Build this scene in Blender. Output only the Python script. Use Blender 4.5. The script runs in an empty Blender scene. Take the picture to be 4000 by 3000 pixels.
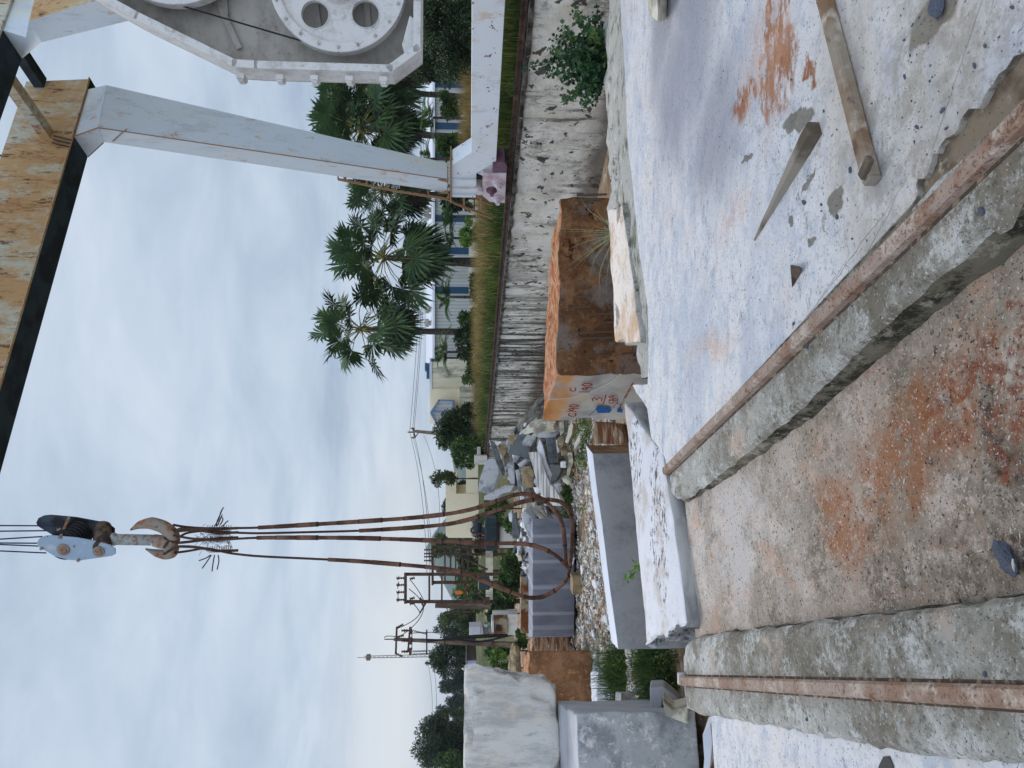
import bpy, math, random
import numpy as np
from mathutils import Vector, Matrix, noise
from mathutils.geometry import tessellate_polygon
R = math.radians
sc = bpy.context.scene
V = Vector
# ------------------------------------------------------------------ camera
EYE = V((0, 0, 3.0)); F = 2889.0; TH = R(3.37)
fwd = V((0, math.cos(TH), -math.sin(TH))); up = V((0, math.sin(TH), math.cos(TH))); rt = V((1, 0, 0))
cd = bpy.data.cameras.new('camera'); cam = bpy.data.objects.new('camera', cd); sc.collection.objects.link(cam)
m = Matrix.Identity(4)
for i in range(3):
    m[i][0] = -up[i]; m[i][1] = rt[i]; m[i][2] = -fwd[i]; m[i][3] = EYE[i]
cam.matrix_world = m
cd.sensor_fit = 'HORIZONTAL'; cd.sensor_width = 36; cd.lens = 36 * F / 4000
cd.clip_start = 0.1; cd.clip_end = 6000
sc.camera = cam
# ------------------------------------------------------------------ sky, sun, exposure
SUN_EL, SUN_AZ = 48, -32          # degrees; azimuth from straight ahead, negative = to the left
w = bpy.data.worlds.new('World'); sc.world = w; w.use_nodes = True
N = w.node_tree.nodes; L = w.node_tree.links; N.clear()
out = N.new('ShaderNodeOutputWorld')
sky = N.new('ShaderNodeTexSky'); sky.sky_type = 'NISHITA'; sky.sun_disc = False
sky.sun_elevation = R(SUN_EL); sky.sun_rotation = R(SUN_AZ)
bs = N.new('ShaderNodeBackground'); bs.inputs[1].default_value = 0.08; L.new(sky.outputs[0], bs.inputs[0])
tc = N.new('ShaderNodeTexCoord'); sx = N.new('ShaderNodeSeparateXYZ'); L.new(tc.outputs['Generated'], sx.inputs[0])
def wm(op, a, b=None, c=None):
    n = N.new('ShaderNodeMath'); n.operation = op
    for i, q in enumerate((a, b, c)):
        if q is None: continue
        if isinstance(q, (int, float)): n.inputs[i].default_value = q
        else: L.new(q, n.inputs[i])
    return n.outputs[0]
zz = wm('ADD', wm('MAXIMUM', sx.outputs[2], 0.0), 0.16)
cx = N.new('ShaderNodeCombineXYZ'); L.new(wm('DIVIDE', sx.outputs[0], zz), cx.inputs[0]); L.new(wm('DIVIDE', sx.outputs[1], zz), cx.inputs[1])
def wnoise(sc_, det, st, rough=.5):
    mp = N.new('ShaderNodeMapping'); mp.inputs['Scale'].default_value = st; L.new(cx.outputs[0], mp.inputs[0])
    n = N.new('ShaderNodeTexNoise'); n.inputs['Scale'].default_value = sc_; n.inputs['Detail'].default_value = det
    n.inputs['Roughness'].default_value = rough; n.inputs['Distortion'].default_value = .5; L.new(mp.outputs[0], n.inputs[0]); return n.outputs[0]
n1 = wnoise(.8, 6, (.55, 1.0, 1), .58); n2 = wnoise(1.9, 6, (.8, 1, 1), .6)
nn = wm('ADD', wm('MULTIPLY', n1, .6), wm('MULTIPLY', n2, .4))
rp = N.new('ShaderNodeValToRGB'); L.new(nn, rp.inputs[0])
e = rp.color_ramp.elements; e[0].position = .38; e[0].color = (.39, .49, .63, 1); e[1].position = .62; e[1].color = (.72, .81, .92, 1)
k = e.new(.5); k.color = (.55, .655, .79, 1)
# pale glow low over the left horizon
dl = N.new('ShaderNodeVectorMath'); dl.operation = 'DOT_PRODUCT'; dl.inputs[1].default_value = (-.42, .90, .12); L.new(tc.outputs['Generated'], dl.inputs[0])
g1 = wm('MULTIPLY', wm('SUBTRACT', dl.outputs['Value'], .90), 11.0); g1 = wm('MINIMUM', wm('MAXIMUM', g1, 0), 1)
g2 = wm('SUBTRACT', 1.0, wm('MINIMUM', wm('MULTIPLY', wm('ABSOLUTE', wm('SUBTRACT', sx.outputs[2], .085)), 9.0), 1.0))
g2 = wm('MAXIMUM', g2, 0)
mx = N.new('ShaderNodeMixRGB'); L.new(wm('MULTIPLY', wm('MULTIPLY', g1, g2), .95), mx.inputs[0]); L.new(rp.outputs[0], mx.inputs[1]); mx.inputs[2].default_value = (.86, .89, .91, 1)
bc = N.new('ShaderNodeBackground'); L.new(mx.outputs[0], bc.inputs[0]); L.new(wm('ADD', 1.0, wm('MULTIPLY', wm('MAXIMUM', wm('MULTIPLY', sx.outputs[1], -1.0), 0.0), 1.0)), bc.inputs[1])   # added gain on the unseen sky behind the camera, brightens camera-facing sides
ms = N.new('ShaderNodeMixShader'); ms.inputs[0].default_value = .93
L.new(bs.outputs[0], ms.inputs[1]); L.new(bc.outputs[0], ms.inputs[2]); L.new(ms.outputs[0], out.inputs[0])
sd = bpy.data.lights.new('sun', 'SUN'); sd.energy = 1.8; sd.angle = R(22); sd.color = (1, .97, .93)
so = bpy.data.objects.new('sun', sd); sc.collection.objects.link(so)
sdir = V((math.sin(R(SUN_AZ)) * math.cos(R(SUN_EL)), math.cos(R(SUN_AZ)) * math.cos(R(SUN_EL)), math.sin(R(SUN_EL))))
so.rotation_euler = sdir.to_track_quat('Z', 'Y').to_euler()
sc.view_settings.view_transform = 'Standard'; sc.view_settings.look = 'None'; sc.view_settings.gamma = 1
sc.view_settings.exposure = 0.0
try:
    sc.cycles.use_denoising = True; sc.cycles.max_bounces = 6; sc.cycles.diffuse_bounces = 3; sc.cycles.transparent_max_bounces = 4
except Exception: pass
# ------------------------------------------------------------------ picture -> place
def ray(X, Y): return fwd + rt * ((1500 - Y) / F) - up * ((X - 2000) / F)
def G(X, Y, z=0.0):
    d = ray(X, Y); return EYE + d * ((z - 3.0) / d.z)
def D(X, Y, y):
    d = ray(X, Y); return EYE + d * (y / d.y)
def Q(X, Y, P, n):
    d = ray(X, Y); return EYE + d * ((P - EYE).dot(n) / d.dot(n))
def zoff(pts, k=.226, ox=1850, oy=1600): return [(ox + a * k, oy + b * k) for a, b in pts]
# ------------------------------------------------------------------ materials
def lin(r, g, b, k=1.0):
    f = lambda c: ((c / 255 + .055) / 1.055) ** 2.4 if c > 10 else c / 255 / 12.92
    return (min(1, f(r) * k), min(1, f(g) * k), min(1, f(b) * k), 1)
MATS = {}
def mat(name, base, layers=(), rough=.85, bump=(), metal=0.0, spec=.25, coord='Object'):
    mt = bpy.data.materials.new(name); mt.use_nodes = True
    nt = mt.node_tree; nd = nt.nodes; lk = nt.links
    bs = nd['Principled BSDF']; bs.inputs['Roughness'].default_value = rough; bs.inputs['Metallic'].default_value = metal
    bs.inputs['Specular IOR Level'].default_value = spec
    if coord == 'World': co = nd.new('ShaderNodeNewGeometry').outputs['Position']
    else: co = nd.new('ShaderNodeTexCoord').outputs['Object']
    if coord == 'Object' and layers:
        oi = nd.new('ShaderNodeObjectInfo'); vm = nd.new('ShaderNodeVectorMath'); vm.operation = 'MULTIPLY_ADD'
        vm.inputs[0].default_value = (37, 53, 71); cb = nd.new('ShaderNodeCombineXYZ')
        for i in range(3): lk.new(oi.outputs['Random'], cb.inputs[i])
        lk.new(cb.outputs[0], vm.inputs[1]); lk.new(co, vm.inputs[2]); co = vm.outputs[0]
    def M(op, a, b=None):
        n = nd.new('ShaderNodeMath'); n.operation = op
        for i, q in enumerate((a, b)):
            if q is None: continue
            if isinstance(q, (int, float)): n.inputs[i].default_value = q
            else: lk.new(q, n.inputs[i])
        return n.outputs[0]
    def mapped(st, rot=0):
        mp = nd.new('ShaderNodeMapping'); mp.inputs['Scale'].default_value = st; mp.inputs['Rotation'].default_value = (0, 0, rot); lk.new(co, mp.inputs[0]); return mp.outputs[0]
    def tex(l):
        vec = mapped(l.get('st', (1, 1, 1)), l.get('rot', 0))
        if l.get('k', 'n') == 'v':
            t = nd.new('ShaderNodeTexVoronoi'); t.inputs['Scale'].default_value = l['s']; t.inputs['Randomness'].default_value = 1
            t.feature = l.get('feat', 'F1')
            if l.get('jit'):
                q = nd.new('ShaderNodeTexNoise'); q.inputs['Scale'].default_value = l['s'] * 2; lk.new(vec, q.inputs[0])
                a = nd.new('ShaderNodeVectorMath'); a.operation = 'MULTIPLY_ADD'; lk.new(q.outputs['Color'], a.inputs[0]); a.inputs[1].default_value = (l['jit'],) * 3; lk.new(vec, a.inputs[2]); vec = a.outputs[0]
            lk.new(vec, t.inputs['Vector']); return t.outputs['Distance']
        if l.get('k') == 'w':
            t = nd.new('ShaderNodeTexWave'); t.inputs['Scale'].default_value = l['s']; t.inputs['Distortion'].default_value = l.get('dist', 0)
            t.inputs['Detail'].default_value = l.get('d', 2); t.bands_direction = l.get('dir', 'X'); lk.new(vec, t.inputs['Vector']); return t.outputs['Fac']
        t = nd.new('ShaderNodeTexNoise'); t.inputs['Scale'].default_value = l['s']; t.inputs['Detail'].default_value = l.get('d', 5)
        t.inputs['Roughness'].default_value = l.get('r', .6); t.inputs['Distortion'].default_value = l.get('dist', 0)
        lk.new(vec, t.inputs['Vector']); return t.outputs['Fac']
    def zpos(l):
        s_ = nd.new('ShaderNodeSeparateXYZ'); lk.new(co, s_.inputs[0]); t = nd.new('ShaderNodeTexNoise'); t.inputs['Scale'].default_value = l.get('jf', 3); t.inputs['Detail'].default_value = 5
        lk.new(mapped(l.get('st', (1, 1, 1))), t.inputs[0]); return M('ADD', s_.outputs[2], M('MULTIPLY', M('SUBTRACT', t.outputs['Fac'], .5), l.get('js', .3)))
    def spots(sp, js, jf):
        t = nd.new('ShaderNodeTexNoise'); t.inputs['Scale'].default_value = jf; t.inputs['Detail'].default_value = 4; lk.new(co, t.inputs[0])
        a = nd.new('ShaderNodeVectorMath'); a.operation = 'SUBTRACT'; lk.new(t.outputs['Color'], a.inputs[0]); a.inputs[1].default_value = (.5, .5, .5)
        b = nd.new('ShaderNodeVectorMath'); b.operation = 'MULTIPLY_ADD'; lk.new(a.outputs[0], b.inputs[0]); b.inputs[1].default_value = (js, js, 0); lk.new(co, b.inputs[2])
        res = None
        for (px, py, rx, ry, an) in sp:
            s1 = nd.new('ShaderNodeVectorMath'); s1.operation = 'SUBTRACT'; lk.new(b.outputs[0], s1.inputs[0]); s1.inputs[1].default_value = (px, py, 0)
            mp = nd.new('ShaderNodeMapping'); mp.vector_type = 'TEXTURE'; mp.inputs['Rotation'].default_value = (0, 0, R(an)); mp.inputs['Scale'].default_value = (rx, ry, 1e6); lk.new(s1.outputs[0], mp.inputs[0])
            ln = nd.new('ShaderNodeVectorMath'); ln.operation = 'LENGTH'; lk.new(mp.outputs[0], ln.inputs[0])
            v = M('SUBTRACT', 1.0, ln.outputs['Value']); res = v if res is None else M('MAXIMUM', res, v)
        return res
    col = None
    rgb = nd.new('ShaderNodeRGB'); rgb.outputs[0].default_value = base if len(base) == 4 else (*base, 1); col = rgb.outputs[0]
    for l in layers:
        if l.get('k') == 's': t = spots(l['p'], l.get('js', .3), l.get('jf', 3))
        elif l.get('k') == 'z': t = zpos(l)
        else: t = tex(l)
        mr = nd.new('ShaderNodeMapRange'); mr.interpolation_type = 'SMOOTHSTEP' if not l.get('hard') else 'LINEAR'
        mr.inputs['From Min'].default_value = l['lo']; mr.inputs['From Max'].default_value = l['hi']; lk.new(t, mr.inputs[0])
        f = mr.outputs[0]
        if l.get('m'):
            q = l['m']; t2 = spots(q['p'], q.get('js', .3), q.get('jf', 3)) if q.get('k') == 's' else (zpos(q) if q.get('k') == 'z' else tex(q))
            m2 = nd.new('ShaderNodeMapRange'); m2.interpolation_type = 'SMOOTHSTEP'; m2.inputs['From Min'].default_value = q['lo']; m2.inputs['From Max'].default_value = q['hi']; lk.new(t2, m2.inputs[0]); f = M('MULTIPLY', f, m2.outputs[0])
        f = M('MULTIPLY', f, l.get('a', 1.0))
        mxx = nd.new('ShaderNodeMixRGB'); lk.new(f, mxx.inputs[0]); lk.new(col, mxx.inputs[1]); mxx.inputs[2].default_value = l['c']; col = mxx.outputs[0]
    lk.new(col, bs.inputs['Base Color'])
    if bump:
        h = None
        for b in bump:
            t = M('MULTIPLY', tex(b), b['h']); h = t if h is None else M('ADD', h, t)
        bp = nd.new('ShaderNodeBump'); bp.inputs['Strength'].default_value = 1.0; bp.inputs['Distance'].default_value = 1.0
        lk.new(h, bp.inputs['Height']); lk.new(bp.outputs[0], bs.inputs['Normal'])
    MATS[name] = mt
    return mt
# ------------------------------------------------------------------ objects
def tag(o, label=None, cat=None, group=None, kind=None):
    if label: o['label'] = label
    if cat: o['category'] = cat
    if group: o['group'] = group
    if kind: o['kind'] = kind
    return o
def thing(name, loc, label, cat, group=None):
    o = bpy.data.objects.new(name, None); sc.collection.objects.link(o); o.location = V(loc); o.empty_display_size = .1
    return tag(o, label, cat, group)
def wloc(o):
    p = V((0, 0, 0))
    while o is not None: p = p + o.location; o = o.parent
    return p
def dup(root, loc, rotz=None, label=None, scale=None, rot=None):
    r = root.copy(); sc.collection.objects.link(r); r.location = V(loc)
    if rotz is not None: r.rotation_euler = (0, 0, rotz)
    if rot is not None: r.rotation_euler = rot
    if scale is not None: r.scale = (scale,) * 3 if not hasattr(scale, '__len__') else scale
    if label: r['label'] = label
    for ch in list(root.children):
        c = ch.copy(); sc.collection.objects.link(c); c.parent = r
        for g in ch.children:
            d = g.copy(); sc.collection.objects.link(d); d.parent = c
    return r
class MB:
    def __init__(s): s.v = []; s.f = []; s.m = []
    def add(s, vs, fs, mi=0):
        o = len(s.v); s.v += [V(p) for p in vs]; s.f += [[i + o for i in f] for f in fs]; s.m += [mi] * len(fs); return s
    def box(s, c, size, rot=None, mi=0):
        h = V(size) / 2; c = V(c)
        vs = [V((x * h.x, y * h.y, z * h.z)) for z in (-1, 1) for x, y in ((-1, -1), (1, -1), (1, 1), (-1, 1))]
        if rot is not None:
            mm = rot if isinstance(rot, Matrix) else Matrix.Rotation(rot, 3, 'Z'); vs = [mm @ q for q in vs]
        return s.hexa([q + c for q in vs], mi)
    def hexa(s, c, mi=0): return s.add(c, [(3, 2, 1, 0), (4, 5, 6, 7), (0, 1, 5, 4), (1, 2, 6, 5), (2, 3, 7, 6), (3, 0, 4, 7)], mi)
    def bar(s, a, b, w, h=None, upv=None, mi=0):
        a = V(a); b = V(b); d = (b - a).normalized(); h = h or w
        u = V(upv) if upv is not None else (V((0, 0, 1)) if abs(d.z) < .9 else V((0, 1, 0)))
        r_ = d.cross(u).normalized(); u = r_.cross(d).normalized()
        c = []
        for p in (a, b):
            for i, j in ((-1, -1), (1, -1), (1, 1), (-1, 1)): c.append(p + r_ * (i * w / 2) + u * (j * h / 2))
        return s.hexa(c, mi)
    def tube(s, pts, r, n=8, caps=True, mi=0):
        pts = [V(p) for p in pts]; k = len(pts); rr = r if hasattr(r, '__len__') else [r] * k
        o = len(s.v); prev = None
        for i, p in enumerate(pts):
            t = (pts[min(i + 1, k - 1)] - pts[max(i - 1, 0)])
            if t.length < 1e-9: t = V((0, 0, 1))
            t.normalize()
            if prev is None: u = t.orthogonal().normalized()
            else:
                u = prev - t * prev.dot(t); u = u.normalized() if u.length > 1e-6 else t.orthogonal().normalized()
            prev = u; b = t.cross(u)
            for j in range(n):
                a = 2 * math.pi * j / n; s.v.append(p + (u * math.cos(a) + b * math.sin(a)) * rr[i])
        for i in range(k - 1):
            for j in range(n):
                s.f.append([o + i * n + j, o + i * n + (j + 1) % n, o + (i + 1) * n + (j + 1) % n, o + (i + 1) * n + j]); s.m.append(mi)
        if caps:
            s.f.append([o + j for j in range(n)][::-1]); s.f.append([o + (k - 1) * n + j for j in range(n)]); s.m += [mi, mi]
        return s
    def cyl(s, a, b, r0, r1=None, n=12, mi=0): return s.tube([a, b], [r0, r1 if r1 is not None else r0], n, True, mi)
    def poly(s, pts, vec, mi=0, mtop=None):
        """closed outline (3D, planar) extruded along vec"""
        pts = [V(p) for p in pts]; vec = V(vec); n = len(pts); o = len(s.v)
        s.v += pts + [p + vec for p in pts]
        tri = tessellate_polygon([pts])
        for t in tri:
            s.f.append([o + i for i in t]); s.m.append(mi if mtop is None else mtop); s.f.append([o + n + i for i in t][::-1]); s.m.append(mi)
        for i in range(n):
            j = (i + 1) % n; s.f.append([o + i, o + j, o + n + j, o + n + i]); s.m.append(mi)
        return s
    def ring(s, c, nrm, r0, r1, th, n=40, mi=0):
        """flat annulus with thickness th, centre c, normal nrm"""
        nrm = V(nrm).normalized(); u = nrm.orthogonal().normalized(); b = nrm.cross(u); o = len(s.v); c = V(c)
        for z in (-th / 2, th / 2):
            for r_ in (r0, r1):
                for j in range(n):
                    a = 2 * math.pi * j / n; s.v.append(c + nrm * z + (u * math.cos(a) + b * math.sin(a)) * r_)
        for j in range(n):
            q = (j + 1) % n
            s.f += [[o + j, o + q, o + n + q, o + n + j], [o + 2 * n + j, o + 3 * n + j, o + 3 * n + q, o + 2 * n + q],
                    [o + j, o + 2 * n + j, o + 2 * n + q, o + q], [o + n + j, o + n + q, o + 3 * n + q, o + 3 * n + j]]; s.m += [mi] * 4
        return s
    def build(s, name, ms, parent=None, smooth=False, bevel=0, seg=2, origin=None, sub=0):
        if not isinstance(ms, (list, tuple)): ms = [ms]
        if parent is not None: off = wloc(parent)
        elif origin is not None: off = V(origin)
        else:
            xs = [q.x for q in s.v]; ys = [q.y for q in s.v]; off = V(((min(xs) + max(xs)) / 2, (min(ys) + max(ys)) / 2, min(q.z for q in s.v)))
        me = bpy.data.meshes.new(name); me.from_pydata([q - off for q in s.v], [], s.f)
        for q in ms: me.materials.append(q)
        if len(ms) > 1: me.polygons.foreach_set('material_index', s.m)
        if smooth: me.polygons.foreach_set('use_smooth', [True] * len(me.polygons))
        me.validate(); me.update()
        ob = bpy.data.objects.new(name, me); sc.collection.objects.link(ob)
        if parent is not None: ob.parent = parent
        else: ob.location = off
        import bmesh
        bm = bmesh.new(); bm.from_mesh(me); bmesh.ops.recalc_face_normals(bm, faces=bm.faces); bm.to_mesh(me); bm.free()
        if bevel:
            b = ob.modifiers.new('b', 'BEVEL'); b.width = bevel; b.segments = seg; b.limit_method = 'ANGLE'; b.angle_limit = R(35)
        return ob
def nmesh(name, v, f, mt, parent=None, origin=(0, 0, 0), smooth=False):
    """fast numpy mesh; f = (M, k)"""
    off = np.array(wloc(parent) if parent is not None else origin, dtype=np.float64)
    v = np.asarray(v, dtype=np.float64) - off; f = np.asarray(f, dtype=np.int32)
    me = bpy.data.meshes.new(name); me.vertices.add(len(v)); me.vertices.foreach_set('co', v.astype(np.float32).ravel())
    k = f.shape[1]; me.loops.add(f.size); me.loops.foreach_set('vertex_index', f.ravel())
    me.polygons.add(len(f)); me.polygons.foreach_set('loop_start', np.arange(0, f.size, k, dtype=np.int32)); me.polygons.foreach_set('loop_total', np.full(len(f), k, dtype=np.int32))
    if smooth: me.polygons.foreach_set('use_smooth', np.ones(len(f), dtype=bool))
    me.update(calc_edges=True); me.validate(); me.materials.append(mt)
    ob = bpy.data.objects.new(name, me); sc.collection.objects.link(ob)
    if parent is not None: ob.parent = parent
    else: ob.location = V(origin)
    return ob
def fbm(p, f=1.0, o=3):
    a = 0; amp = 1; q = V(p) * f
    for _ in range(o):
        a += amp * noise.noise(q); amp *= .5; q = q * 2.03
    return a
def stone(name, C, ms, fm=(0, 0, 0, 0, 0, 0), n=10, rnd=.04, amp=.01, freq=2.0, parent=None, seed=0, chip=0.0, smooth=True, face_amp=None):
    """eight corners (4 bottom ccw, 4 top) -> rough rounded block. faces: bottom, top, s01, s12, s23, s30"""
    C = [V(c) for c in C]
    Ls = ((C[1] - C[0]).length, (C[3] - C[0]).length, (C[4] - C[0]).length); Lx, Ly, Lz = Ls
    def grid(Lg):
        r_ = min(rnd / Lg, .3); k = max(2, int(n * Lg / max(Ls)))
        inner = [r_ + (1 - 2 * r_) * i / k for i in range(k + 1)]; return [0, r_ * .35] + inner + [1 - r_ * .35, 1]
    gs = [grid(q) for q in Ls]; vid = {}; vs = []; fs = []; mi = []
    def P(u, v, w_):
        key = (round(u, 6), round(v, 6), round(w_, 6))
        if key in vid: return vid[key]
        q = V((u * Lx, v * Ly, w_ * Lz)); r_ = min(rnd, Lx * .3, Ly * .3, Lz * .3)
        c = V((min(max(q.x, r_), Lx - r_), min(max(q.y, r_), Ly - r_), min(max(q.z, r_), Lz - r_))); d = q - c
        if d.length > r_: q = c + d.normalized() * r_
        u2, v2, w2 = q.x / Lx, q.y / Ly, q.z / Lz
        b = C[0] * (1 - u2) * (1 - v2) + C[1] * u2 * (1 - v2) + C[2] * u2 * v2 + C[3] * (1 - u2) * v2
        t = C[4] * (1 - u2) * (1 - v2) + C[5] * u2 * (1 - v2) + C[6] * u2 * v2 + C[7] * (1 - u2) * v2
        p = b.lerp(t, w2); ss = V((seed * 3.1, seed * 7.7, seed * 1.3)); A = amp
        if face_amp:
            for fi, a in face_amp.items():
                if (fi == 0 and w_ == 0) or (fi == 1 and w_ == 1) or (fi == 2 and v == 0) or (fi == 3 and u == 1) or (fi == 4 and v == 1) or (fi == 5 and u == 0): A = max(A, a)
        nv = noise.noise_vector((p + ss) * freq) + noise.noise_vector((p + ss) * freq * 2.7) * .5 + noise.noise_vector((p + ss) * freq * 6) * .25
        p = p + nv * A
        if chip:
            nb = (abs(u - .5) > .42) + (abs(v - .5) > .42) + (abs(w_ - .5) > .42)
            if nb >= 2:
                cn = (C[0] + C[6]) / 2; c_ = max(0, fbm(p + ss, 2.2, 3)) * chip; p = p + (cn - p).normalized() * c_
        vid[key] = len(vs); vs.append(p); return vid[key]
    gx, gy, gz = gs
    def face(ga, gb, fn, idx):
        for i in range(len(ga) - 1):
            for j in range(len(gb) - 1):
                fs.append([fn(ga[i], gb[j]), fn(ga[i + 1], gb[j]), fn(ga[i + 1], gb[j + 1]), fn(ga[i], gb[j + 1])]); mi.append(fm[idx])
    face(gx, gy, lambda a, b: P(a, b, 0), 0); face(gx, gy, lambda a, b: P(a, b, 1), 1)
    face(gx, gz, lambda a, b: P(a, 0, b), 2); face(gy, gz, lambda a, b: P(1, a, b), 3)
    face(gx, gz, lambda a, b: P(a, 1, b), 4); face(gy, gz, lambda a, b: P(0, a, b), 5)
    mb = MB(); mb.v = vs; mb.f = fs; mb.m = mi
    return mb.build(name, ms, parent, smooth)
def boxc(a, b, d, z0, z1):
    """corners from front-left a, front-right b (2D) and depth vector d"""
    a = V((a[0], a[1], 0)); b = V((b[0], b[1], 0)); d = V((d[0], d[1], 0))
    base = [a, b, b + d, a + d]; return [q + V((0, 0, z0)) for q in base] + [q + V((0, 0, z1)) for q in base]
def jline(pts, step, amp, seed=0, closed=False):
    """subdivide a polyline and roughen it (in the xy plane)"""
    pts = [V(p) for p in pts]; o = []; k = len(pts)
    for i in range(k if closed else k - 1):
        a = pts[i]; b = pts[(i + 1) % k]; n_ = max(1, int((b - a).length / step)); t = (b - a).normalized(); s_ = V((-t.y, t.x, 0))
        for j in range(n_):
            p = a.lerp(b, j / n_); kk = fbm(p + V((seed, seed * 2, 0)), 1 / (step * 3), 3) * amp; o.append(p + (s_ * kk if (i or j) else V((0, 0, 0))))
    if not closed: o.append(pts[-1])
    return o
def chunk(name, outline, d, thick, ms, label, cat, group=None, tilt=(0, 0), jit=.02, seed=0, bevel=.015):
    """a broken slab: outline on a plane at distance d (tilted), real thickness going back"""
    nrm = V((tilt[0], -1, tilt[1])).normalized(); cxm = sum(p[0] for p in outline) / len(outline); cym = sum(p[1] for p in outline) / len(outline)
    P0 = D(cxm, cym, d); pts = [Q(a, b, P0, nrm) for a, b in outline]
    o = []
    for i in range(len(pts)):
        a = pts[i]; b = pts[(i + 1) % len(pts)]; k = max(1, int((b - a).length / .16))
        for j in range(k):
            p = a.lerp(b, j / k)
            if j: p = p + noise.noise_vector(p * 4 + V((seed, 0, 0))) * jit
            p = p - nrm * (p - P0).dot(nrm); o.append(p)
    mb = MB(); vec = -nrm * thick; n = len(o); c = sum(o, V((0, 0, 0))) / n
    vb = [c + (p - c) * .97 + vec + noise.noise_vector(p * 3) * jit for p in o]
    k0 = len(mb.v); mb.v += o + vb
    for t in tessellate_polygon([o]): mb.f.append(list(t)); mb.m.append(0); mb.f.append([n + i for i in t][::-1]); mb.m.append(0)
    for i in range(n):
        j = (i + 1) % n; mb.f.append([i, j, n + j, n + i]); mb.m.append(1 if isinstance(ms, (list, tuple)) and len(ms) > 1 else 0)
    return tag(mb.build(name, ms, bevel=bevel, seg=1), label, cat, group)
def rock_mesh(seed, sub=1, sq=(1, .8, .6), jag=.25):
    import bmesh
    bm = bmesh.new(); bmesh.ops.create_icosphere(bm, subdivisions=sub, radius=1)
    rr = random.Random(seed)
    for q in bm.verts:
        n_ = 1 + noise.noise(q.co * 1.3 + V((seed * 5.1, 0, 0))) * jag * 2 + (rr.random() - .5) * jag
        q.co = V((q.co.x * sq[0], q.co.y * sq[1], q.co.z * sq[2])) * n_
    v = [q.co.copy() for q in bm.verts]; f = [[q.index for q in p.verts] for p in bm.faces]; bm.free(); return v, f
rng = random.Random(7); nrng = np.random.default_rng(11)
# ------------------------------------------------------------------ material library
WH = lin(222, 222, 230); GRY = lin(150, 150, 152)
orust = lin(168, 98, 55)
# rust stains / wet patches on the slurry floor lie where the photograph has them
def SP(l, z):
    o = []
    for (X, Y, a, b, an) in l:
        p = G(X, Y, z); o.append((p.x, p.y, a, b, an))
    return o
m_floor = mat('slurry_concrete', lin(230, 226, 226), [
    dict(c=lin(190, 194, 206), s=.9, d=9, r=.68, lo=.44, hi=.64, st=(1, 1.8, 1), a=.8, rot=.2),
    dict(c=lin(228, 206, 190), s=1.7, d=6, lo=.52, hi=.72, a=.35),
    dict(c=lin(190, 196, 208), s=4, d=10, r=.8, lo=.50, hi=.60, st=(1, 1.5, 1), a=.8),
    dict(c=lin(142, 140, 152), k='s', p=SP([(2800, 500, .7, .8, 0), (2640, 330, .85, .9, 0), (2700, 120, 1.3, .7, 15), (2580, 60, 1.2, .55, 0)], 1.41), js=.5, jf=1.5, lo=0.0, hi=.75, a=.7),
    dict(c=lin(128, 130, 140), s=11, d=11, r=.85, lo=.53, hi=.60, st=(1, 1.4, 1), a=.8, m=dict(s=1.4, d=4, lo=.40, hi=.6)),
    dict(c=lin(196, 176, 148), k='s', p=SP([(3300, 300, .9, .6, 0), (3620, 420, .6, .4, 0), (3700, 150, .8, .5, 0), (3380, 900, .5, .3, 30)], 1.41), js=.6, jf=2, lo=0, hi=.9, a=.45),
    dict(c=lin(158, 98, 60), k='s', p=SP([(3020, 190, .24, .16, 60), (3000, 330, .3, .10, 10), (3060, 60, .45, .09, 5), (3000, 110, .2, .08, 0), (3160, 280, .1, .05, 60), (3050, 260, .35, .2, 0), (2910, 380, .12, .3, 0)], 1.41), js=.35, jf=7, lo=.05, hi=.5, m=dict(s=9, d=9, r=.75, lo=.42, hi=.54, st=(.7, 1.5, 1))),
    dict(c=lin(222, 168, 130), k='s', p=SP([(3000, 220, .6, .5, 0), (2790, 1350, .2, .7, 0), (2850, 850, .15, .5, 20)], 1.41), js=.4, jf=3, lo=0, hi=.9, a=.45, m=dict(s=6, d=8, r=.75, lo=.38, hi=.55)),
    dict(c=lin(108, 98, 80), k='s', p=SP([(3115, 470, .06, .19, -10), (3265, 785, .07, .075, 0), (3170, 940, .02, .05, 0), (3655, 50, .09, .17, 15), (2920, 615, .02, .10, 0), (3160, 700, .02, .09, 30), (3090, 860, .03, .035, 0)], 1.41), js=.09, jf=14, lo=.02, hi=.2, a=.85),
    dict(c=lin(96, 92, 92), k='v', s=9, jit=.5, lo=.10, hi=.05, a=.85, m=dict(s=3, d=3, lo=.48, hi=.56)),
    dict(c=lin(86, 80, 76), s=60, d=3, lo=.63, hi=.68, a=.8),
    dict(c=lin(168, 164, 164), s=16, d=11, r=.86, lo=.52, hi=.58, a=.4),
    dict(c=lin(150, 140, 124), k='s', p=SP([(3650, 300, 1.0, .7, 0), (3400, 600, .6, .4, 20)], 1.41), js=.6, jf=3, lo=0, hi=.8, a=.55, m=dict(s=7, d=9, r=.8, lo=.45, hi=.56)),
    dict(c=lin(120, 112, 104), k='s', p=SP([(3330, 1000, .004, .5, 28), (3420, 930, .004, .4, 40), (3180, 1200, .004, .5, 30)], 1.41), js=.05, jf=8, lo=0, hi=.6, a=.7),
], rough=.6, spec=.35, bump=[dict(s=1.6, d=6, h=.035), dict(s=9, d=9, r=.75, h=.016), dict(s=45, d=6, r=.7, h=.004)], coord='World')
m_edge = mat('broken_crust_edge', lin(190, 184, 176), [dict(c=lin(120, 112, 100), s=8, d=6, lo=.45, hi=.6)], bump=[dict(s=20, d=5, h=.02)], coord='World')
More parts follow.
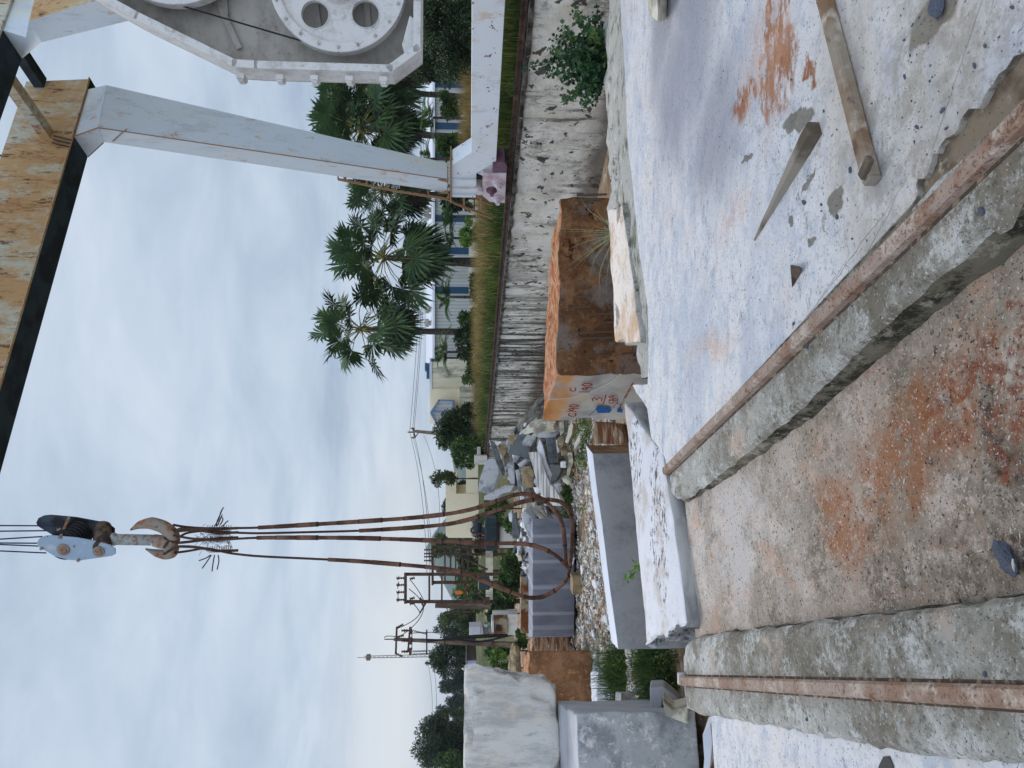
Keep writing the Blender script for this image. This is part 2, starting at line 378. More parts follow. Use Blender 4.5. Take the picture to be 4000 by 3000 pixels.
m_bed = mat('packed_dirt', lin(138, 122, 104), [dict(c=lin(100, 86, 70), s=6, d=8, lo=.45, hi=.62), dict(c=lin(175, 165, 150), s=14, d=6, lo=.56, hi=.68), dict(c=lin(60, 52, 45), s=70, d=3, lo=.62, hi=.7)], bump=[dict(s=25, d=6, h=.02)], coord='World')
m_pit = mat('stained_concrete', lin(190, 172, 156), [
    dict(c=lin(212, 202, 196), k='s', p=SP([(2850, 2050, 1.0, 1.5, 0), (2950, 1700, .6, .5, 0)], 1.27), js=.8, jf=2, lo=0, hi=.7, a=.9),
    dict(c=lin(160, 144, 126), s=1.3, d=10, r=.76, lo=.44, hi=.58, a=.85),
    dict(c=lin(222, 204, 190), s=4, d=11, r=.84, lo=.51, hi=.59, a=.8),
    dict(c=lin(206, 158, 128), s=2.6, d=10, r=.8, lo=.52, hi=.62, st=(1.2, .8, 1), a=.5),
    dict(c=lin(118, 108, 92), s=6, d=11, r=.85, lo=.53, hi=.60, a=.75, m=dict(s=.9, d=5, lo=.42, hi=.56)),
    dict(c=lin(118, 104, 86), k='s', p=SP([(3210, 2130, .5, .25, 0), (3450, 2200, .45, .2, 0), (3700, 2250, .5, .2, 0), (3550, 1600, .5, .3, 30), (3900, 1950, .5, .3, 0)], 1.27), js=.5, jf=3, lo=0, hi=.7, a=.8, m=dict(s=12, d=10, r=.85, lo=.43, hi=.55)),
    dict(c=lin(168, 104, 58), k='s', p=SP([(3300, 2050, .34, .3, 20), (3420, 1880, .35, .3, 0), (3500, 1780, .3, .25, 0), (3650, 1650, .3, .25, 0)], 1.27), js=.5, jf=3, lo=0, hi=.7, a=.8, m=dict(s=7, d=11, r=.84, lo=.40, hi=.54)),
    dict(c=lin(146, 76, 42), k='s', p=SP([(3700, 1540, .07, .22, 20), (3800, 1450, .08, .22, -20), (3880, 1640, .18, .09, 20), (3840, 1380, .2, .07, 10), (3670, 1700, .035, .18, 0), (3960, 1500, .2, .07, 0), (3960, 1250, .14, .08, 0), (3900, 1800, .1, .1, 0)], 1.27), js=.3, jf=7, lo=.05, hi=.5, a=.85, m=dict(s=13, d=11, r=.86, lo=.46, hi=.55)),
    dict(c=lin(70, 46, 34), k='s', p=SP([(3900, 1800, .16, .06, 60), (3860, 1650, .12, .05, 40), (3980, 2150, .08, .2, 0), (3830, 1560, .1, .05, 0)], 1.27), js=.25, jf=10, lo=.05, hi=.5, a=.85, m=dict(s=20, d=9, r=.8, lo=.46, hi=.54)),
    dict(c=lin(62, 54, 50), s=55, d=4, r=.65, lo=.60, hi=.64, a=.9),
    dict(c=lin(60, 55, 52), s=20, d=8, r=.8, lo=.60, hi=.64, a=.8),
    dict(c=lin(240, 230, 222), s=80, d=3, r=.6, lo=.61, hi=.66, a=.7),
], rough=.75, bump=[dict(s=3, d=9, r=.7, h=.03), dict(s=26, d=9, r=.85, h=.012)], coord='World')
m_plinth = mat('weathered_concrete', lin(182, 177, 168), [
    dict(c=lin(112, 100, 80), k='s', p=SP([(3700, 760, .9, .9, 0), (3350, 1200, .5, .5, 0), (4000, 500, .8, .8, 0), (3500, 2760, .5, .9, 0), (3000, 2560, .35, .7, 0)], 1.4), js=.7, jf=3, lo=0, hi=.8, a=.75, m=dict(s=4, d=9, r=.78, lo=.40, hi=.56)),
    dict(c=lin(128, 119, 104), s=1.2, d=9, r=.75, lo=.44, hi=.58, a=.9),
    dict(c=lin(218, 215, 210), s=3.4, d=10, r=.82, lo=.50, hi=.60, a=.85),
    dict(c=lin(204, 168, 142), s=2.2, d=7, lo=.56, hi=.68, a=.5),
    dict(c=lin(92, 86, 72), s=15, d=10, r=.85, lo=.53, hi=.60, a=.8),
    dict(c=lin(62, 60, 55), s=70, d=4, lo=.59, hi=.65, a=.8),
    dict(c=lin(226, 222, 214), s=50, d=4, lo=.60, hi=.66, a=.6),
], rough=.9, bump=[dict(s=5, d=9, r=.75, h=.03), dict(s=38, d=7, r=.75, h=.009)], coord='World')
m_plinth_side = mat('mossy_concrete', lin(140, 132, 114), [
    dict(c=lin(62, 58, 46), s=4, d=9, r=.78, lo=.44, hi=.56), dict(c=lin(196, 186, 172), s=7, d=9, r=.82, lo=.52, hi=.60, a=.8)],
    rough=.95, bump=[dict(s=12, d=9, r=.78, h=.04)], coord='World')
m_rail = mat('rusty_rail', lin(164, 142, 128), [dict(c=lin(144, 112, 92), s=3, d=8, lo=.46, hi=.60, a=.9), dict(c=lin(200, 184, 170), s=4, d=9, r=.75, lo=.5, hi=.62, a=.8), dict(c=lin(104, 70, 52), s=12, d=9, r=.75, lo=.56, hi=.64, a=.8), dict(c=lin(90, 66, 54), s=90, d=3, lo=.56, hi=.62, a=.7)], rough=.7, bump=[dict(s=60, d=4, h=.003)], coord='World')
m_slabtop = mat('speckled_white_marble', lin(214, 213, 218), [
    dict(c=lin(186, 172, 162), s=2.5, d=9, r=.72, lo=.48, hi=.62, a=.8),
    dict(c=lin(176, 150, 128), s=4, d=6, lo=.6, hi=.76, a=.7),
    dict(c=lin(52, 46, 44), s=17, d=7, r=.7, lo=.54, hi=.57, st=(.75, 1.2, 1), m=dict(k='s', p=SP([(2490, 1650, .6, .26, 0), (2480, 1790, .5, .4, 0), (2560, 1950, .9, .2, 0), (2590, 2180, .6, .2, 0), (2580, 2100, .6, .2, 0)], 1.42), js=.3, jf=3, lo=0, hi=.4)),
    dict(c=lin(60, 50, 46), s=30, d=4, lo=.66, hi=.71, a=.8)], rough=.5, bump=[dict(s=3, d=6, h=.015), dict(s=30, d=5, h=.003)], coord='World')
m_greyface = mat('sawn_grey_marble', lin(180, 178, 176), [dict(c=lin(125, 124, 126), s=2, d=6, lo=.4, hi=.65, st=(1, 1, 3)), dict(c=lin(176, 170, 162), s=5, d=7, lo=.58, hi=.7, a=.6)], rough=.6, bump=[dict(s=20, d=5, h=.002)], coord='World')
m_roughend = mat('broken_marble_end', lin(168, 168, 170), [dict(c=lin(70, 70, 70), s=12, d=9, r=.75, lo=.46, hi=.6, st=(1, 1, 1.6)), dict(c=lin(225, 225, 228), s=6, d=8, lo=.56, hi=.68)], rough=.9, bump=[dict(s=9, d=9, r=.75, h=.08)], coord='World')
m_whitetop = mat('clean_white_marble', lin(216, 219, 228), [dict(c=lin(200, 202, 212), s=3, d=6, lo=.5, hi=.75, a=.6), dict(c=lin(120, 115, 110), s=40, d=3, lo=.68, hi=.74, a=.7)], rough=.5, bump=[dict(s=20, d=5, h=.003)])
m_darkgrey = mat('dark_grey_marble', lin(158, 158, 160), [dict(c=lin(118, 118, 122), s=1.2, d=10, r=.75, lo=.4, hi=.65), dict(c=lin(165, 165, 168), s=5, d=9, r=.75, lo=.6, hi=.7, st=(.5, .5, 2), a=.6), dict(c=lin(122, 104, 84), s=2, d=5, lo=.58, hi=.7, a=.5)], rough=.55, bump=[dict(s=30, d=4, h=.002)])
m_brownend = mat('brown_stained_marble', lin(140, 112, 84), [dict(c=lin(112, 82, 56), s=3, d=6, lo=.4, hi=.6), dict(c=lin(168, 150, 130), s=4, d=6, lo=.56, hi=.7, a=.7)], bump=[dict(s=20, d=5, h=.004)])
m_orangetop = mat('split_orange_stone', lin(202, 152, 116), [dict(c=lin(168, 98, 56), s=5, d=8, r=.7, lo=.42, hi=.6, st=(1, 1.5, 1)), dict(c=lin(120, 60, 38), s=7, d=8, r=.7, lo=.56, hi=.66), dict(c=lin(150, 140, 135), s=2.5, d=5, lo=.66, hi=.74), dict(c=lin(235, 205, 175), s=30, d=5, lo=.6, hi=.72)], rough=.9, bump=[dict(s=5, d=9, r=.7, h=.09)])
m_orangeside = mat('drilled_stone_shaded_side', lin(156, 112, 76), [dict(c=lin(108, 72, 46), s=1.6, d=10, r=.75, lo=.42, hi=.58), dict(c=lin(136, 124, 118), s=1.1, d=9, r=.7, lo=.50, hi=.60, a=.85), dict(c=lin(84, 62, 48), s=6, d=10, r=.8, lo=.54, hi=.62, a=.7), dict(c=lin(196, 150, 106), s=9, d=10, r=.8, lo=.57, hi=.64, a=.7), dict(c=lin(72, 34, 20), k='v', s=4.5, jit=.5, lo=.32, hi=.16, m=dict(s=1.3, d=2, lo=.48, hi=.56)), ], rough=.9, bump=[dict(s=4, d=10, r=.75, h=.09), dict(s=28, d=6, h=.008)])  # block sides: stone grain, with their shade put into the darker brown
m_endface = mat('sawn_stone_face', lin(196, 190, 180), [dict(c=lin(206, 140, 70), k='z', js=.35, jf=3, lo=1.25, hi=1.5, a=.9), dict(c=lin(190, 120, 60), k='z', js=.25, jf=7, lo=1.55, hi=1.66, a=.9), dict(c=lin(200, 160, 110), s=2, d=6, lo=.54, hi=.68, a=.5), dict(c=lin(158, 152, 150), s=1.2, d=6, lo=.4, hi=.65)], rough=.7, bump=[dict(s=25, d=5, h=.002)], coord='World')
m_whiteblock = mat('white_marble_block', lin(214, 209, 202), [dict(c=lin(182, 178, 174), s=1.1, d=11, r=.78, lo=.46, hi=.60, st=(2.4, 2.4, .5)), dict(c=lin(150, 146, 142), s=9, d=10, r=.8, lo=.56, hi=.64, st=(1, 1, .35), a=.6), dict(c=lin(222, 206, 188), s=2.2, d=8, r=.7, lo=.52, hi=.66, st=(1, 1, .5), a=.7), dict(c=lin(172, 172, 176), s=.8, d=9, r=.68, lo=.58, hi=.72, dist=.6, a=.6), dict(c=lin(214, 196, 168), s=1.6, d=4, lo=.64, hi=.76, a=.6), dict(c=lin(120, 116, 112), s=45, d=4, lo=.66, hi=.72, a=.6)], rough=.75, bump=[dict(s=3, d=8, h=.02), dict(s=40, d=5, h=.003)], coord='World')
m_chip = mat('chipped_white_marble', lin(226, 224, 222), [dict(c=lin(125, 122, 120), s=4, d=8, r=.7, lo=.5, hi=.66), dict(c=lin(190, 160, 120), s=2, d=4, lo=.62, hi=.75, a=.5)], rough=.9, bump=[dict(s=3.5, d=8, r=.65, h=.15)], coord='World')
m_greyblock = mat('veined_grey_marble', lin(178, 180, 182), [dict(c=lin(126, 130, 136), s=1.8, d=11, r=.8, lo=.46, hi=.60, dist=.2, a=.8), dict(c=lin(226, 224, 222), s=4, d=11, r=.88, lo=.53, hi=.59, dist=.2, a=.9), dict(c=lin(90, 90, 92), s=14, d=9, r=.8, lo=.60, hi=.65, a=.6), dict(c=lin(150, 128, 112), s=10, d=6, lo=.62, hi=.74, a=.4)], rough=.75, bump=[dict(s=4, d=8, h=.02), dict(s=30, d=6, h=.005)], coord='World')
m_greysmooth = mat('sawn_pale_grey', lin(184, 184, 188), [dict(c=lin(160, 160, 166), s=1.5, d=5, lo=.4, hi=.7)], rough=.6, coord='World', bump=[dict(s=30, d=4, h=.002)])
m_stripe = mat('banded_blue_grey_marble', lin(126, 128, 140), [dict(c=lin(108, 110, 122), s=1.2, d=6, lo=.4, hi=.65, st=(3, 3, 1)), dict(c=lin(178, 182, 192), k='w', s=.42, d=1, dist=.25, lo=.93, hi=.99, a=.5), dict(c=lin(160, 163, 174), k='w', s=.27, d=1, dist=.3, lo=.95, hi=.99, a=.5)], rough=.5)
m_band = mat('dusty_band', lin(196, 198, 206), rough=.8)
m_strata = mat('layered_brown_rock', lin(196, 160, 130), [dict(c=lin(130, 84, 54), s=3, d=8, lo=.42, hi=.58, st=(.5, .5, 4)), dict(c=lin(235, 222, 205), s=4, d=8, lo=.55, hi=.66, st=(.5, .5, 3))], bump=[dict(s=5, d=9, r=.7, h=.12, st=(1, 1, 3))])
m_brownblock = mat('brown_marble_block', lin(158, 116, 84), [dict(c=lin(108, 74, 50), s=1.2, d=10, r=.78, lo=.42, hi=.58), dict(c=lin(196, 142, 92), s=2.4, d=10, r=.8, lo=.53, hi=.63), dict(c=lin(60, 58, 60), s=1.1, d=5, lo=.66, hi=.72)], bump=[dict(s=6, d=8, h=.03)])
m_soil = mat('yard_dirt', lin(150, 128, 102), [dict(c=lin(120, 92, 66), s=1.2, d=8, r=.7, lo=.42, hi=.6), dict(c=lin(196, 186, 170), s=2.5, d=9, r=.75, lo=.5, hi=.64), dict(c=lin(70, 74, 40), s=.6, d=6, lo=.56, hi=.66, a=.8), dict(c=lin(95, 70, 50), s=30, d=5, lo=.58, hi=.68)], bump=[dict(s=12, d=8, h=.06)], coord='World')
m_field = mat('field_soil', lin(96, 92, 52), [dict(c=lin(60, 70, 30), s=.4, d=8, lo=.4, hi=.6), dict(c=lin(140, 120, 80), s=.8, d=6, lo=.6, hi=.72)], bump=[dict(s=5, d=6, h=.1)], coord='World')
m_wall = mat('streaked_retaining_wall', lin(230, 226, 218), [
    dict(c=lin(190, 184, 174), s=.9, d=8, r=.7, lo=.42, hi=.62, a=.8),
    dict(c=lin(214, 200, 158), s=2.2, d=6, lo=.56, hi=.68, st=(1.5, 1.5, .3), a=.4),
    dict(c=lin(112, 108, 104), s=2.4, d=11, r=.84, lo=.50, hi=.57, st=(1, 1, .7), a=.75, m=dict(s=.6, d=5, lo=.38, hi=.55)),
    dict(c=lin(46, 43, 40), s=2.1, d=10, r=.78, lo=.46, hi=.54, dist=.35, st=(1.6, 1.6, .13), a=.95, m=dict(k='s', p=[(-3, 38, 13, 24, 0)], js=.1, jf=1, lo=0, hi=.4)),
    dict(c=lin(70, 66, 62), s=3.0, d=10, r=.8, lo=.52, hi=.58, dist=.3, st=(1.2, 1.2, .25), a=.8, m=dict(s=.5, d=4, lo=.45, hi=.6)),
    dict(c=lin(44, 40, 38), s=4.2, d=5, r=.55, lo=.60, hi=.63, a=.9),
    dict(c=lin(74, 62, 52), k='z', js=.9, jf=1.2, lo=.65, hi=.15, a=.8)], rough=.95, bump=[dict(s=8, d=9, r=.75, h=.03)], coord='World')
m_coping = mat('blackened_coping', lin(104, 98, 92), [dict(c=lin(46, 42, 40), s=4, d=8, r=.7, lo=.4, hi=.58), dict(c=lin(150, 140, 128), s=7, d=6, lo=.58, hi=.7)], bump=[dict(s=7, d=8, h=.06)], coord='World')
m_darkmetal = mat('old_steel', lin(92, 68, 56), [dict(c=lin(56, 42, 36), s=6, d=6, lo=.4, hi=.6), dict(c=lin(122, 90, 70), s=3, d=6, lo=.55, hi=.7)], rough=.7, coord='World')
m_paint = mat('chipped_pale_paint', lin(222, 227, 234), [dict(c=lin(180, 178, 170), s=2, d=10, r=.8, lo=.54, hi=.64, st=(1, 1, .5), a=.5), 
    dict(c=lin(198, 190, 168), s=.8, d=5, lo=.5, hi=.75, a=.5),
    dict(c=lin(120, 58, 40), s=3.4, d=9, r=.7, lo=.605, hi=.625, st=(1, 1, 1.2), a=.95),
    dict(c=lin(205, 160, 108), s=2.6, d=7, r=.7, lo=.58, hi=.68, st=(1, 1, .6), a=.5)], rough=.5, spec=.4, coord='World', bump=[dict(s=2, d=2, h=.004)])
m_leg = mat('pale_leg_paint', lin(200, 208, 216), [dict(c=lin(168, 172, 172), s=1.6, d=10, r=.78, lo=.50, hi=.62, st=(1.5, 1.5, .25), a=.55), 
    dict(c=lin(206, 198, 170), s=.7, d=9, r=.7, lo=.48, hi=.64, st=(1.5, 1.5, .3), a=.5),
    dict(c=lin(184, 132, 70), s=5, d=10, r=.8, lo=.575, hi=.62, st=(1, 1, .35), a=.75, m=dict(s=.6, d=3, lo=.42, hi=.58)), dict(c=lin(130, 124, 116), s=20, d=6, r=.7, lo=.6, hi=.66, a=.4)], rough=.5, spec=.4, coord='World')
m_girder = mat('rust_streaked_girder', lin(188, 192, 180), [
    dict(c=lin(184, 146, 96), s=1.2, d=11, r=.8, lo=.41, hi=.56, st=(.9, .9, .45), a=.9),
    dict(c=lin(150, 100, 58), s=2.6, d=11, r=.85, lo=.51, hi=.60, st=(1.6, 1.6, .35), a=.8),
    dict(c=lin(84, 50, 30), s=8, d=9, r=.78, lo=.56, hi=.62, st=(1, 1, .25), a=.85)], rough=.7, coord='World')
m_under = mat('dark_girder_tone', lin(52, 64, 70), [dict(c=lin(40, 46, 50), s=2, d=5, lo=.4, hi=.6)], rough=.9, spec=.1, coord='World')  # darker tone for the girder bottom faces and one cross tie
m_weld = mat('rusty_seam', lin(150, 118, 88), rough=.8)
m_bogie = mat('lilac_bogie_paint', lin(206, 192, 202), [dict(c=lin(165, 120, 120), s=2.5, d=6, lo=.55, hi=.7, a=.7), dict(c=lin(200, 170, 130), s=2, d=6, lo=.6, hi=.72, a=.6)], rough=.45, spec=.4, coord='World')
m_plum = mat('plum_guard_paint', lin(112, 84, 98), [dict(c=lin(84, 56, 66), s=5, d=6, lo=.5, hi=.65, a=.7)], rough=.45)
m_mach = mat('dusty_grey_machine_paint', lin(206, 203, 200), [dict(c=lin(120, 112, 102), s=16, d=10, r=.82, lo=.56, hi=.63, a=.6), dict(c=lin(160, 154, 148), s=5, d=10, r=.78, lo=.46, hi=.62, a=.6), dict(c=lin(98, 88, 78), s=9, d=8, r=.75, lo=.6, hi=.72, a=.6)], rough=.7, bump=[dict(s=18, d=6, h=.002)], coord='World')
m_machdark = mat('grimy_machine_plate', lin(172, 166, 158), [dict(c=lin(126, 118, 108), s=2, d=9, r=.72, lo=.45, hi=.65, st=(1, 1, 1.6), a=.7), dict(c=lin(96, 84, 70), s=14, d=9, r=.8, lo=.58, hi=.64, a=.6)], rough=.85, bump=[dict(s=25, d=6, h=.002)], coord='World')
m_black = mat('grease_and_hole_black', (.012, .012, .014), rough=.5)
m_hookpaint = mat('blue_grey_paint', lin(146, 164, 182), [dict(c=lin(176, 182, 190), s=5, d=6, lo=.5, hi=.7), dict(c=lin(120, 92, 74), s=9, d=6, lo=.63, hi=.7)], rough=.5)
m_hookdark = mat('dark_block_shell', lin(62, 70, 80), [dict(c=lin(34, 34, 36), s=5, d=6, lo=.4, hi=.6)], rough=.5)
m_forge = mat('worn_forged_hook', lin(140, 130, 120), [dict(c=lin(138, 96, 66), s=7, d=7, lo=.45, hi=.6), dict(c=lin(90, 66, 50), s=14, d=8, lo=.58, hi=.68)], rough=.6)
m_rope = mat('rusted_wire_rope', lin(92, 66, 54), [dict(c=lin(48, 34, 30), s=60, d=2, lo=.42, hi=.6)], rough=.8, bump=[dict(s=90, d=2, h=.004)])
m_sleeve = mat('brown_rope_sleeve', lin(116, 82, 66), [dict(c=lin(82, 56, 44), s=4, d=5, lo=.42, hi=.58), dict(c=lin(66, 40, 32), s=2.1, d=1, lo=.56, hi=.60, a=.7), dict(c=lin(156, 118, 92), s=14, d=6, lo=.62, hi=.72)], rough=.7)
m_joint = mat('sleeve_joint', lin(48, 30, 26), rough=.8)
m_wire = mat('hoist_wire', lin(40, 44, 84), rough=.6)
m_timber = mat('weathered_timber', lin(150, 136, 120), [dict(c=lin(132, 104, 80), s=2.5, d=6, lo=.45, hi=.65), dict(c=lin(205, 196, 182), s=4, d=8, lo=.52, hi=.66), dict(c=lin(96, 78, 66), s=6, d=7, lo=.6, hi=.7), dict(c=lin(150, 88, 48), s=1.8, d=4, lo=.62, hi=.7, a=.6)], rough=.9, bump=[dict(s=20, d=6, h=.004)])
m_timber2 = mat('grey_timber', lin(150, 140, 128), [dict(c=lin(96, 84, 72), s=3, d=8, lo=.45, hi=.62), dict(c=lin(70, 62, 56), s=2, d=5, lo=.6, hi=.7)], rough=.9, bump=[dict(s=18, d=6, h=.006)])
m_pebble = mat('blue_grey_stone_chip', lin(96, 100, 114), [dict(c=lin(64, 68, 80), s=12, d=5, lo=.42, hi=.6), dict(c=lin(170, 168, 172), s=18, d=6, lo=.66, hi=.74)], rough=.85)
m_pebble2 = mat('pale_stone_chip', lin(206, 198, 184), [dict(c=lin(160, 145, 120), s=12, d=5, lo=.5, hi=.65)], rough=.8)
m_darkrock = mat('dark_brown_stone', lin(100, 84, 74), [dict(c=lin(58, 46, 40), s=9, d=5, lo=.42, hi=.6)], rough=.85)
m_gravel = mat('marble_gravel', lin(206, 200, 190), [dict(c=lin(150, 146, 142), s=5, d=2, lo=.45, hi=.5), dict(c=lin(176, 136, 98), s=3.1, d=2, lo=.55, hi=.6), dict(c=lin(235, 232, 228), s=6.3, d=2, lo=.56, hi=.6), dict(c=lin(96, 92, 90), s=8, d=2, lo=.64, hi=.66)], rough=.85)
SL = {}
SL['cream'] = mat('cream_stone', lin(226, 218, 198), [dict(c=lin(160, 152, 138), s=3, d=7, lo=.45, hi=.62), dict(c=lin(196, 160, 104), s=2, d=5, lo=.6, hi=.7, a=.6)], bump=[dict(s=8, d=8, h=.03)])
SL['white'] = mat('white_stone', lin(240, 240, 244), [dict(c=lin(178, 180, 188), s=3, d=7, lo=.5, hi=.68)], rough=.7, bump=[dict(s=8, d=8, h=.02)])
SL['grey'] = mat('grey_stone', lin(186, 186, 188), [dict(c=lin(130, 130, 134), s=3, d=7, lo=.45, hi=.62), dict(c=lin(190, 190, 192), s=5, d=7, lo=.6, hi=.7)], rough=.7, bump=[dict(s=8, d=8, h=.02)])
SL['dark'] = mat('dark_slate', lin(104, 108, 110), [dict(c=lin(66, 68, 72), s=2, d=6, lo=.42, hi=.6), dict(c=lin(150, 152, 155), s=6, d=7, lo=.66, hi=.74, a=.6)], rough=.55)
SL['tan'] = mat('tan_stone', lin(172, 150, 116), [dict(c=lin(106, 90, 70), s=2.5, d=7, lo=.42, hi=.62), dict(c=lin(196, 184, 160), s=5, d=7, lo=.58, hi=.7)], bump=[dict(s=8, d=8, h=.03)])
SL['plank'] = mat('ribbed_white_stone', lin(236, 232, 228), [dict(c=lin(170, 162, 155), s=3, d=6, lo=.45, hi=.6, st=(.3, .3, 5))], bump=[dict(s=4, d=6, h=.03, st=(1, 1, 8))])
m_bark = mat('palm_bark', lin(92, 82, 74), [dict(c=lin(56, 48, 44), s=5, d=6, lo=.45, hi=.6, st=(1, 1, 3))], bump=[dict(s=5, d=5, h=.04, st=(1, 1, 4))])
m_wood = mat('tree_bark', lin(84, 72, 60), [dict(c=lin(50, 44, 38), s=4, d=6, lo=.4, hi=.6)])
def leafmat(nm, a, b, c, rough=.55):
    mt = mat(nm, lin(*a), [dict(c=lin(*b), s=.9, d=3, lo=.4, hi=.6), dict(c=lin(*c), s=2.6, d=4, lo=.54, hi=.66, a=.8)], rough=rough, spec=.3)
    bs = mt.node_tree.nodes['Principled BSDF']
    return mt
lf_palm = leafmat('fan_palm_leaf', (78, 104, 62), (56, 80, 52), (112, 132, 74))
lf_dead = leafmat('dead_palm_leaf', (110, 92, 76), (80, 64, 54), (140, 120, 100))
lf_pet = mat('palm_petiole', lin(150, 150, 76), [dict(c=lin(96, 80, 56), s=3, d=3, lo=.45, hi=.6)])
lf_dark = leafmat('dark_leaf', (52, 72, 38), (34, 50, 30), (86, 104, 50))
lf_mid = leafmat('green_leaf', (76, 104, 46), (50, 74, 34), (120, 142, 66))
lf_lite = leafmat('bright_leaf', (104, 138, 58), (74, 104, 40), (150, 172, 84))
lf_olive = leafmat('olive_leaf', (84, 96, 52), (54, 70, 38), (128, 124, 68))
lf_far = leafmat('distant_leaf', (62, 78, 62), (44, 58, 50), (92, 106, 72))
lf_bush = leafmat('glossy_bush_leaf', (54, 88, 52), (34, 62, 40), (108, 134, 70), .4)
lf_gdry = leafmat('dry_grass_blade', (168, 140, 84), (120, 104, 56), (196, 170, 116))
lf_ggrn = leafmat('grass_blade', (104, 120, 52), (68, 88, 36), (140, 140, 72))
m_cream = mat('cream_plaster', lin(250, 234, 204), [dict(c=lin(236, 220, 186), s=.5, d=5, lo=.45, hi=.7, a=.7), dict(c=lin(130, 124, 110), s=1.5, d=8, r=.7, lo=.58, hi=.68, st=(1, 1, .25), a=.35)], coord='World')
m_stainwall = mat('stained_plaster', lin(236, 228, 206), [dict(c=lin(110, 108, 102), s=1.0, d=8, r=.7, lo=.48, hi=.62, st=(1.5, 1.5, .3), a=.75)], coord='World')
m_sheet = mat('white_sheet_metal', lin(246, 247, 244), [dict(c=lin(206, 210, 210), k='w', s=1.2, d=0, lo=.3, hi=.7, a=.6), dict(c=lin(200, 190, 170), s=.6, d=8, lo=.5, hi=.7, a=.4, st=(1, 1, .3))], rough=.4, spec=.4, bump=[dict(k='w', s=4.0, d=0, h=.05)])
m_blue = mat('blue_sheet_metal', lin(66, 104, 142), [dict(c=lin(50, 84, 120), k='w', s=4.0, d=0, lo=.3, hi=.7, a=.5)], rough=.4, bump=[dict(k='w', s=4.0, d=0, h=.05)])
m_bluegable = mat('blue_trim', lin(116, 140, 178), rough=.5)
m_pole = mat('concrete_pole', lin(132, 116, 102), [dict(c=lin(92, 76, 64), s=2, d=6, lo=.42, hi=.6, st=(1, 1, .3))], coord='World')
m_trafo = mat('dark_transformer_paint', lin(50, 62, 70), [dict(c=lin(74, 84, 92), s=3, d=5, lo=.5, hi=.7, a=.6)], rough=.4, spec=.4)
m_lilac = mat('lilac_wall_paint', lin(172, 168, 200), rough=.8)
m_rustbox = mat('rusted_cabinet', lin(150, 140, 116), [dict(c=lin(112, 66, 34), s=3, d=7, lo=.42, hi=.55), dict(c=lin(70, 40, 24), s=5, d=6, lo=.56, hi=.66)], rough=.8)
m_orange = mat('orange_cloth', lin(230, 120, 60), rough=.9)
m_red = mat('red_paint', lin(150, 26, 30), rough=.7)
m_bluepaint = mat('blue_paint', lin(28, 96, 160), [dict(c=lin(20, 70, 130), s=20, d=4, lo=.5, hi=.6)], rough=.7)
m_chalk = mat('chalk_line', lin(200, 196, 180), rough=.9)
m_hill = mat('hill_forest', lin(70, 88, 60), [dict(c=lin(50, 70, 50), s=.01, d=8, lo=.4, hi=.6)], coord='World')
m_insul = mat('brown_porcelain', lin(84, 50, 44), rough=.3)
m_roof = mat('fibre_cement', lin(150, 146, 142), [dict(c=lin(110, 106, 100), s=3, d=6, lo=.45, hi=.6)])
# ------------------------------------------------------------------ terrain
RD = V((-.34, .94, 0)).normalized()        # gantry runway direction (away from camera)
WD = V((RD.y, -RD.x, 0))                   # across, towards the right / outside
ND = -RD
def wx(y): return 6.33 - .361 * (y - 12.2)
def gh(x, y):
    base = 0.0
    if y > 15: base = -.02 * min(y - 15, 20)
    if y > 44: base += min(1, (y - 44) / 12) * 2.6
    if x > wx(y) + .35 and y < 60: return 2.0 if y < 46 else max(2.0, base)
    return gy(x, y)
def gy(x, y):
    base = 0.0
    if y > 15: base = -.02 * min(y - 15, 20)
    if y > 44: base += min(1, (y - 44) / 12) * 2.6
    return base + fbm((x, y, 0), .35, 3) * .08 + fbm((x, y, 3), 1.7, 2) * .03
mb = MB()
nx, ny = 120, 120; xs = [-60 + 120 * i / nx for i in range(nx + 1)]; ys = [-8 + 98 * (j / ny) ** 1.25 for j in range(ny + 1)]
for j in range(ny + 1):
    for i in range(nx + 1):
        x, y = xs[i], ys[j]; mb.v.append(V((x, y, gy(x, y))))
for j in range(ny):
    for i in range(nx): a = j * (nx + 1) + i; mb.f.append([a, a + 1, a + nx + 2, a + nx + 1]); mb.m.append(1 if (ys[j] > 46 or xs[i] > wx(ys[j]) + .3) else 0)
tag(mb.build('ground', [m_soil, m_field], smooth=True, origin=(0, 0, 0)), kind='structure')
mb = MB()
for j in range(101):
    y = -6 + 53 * j / 100; xw = wx(y) + .3
    for i in range(41): x = xw + (70 * (i / 40) ** 2); mb.v.append(V((x, y, 2.0 + (0 if i == 0 else fbm((x, y, 0), .6, 3) * .06) - (.05 if i == 0 else 0))))
for j in range(100):
    for i in range(40): a = j * 41 + i; mb.f.append([a, a + 1, a + 42, a + 41]); mb.m.append(0)
tag(mb.build('ground', m_field, smooth=True, origin=(0, 0, 0)), kind='structure')
mb = MB(); mb.add([(-3000, 89.9, 2.2), (3000, 89.9, 2.2), (3000, 4000, 2.2), (-3000, 4000, 2.2)], [(0, 1, 2, 3)])
mb.add([(-3000, -8, -.3), (-59.9, -8, -.3), (-59.9, 90, 2.0), (-3000, 90, 2.0)], [(0, 1, 2, 3)]); mb.add([(59.9, -8, 2), (3000, -8, 2), (3000, 90, 2.2), (59.9, 90, 2.2)], [(0, 1, 2, 3)])
tag(mb.build('ground', m_field, origin=(0, 0, 0)), kind='structure')
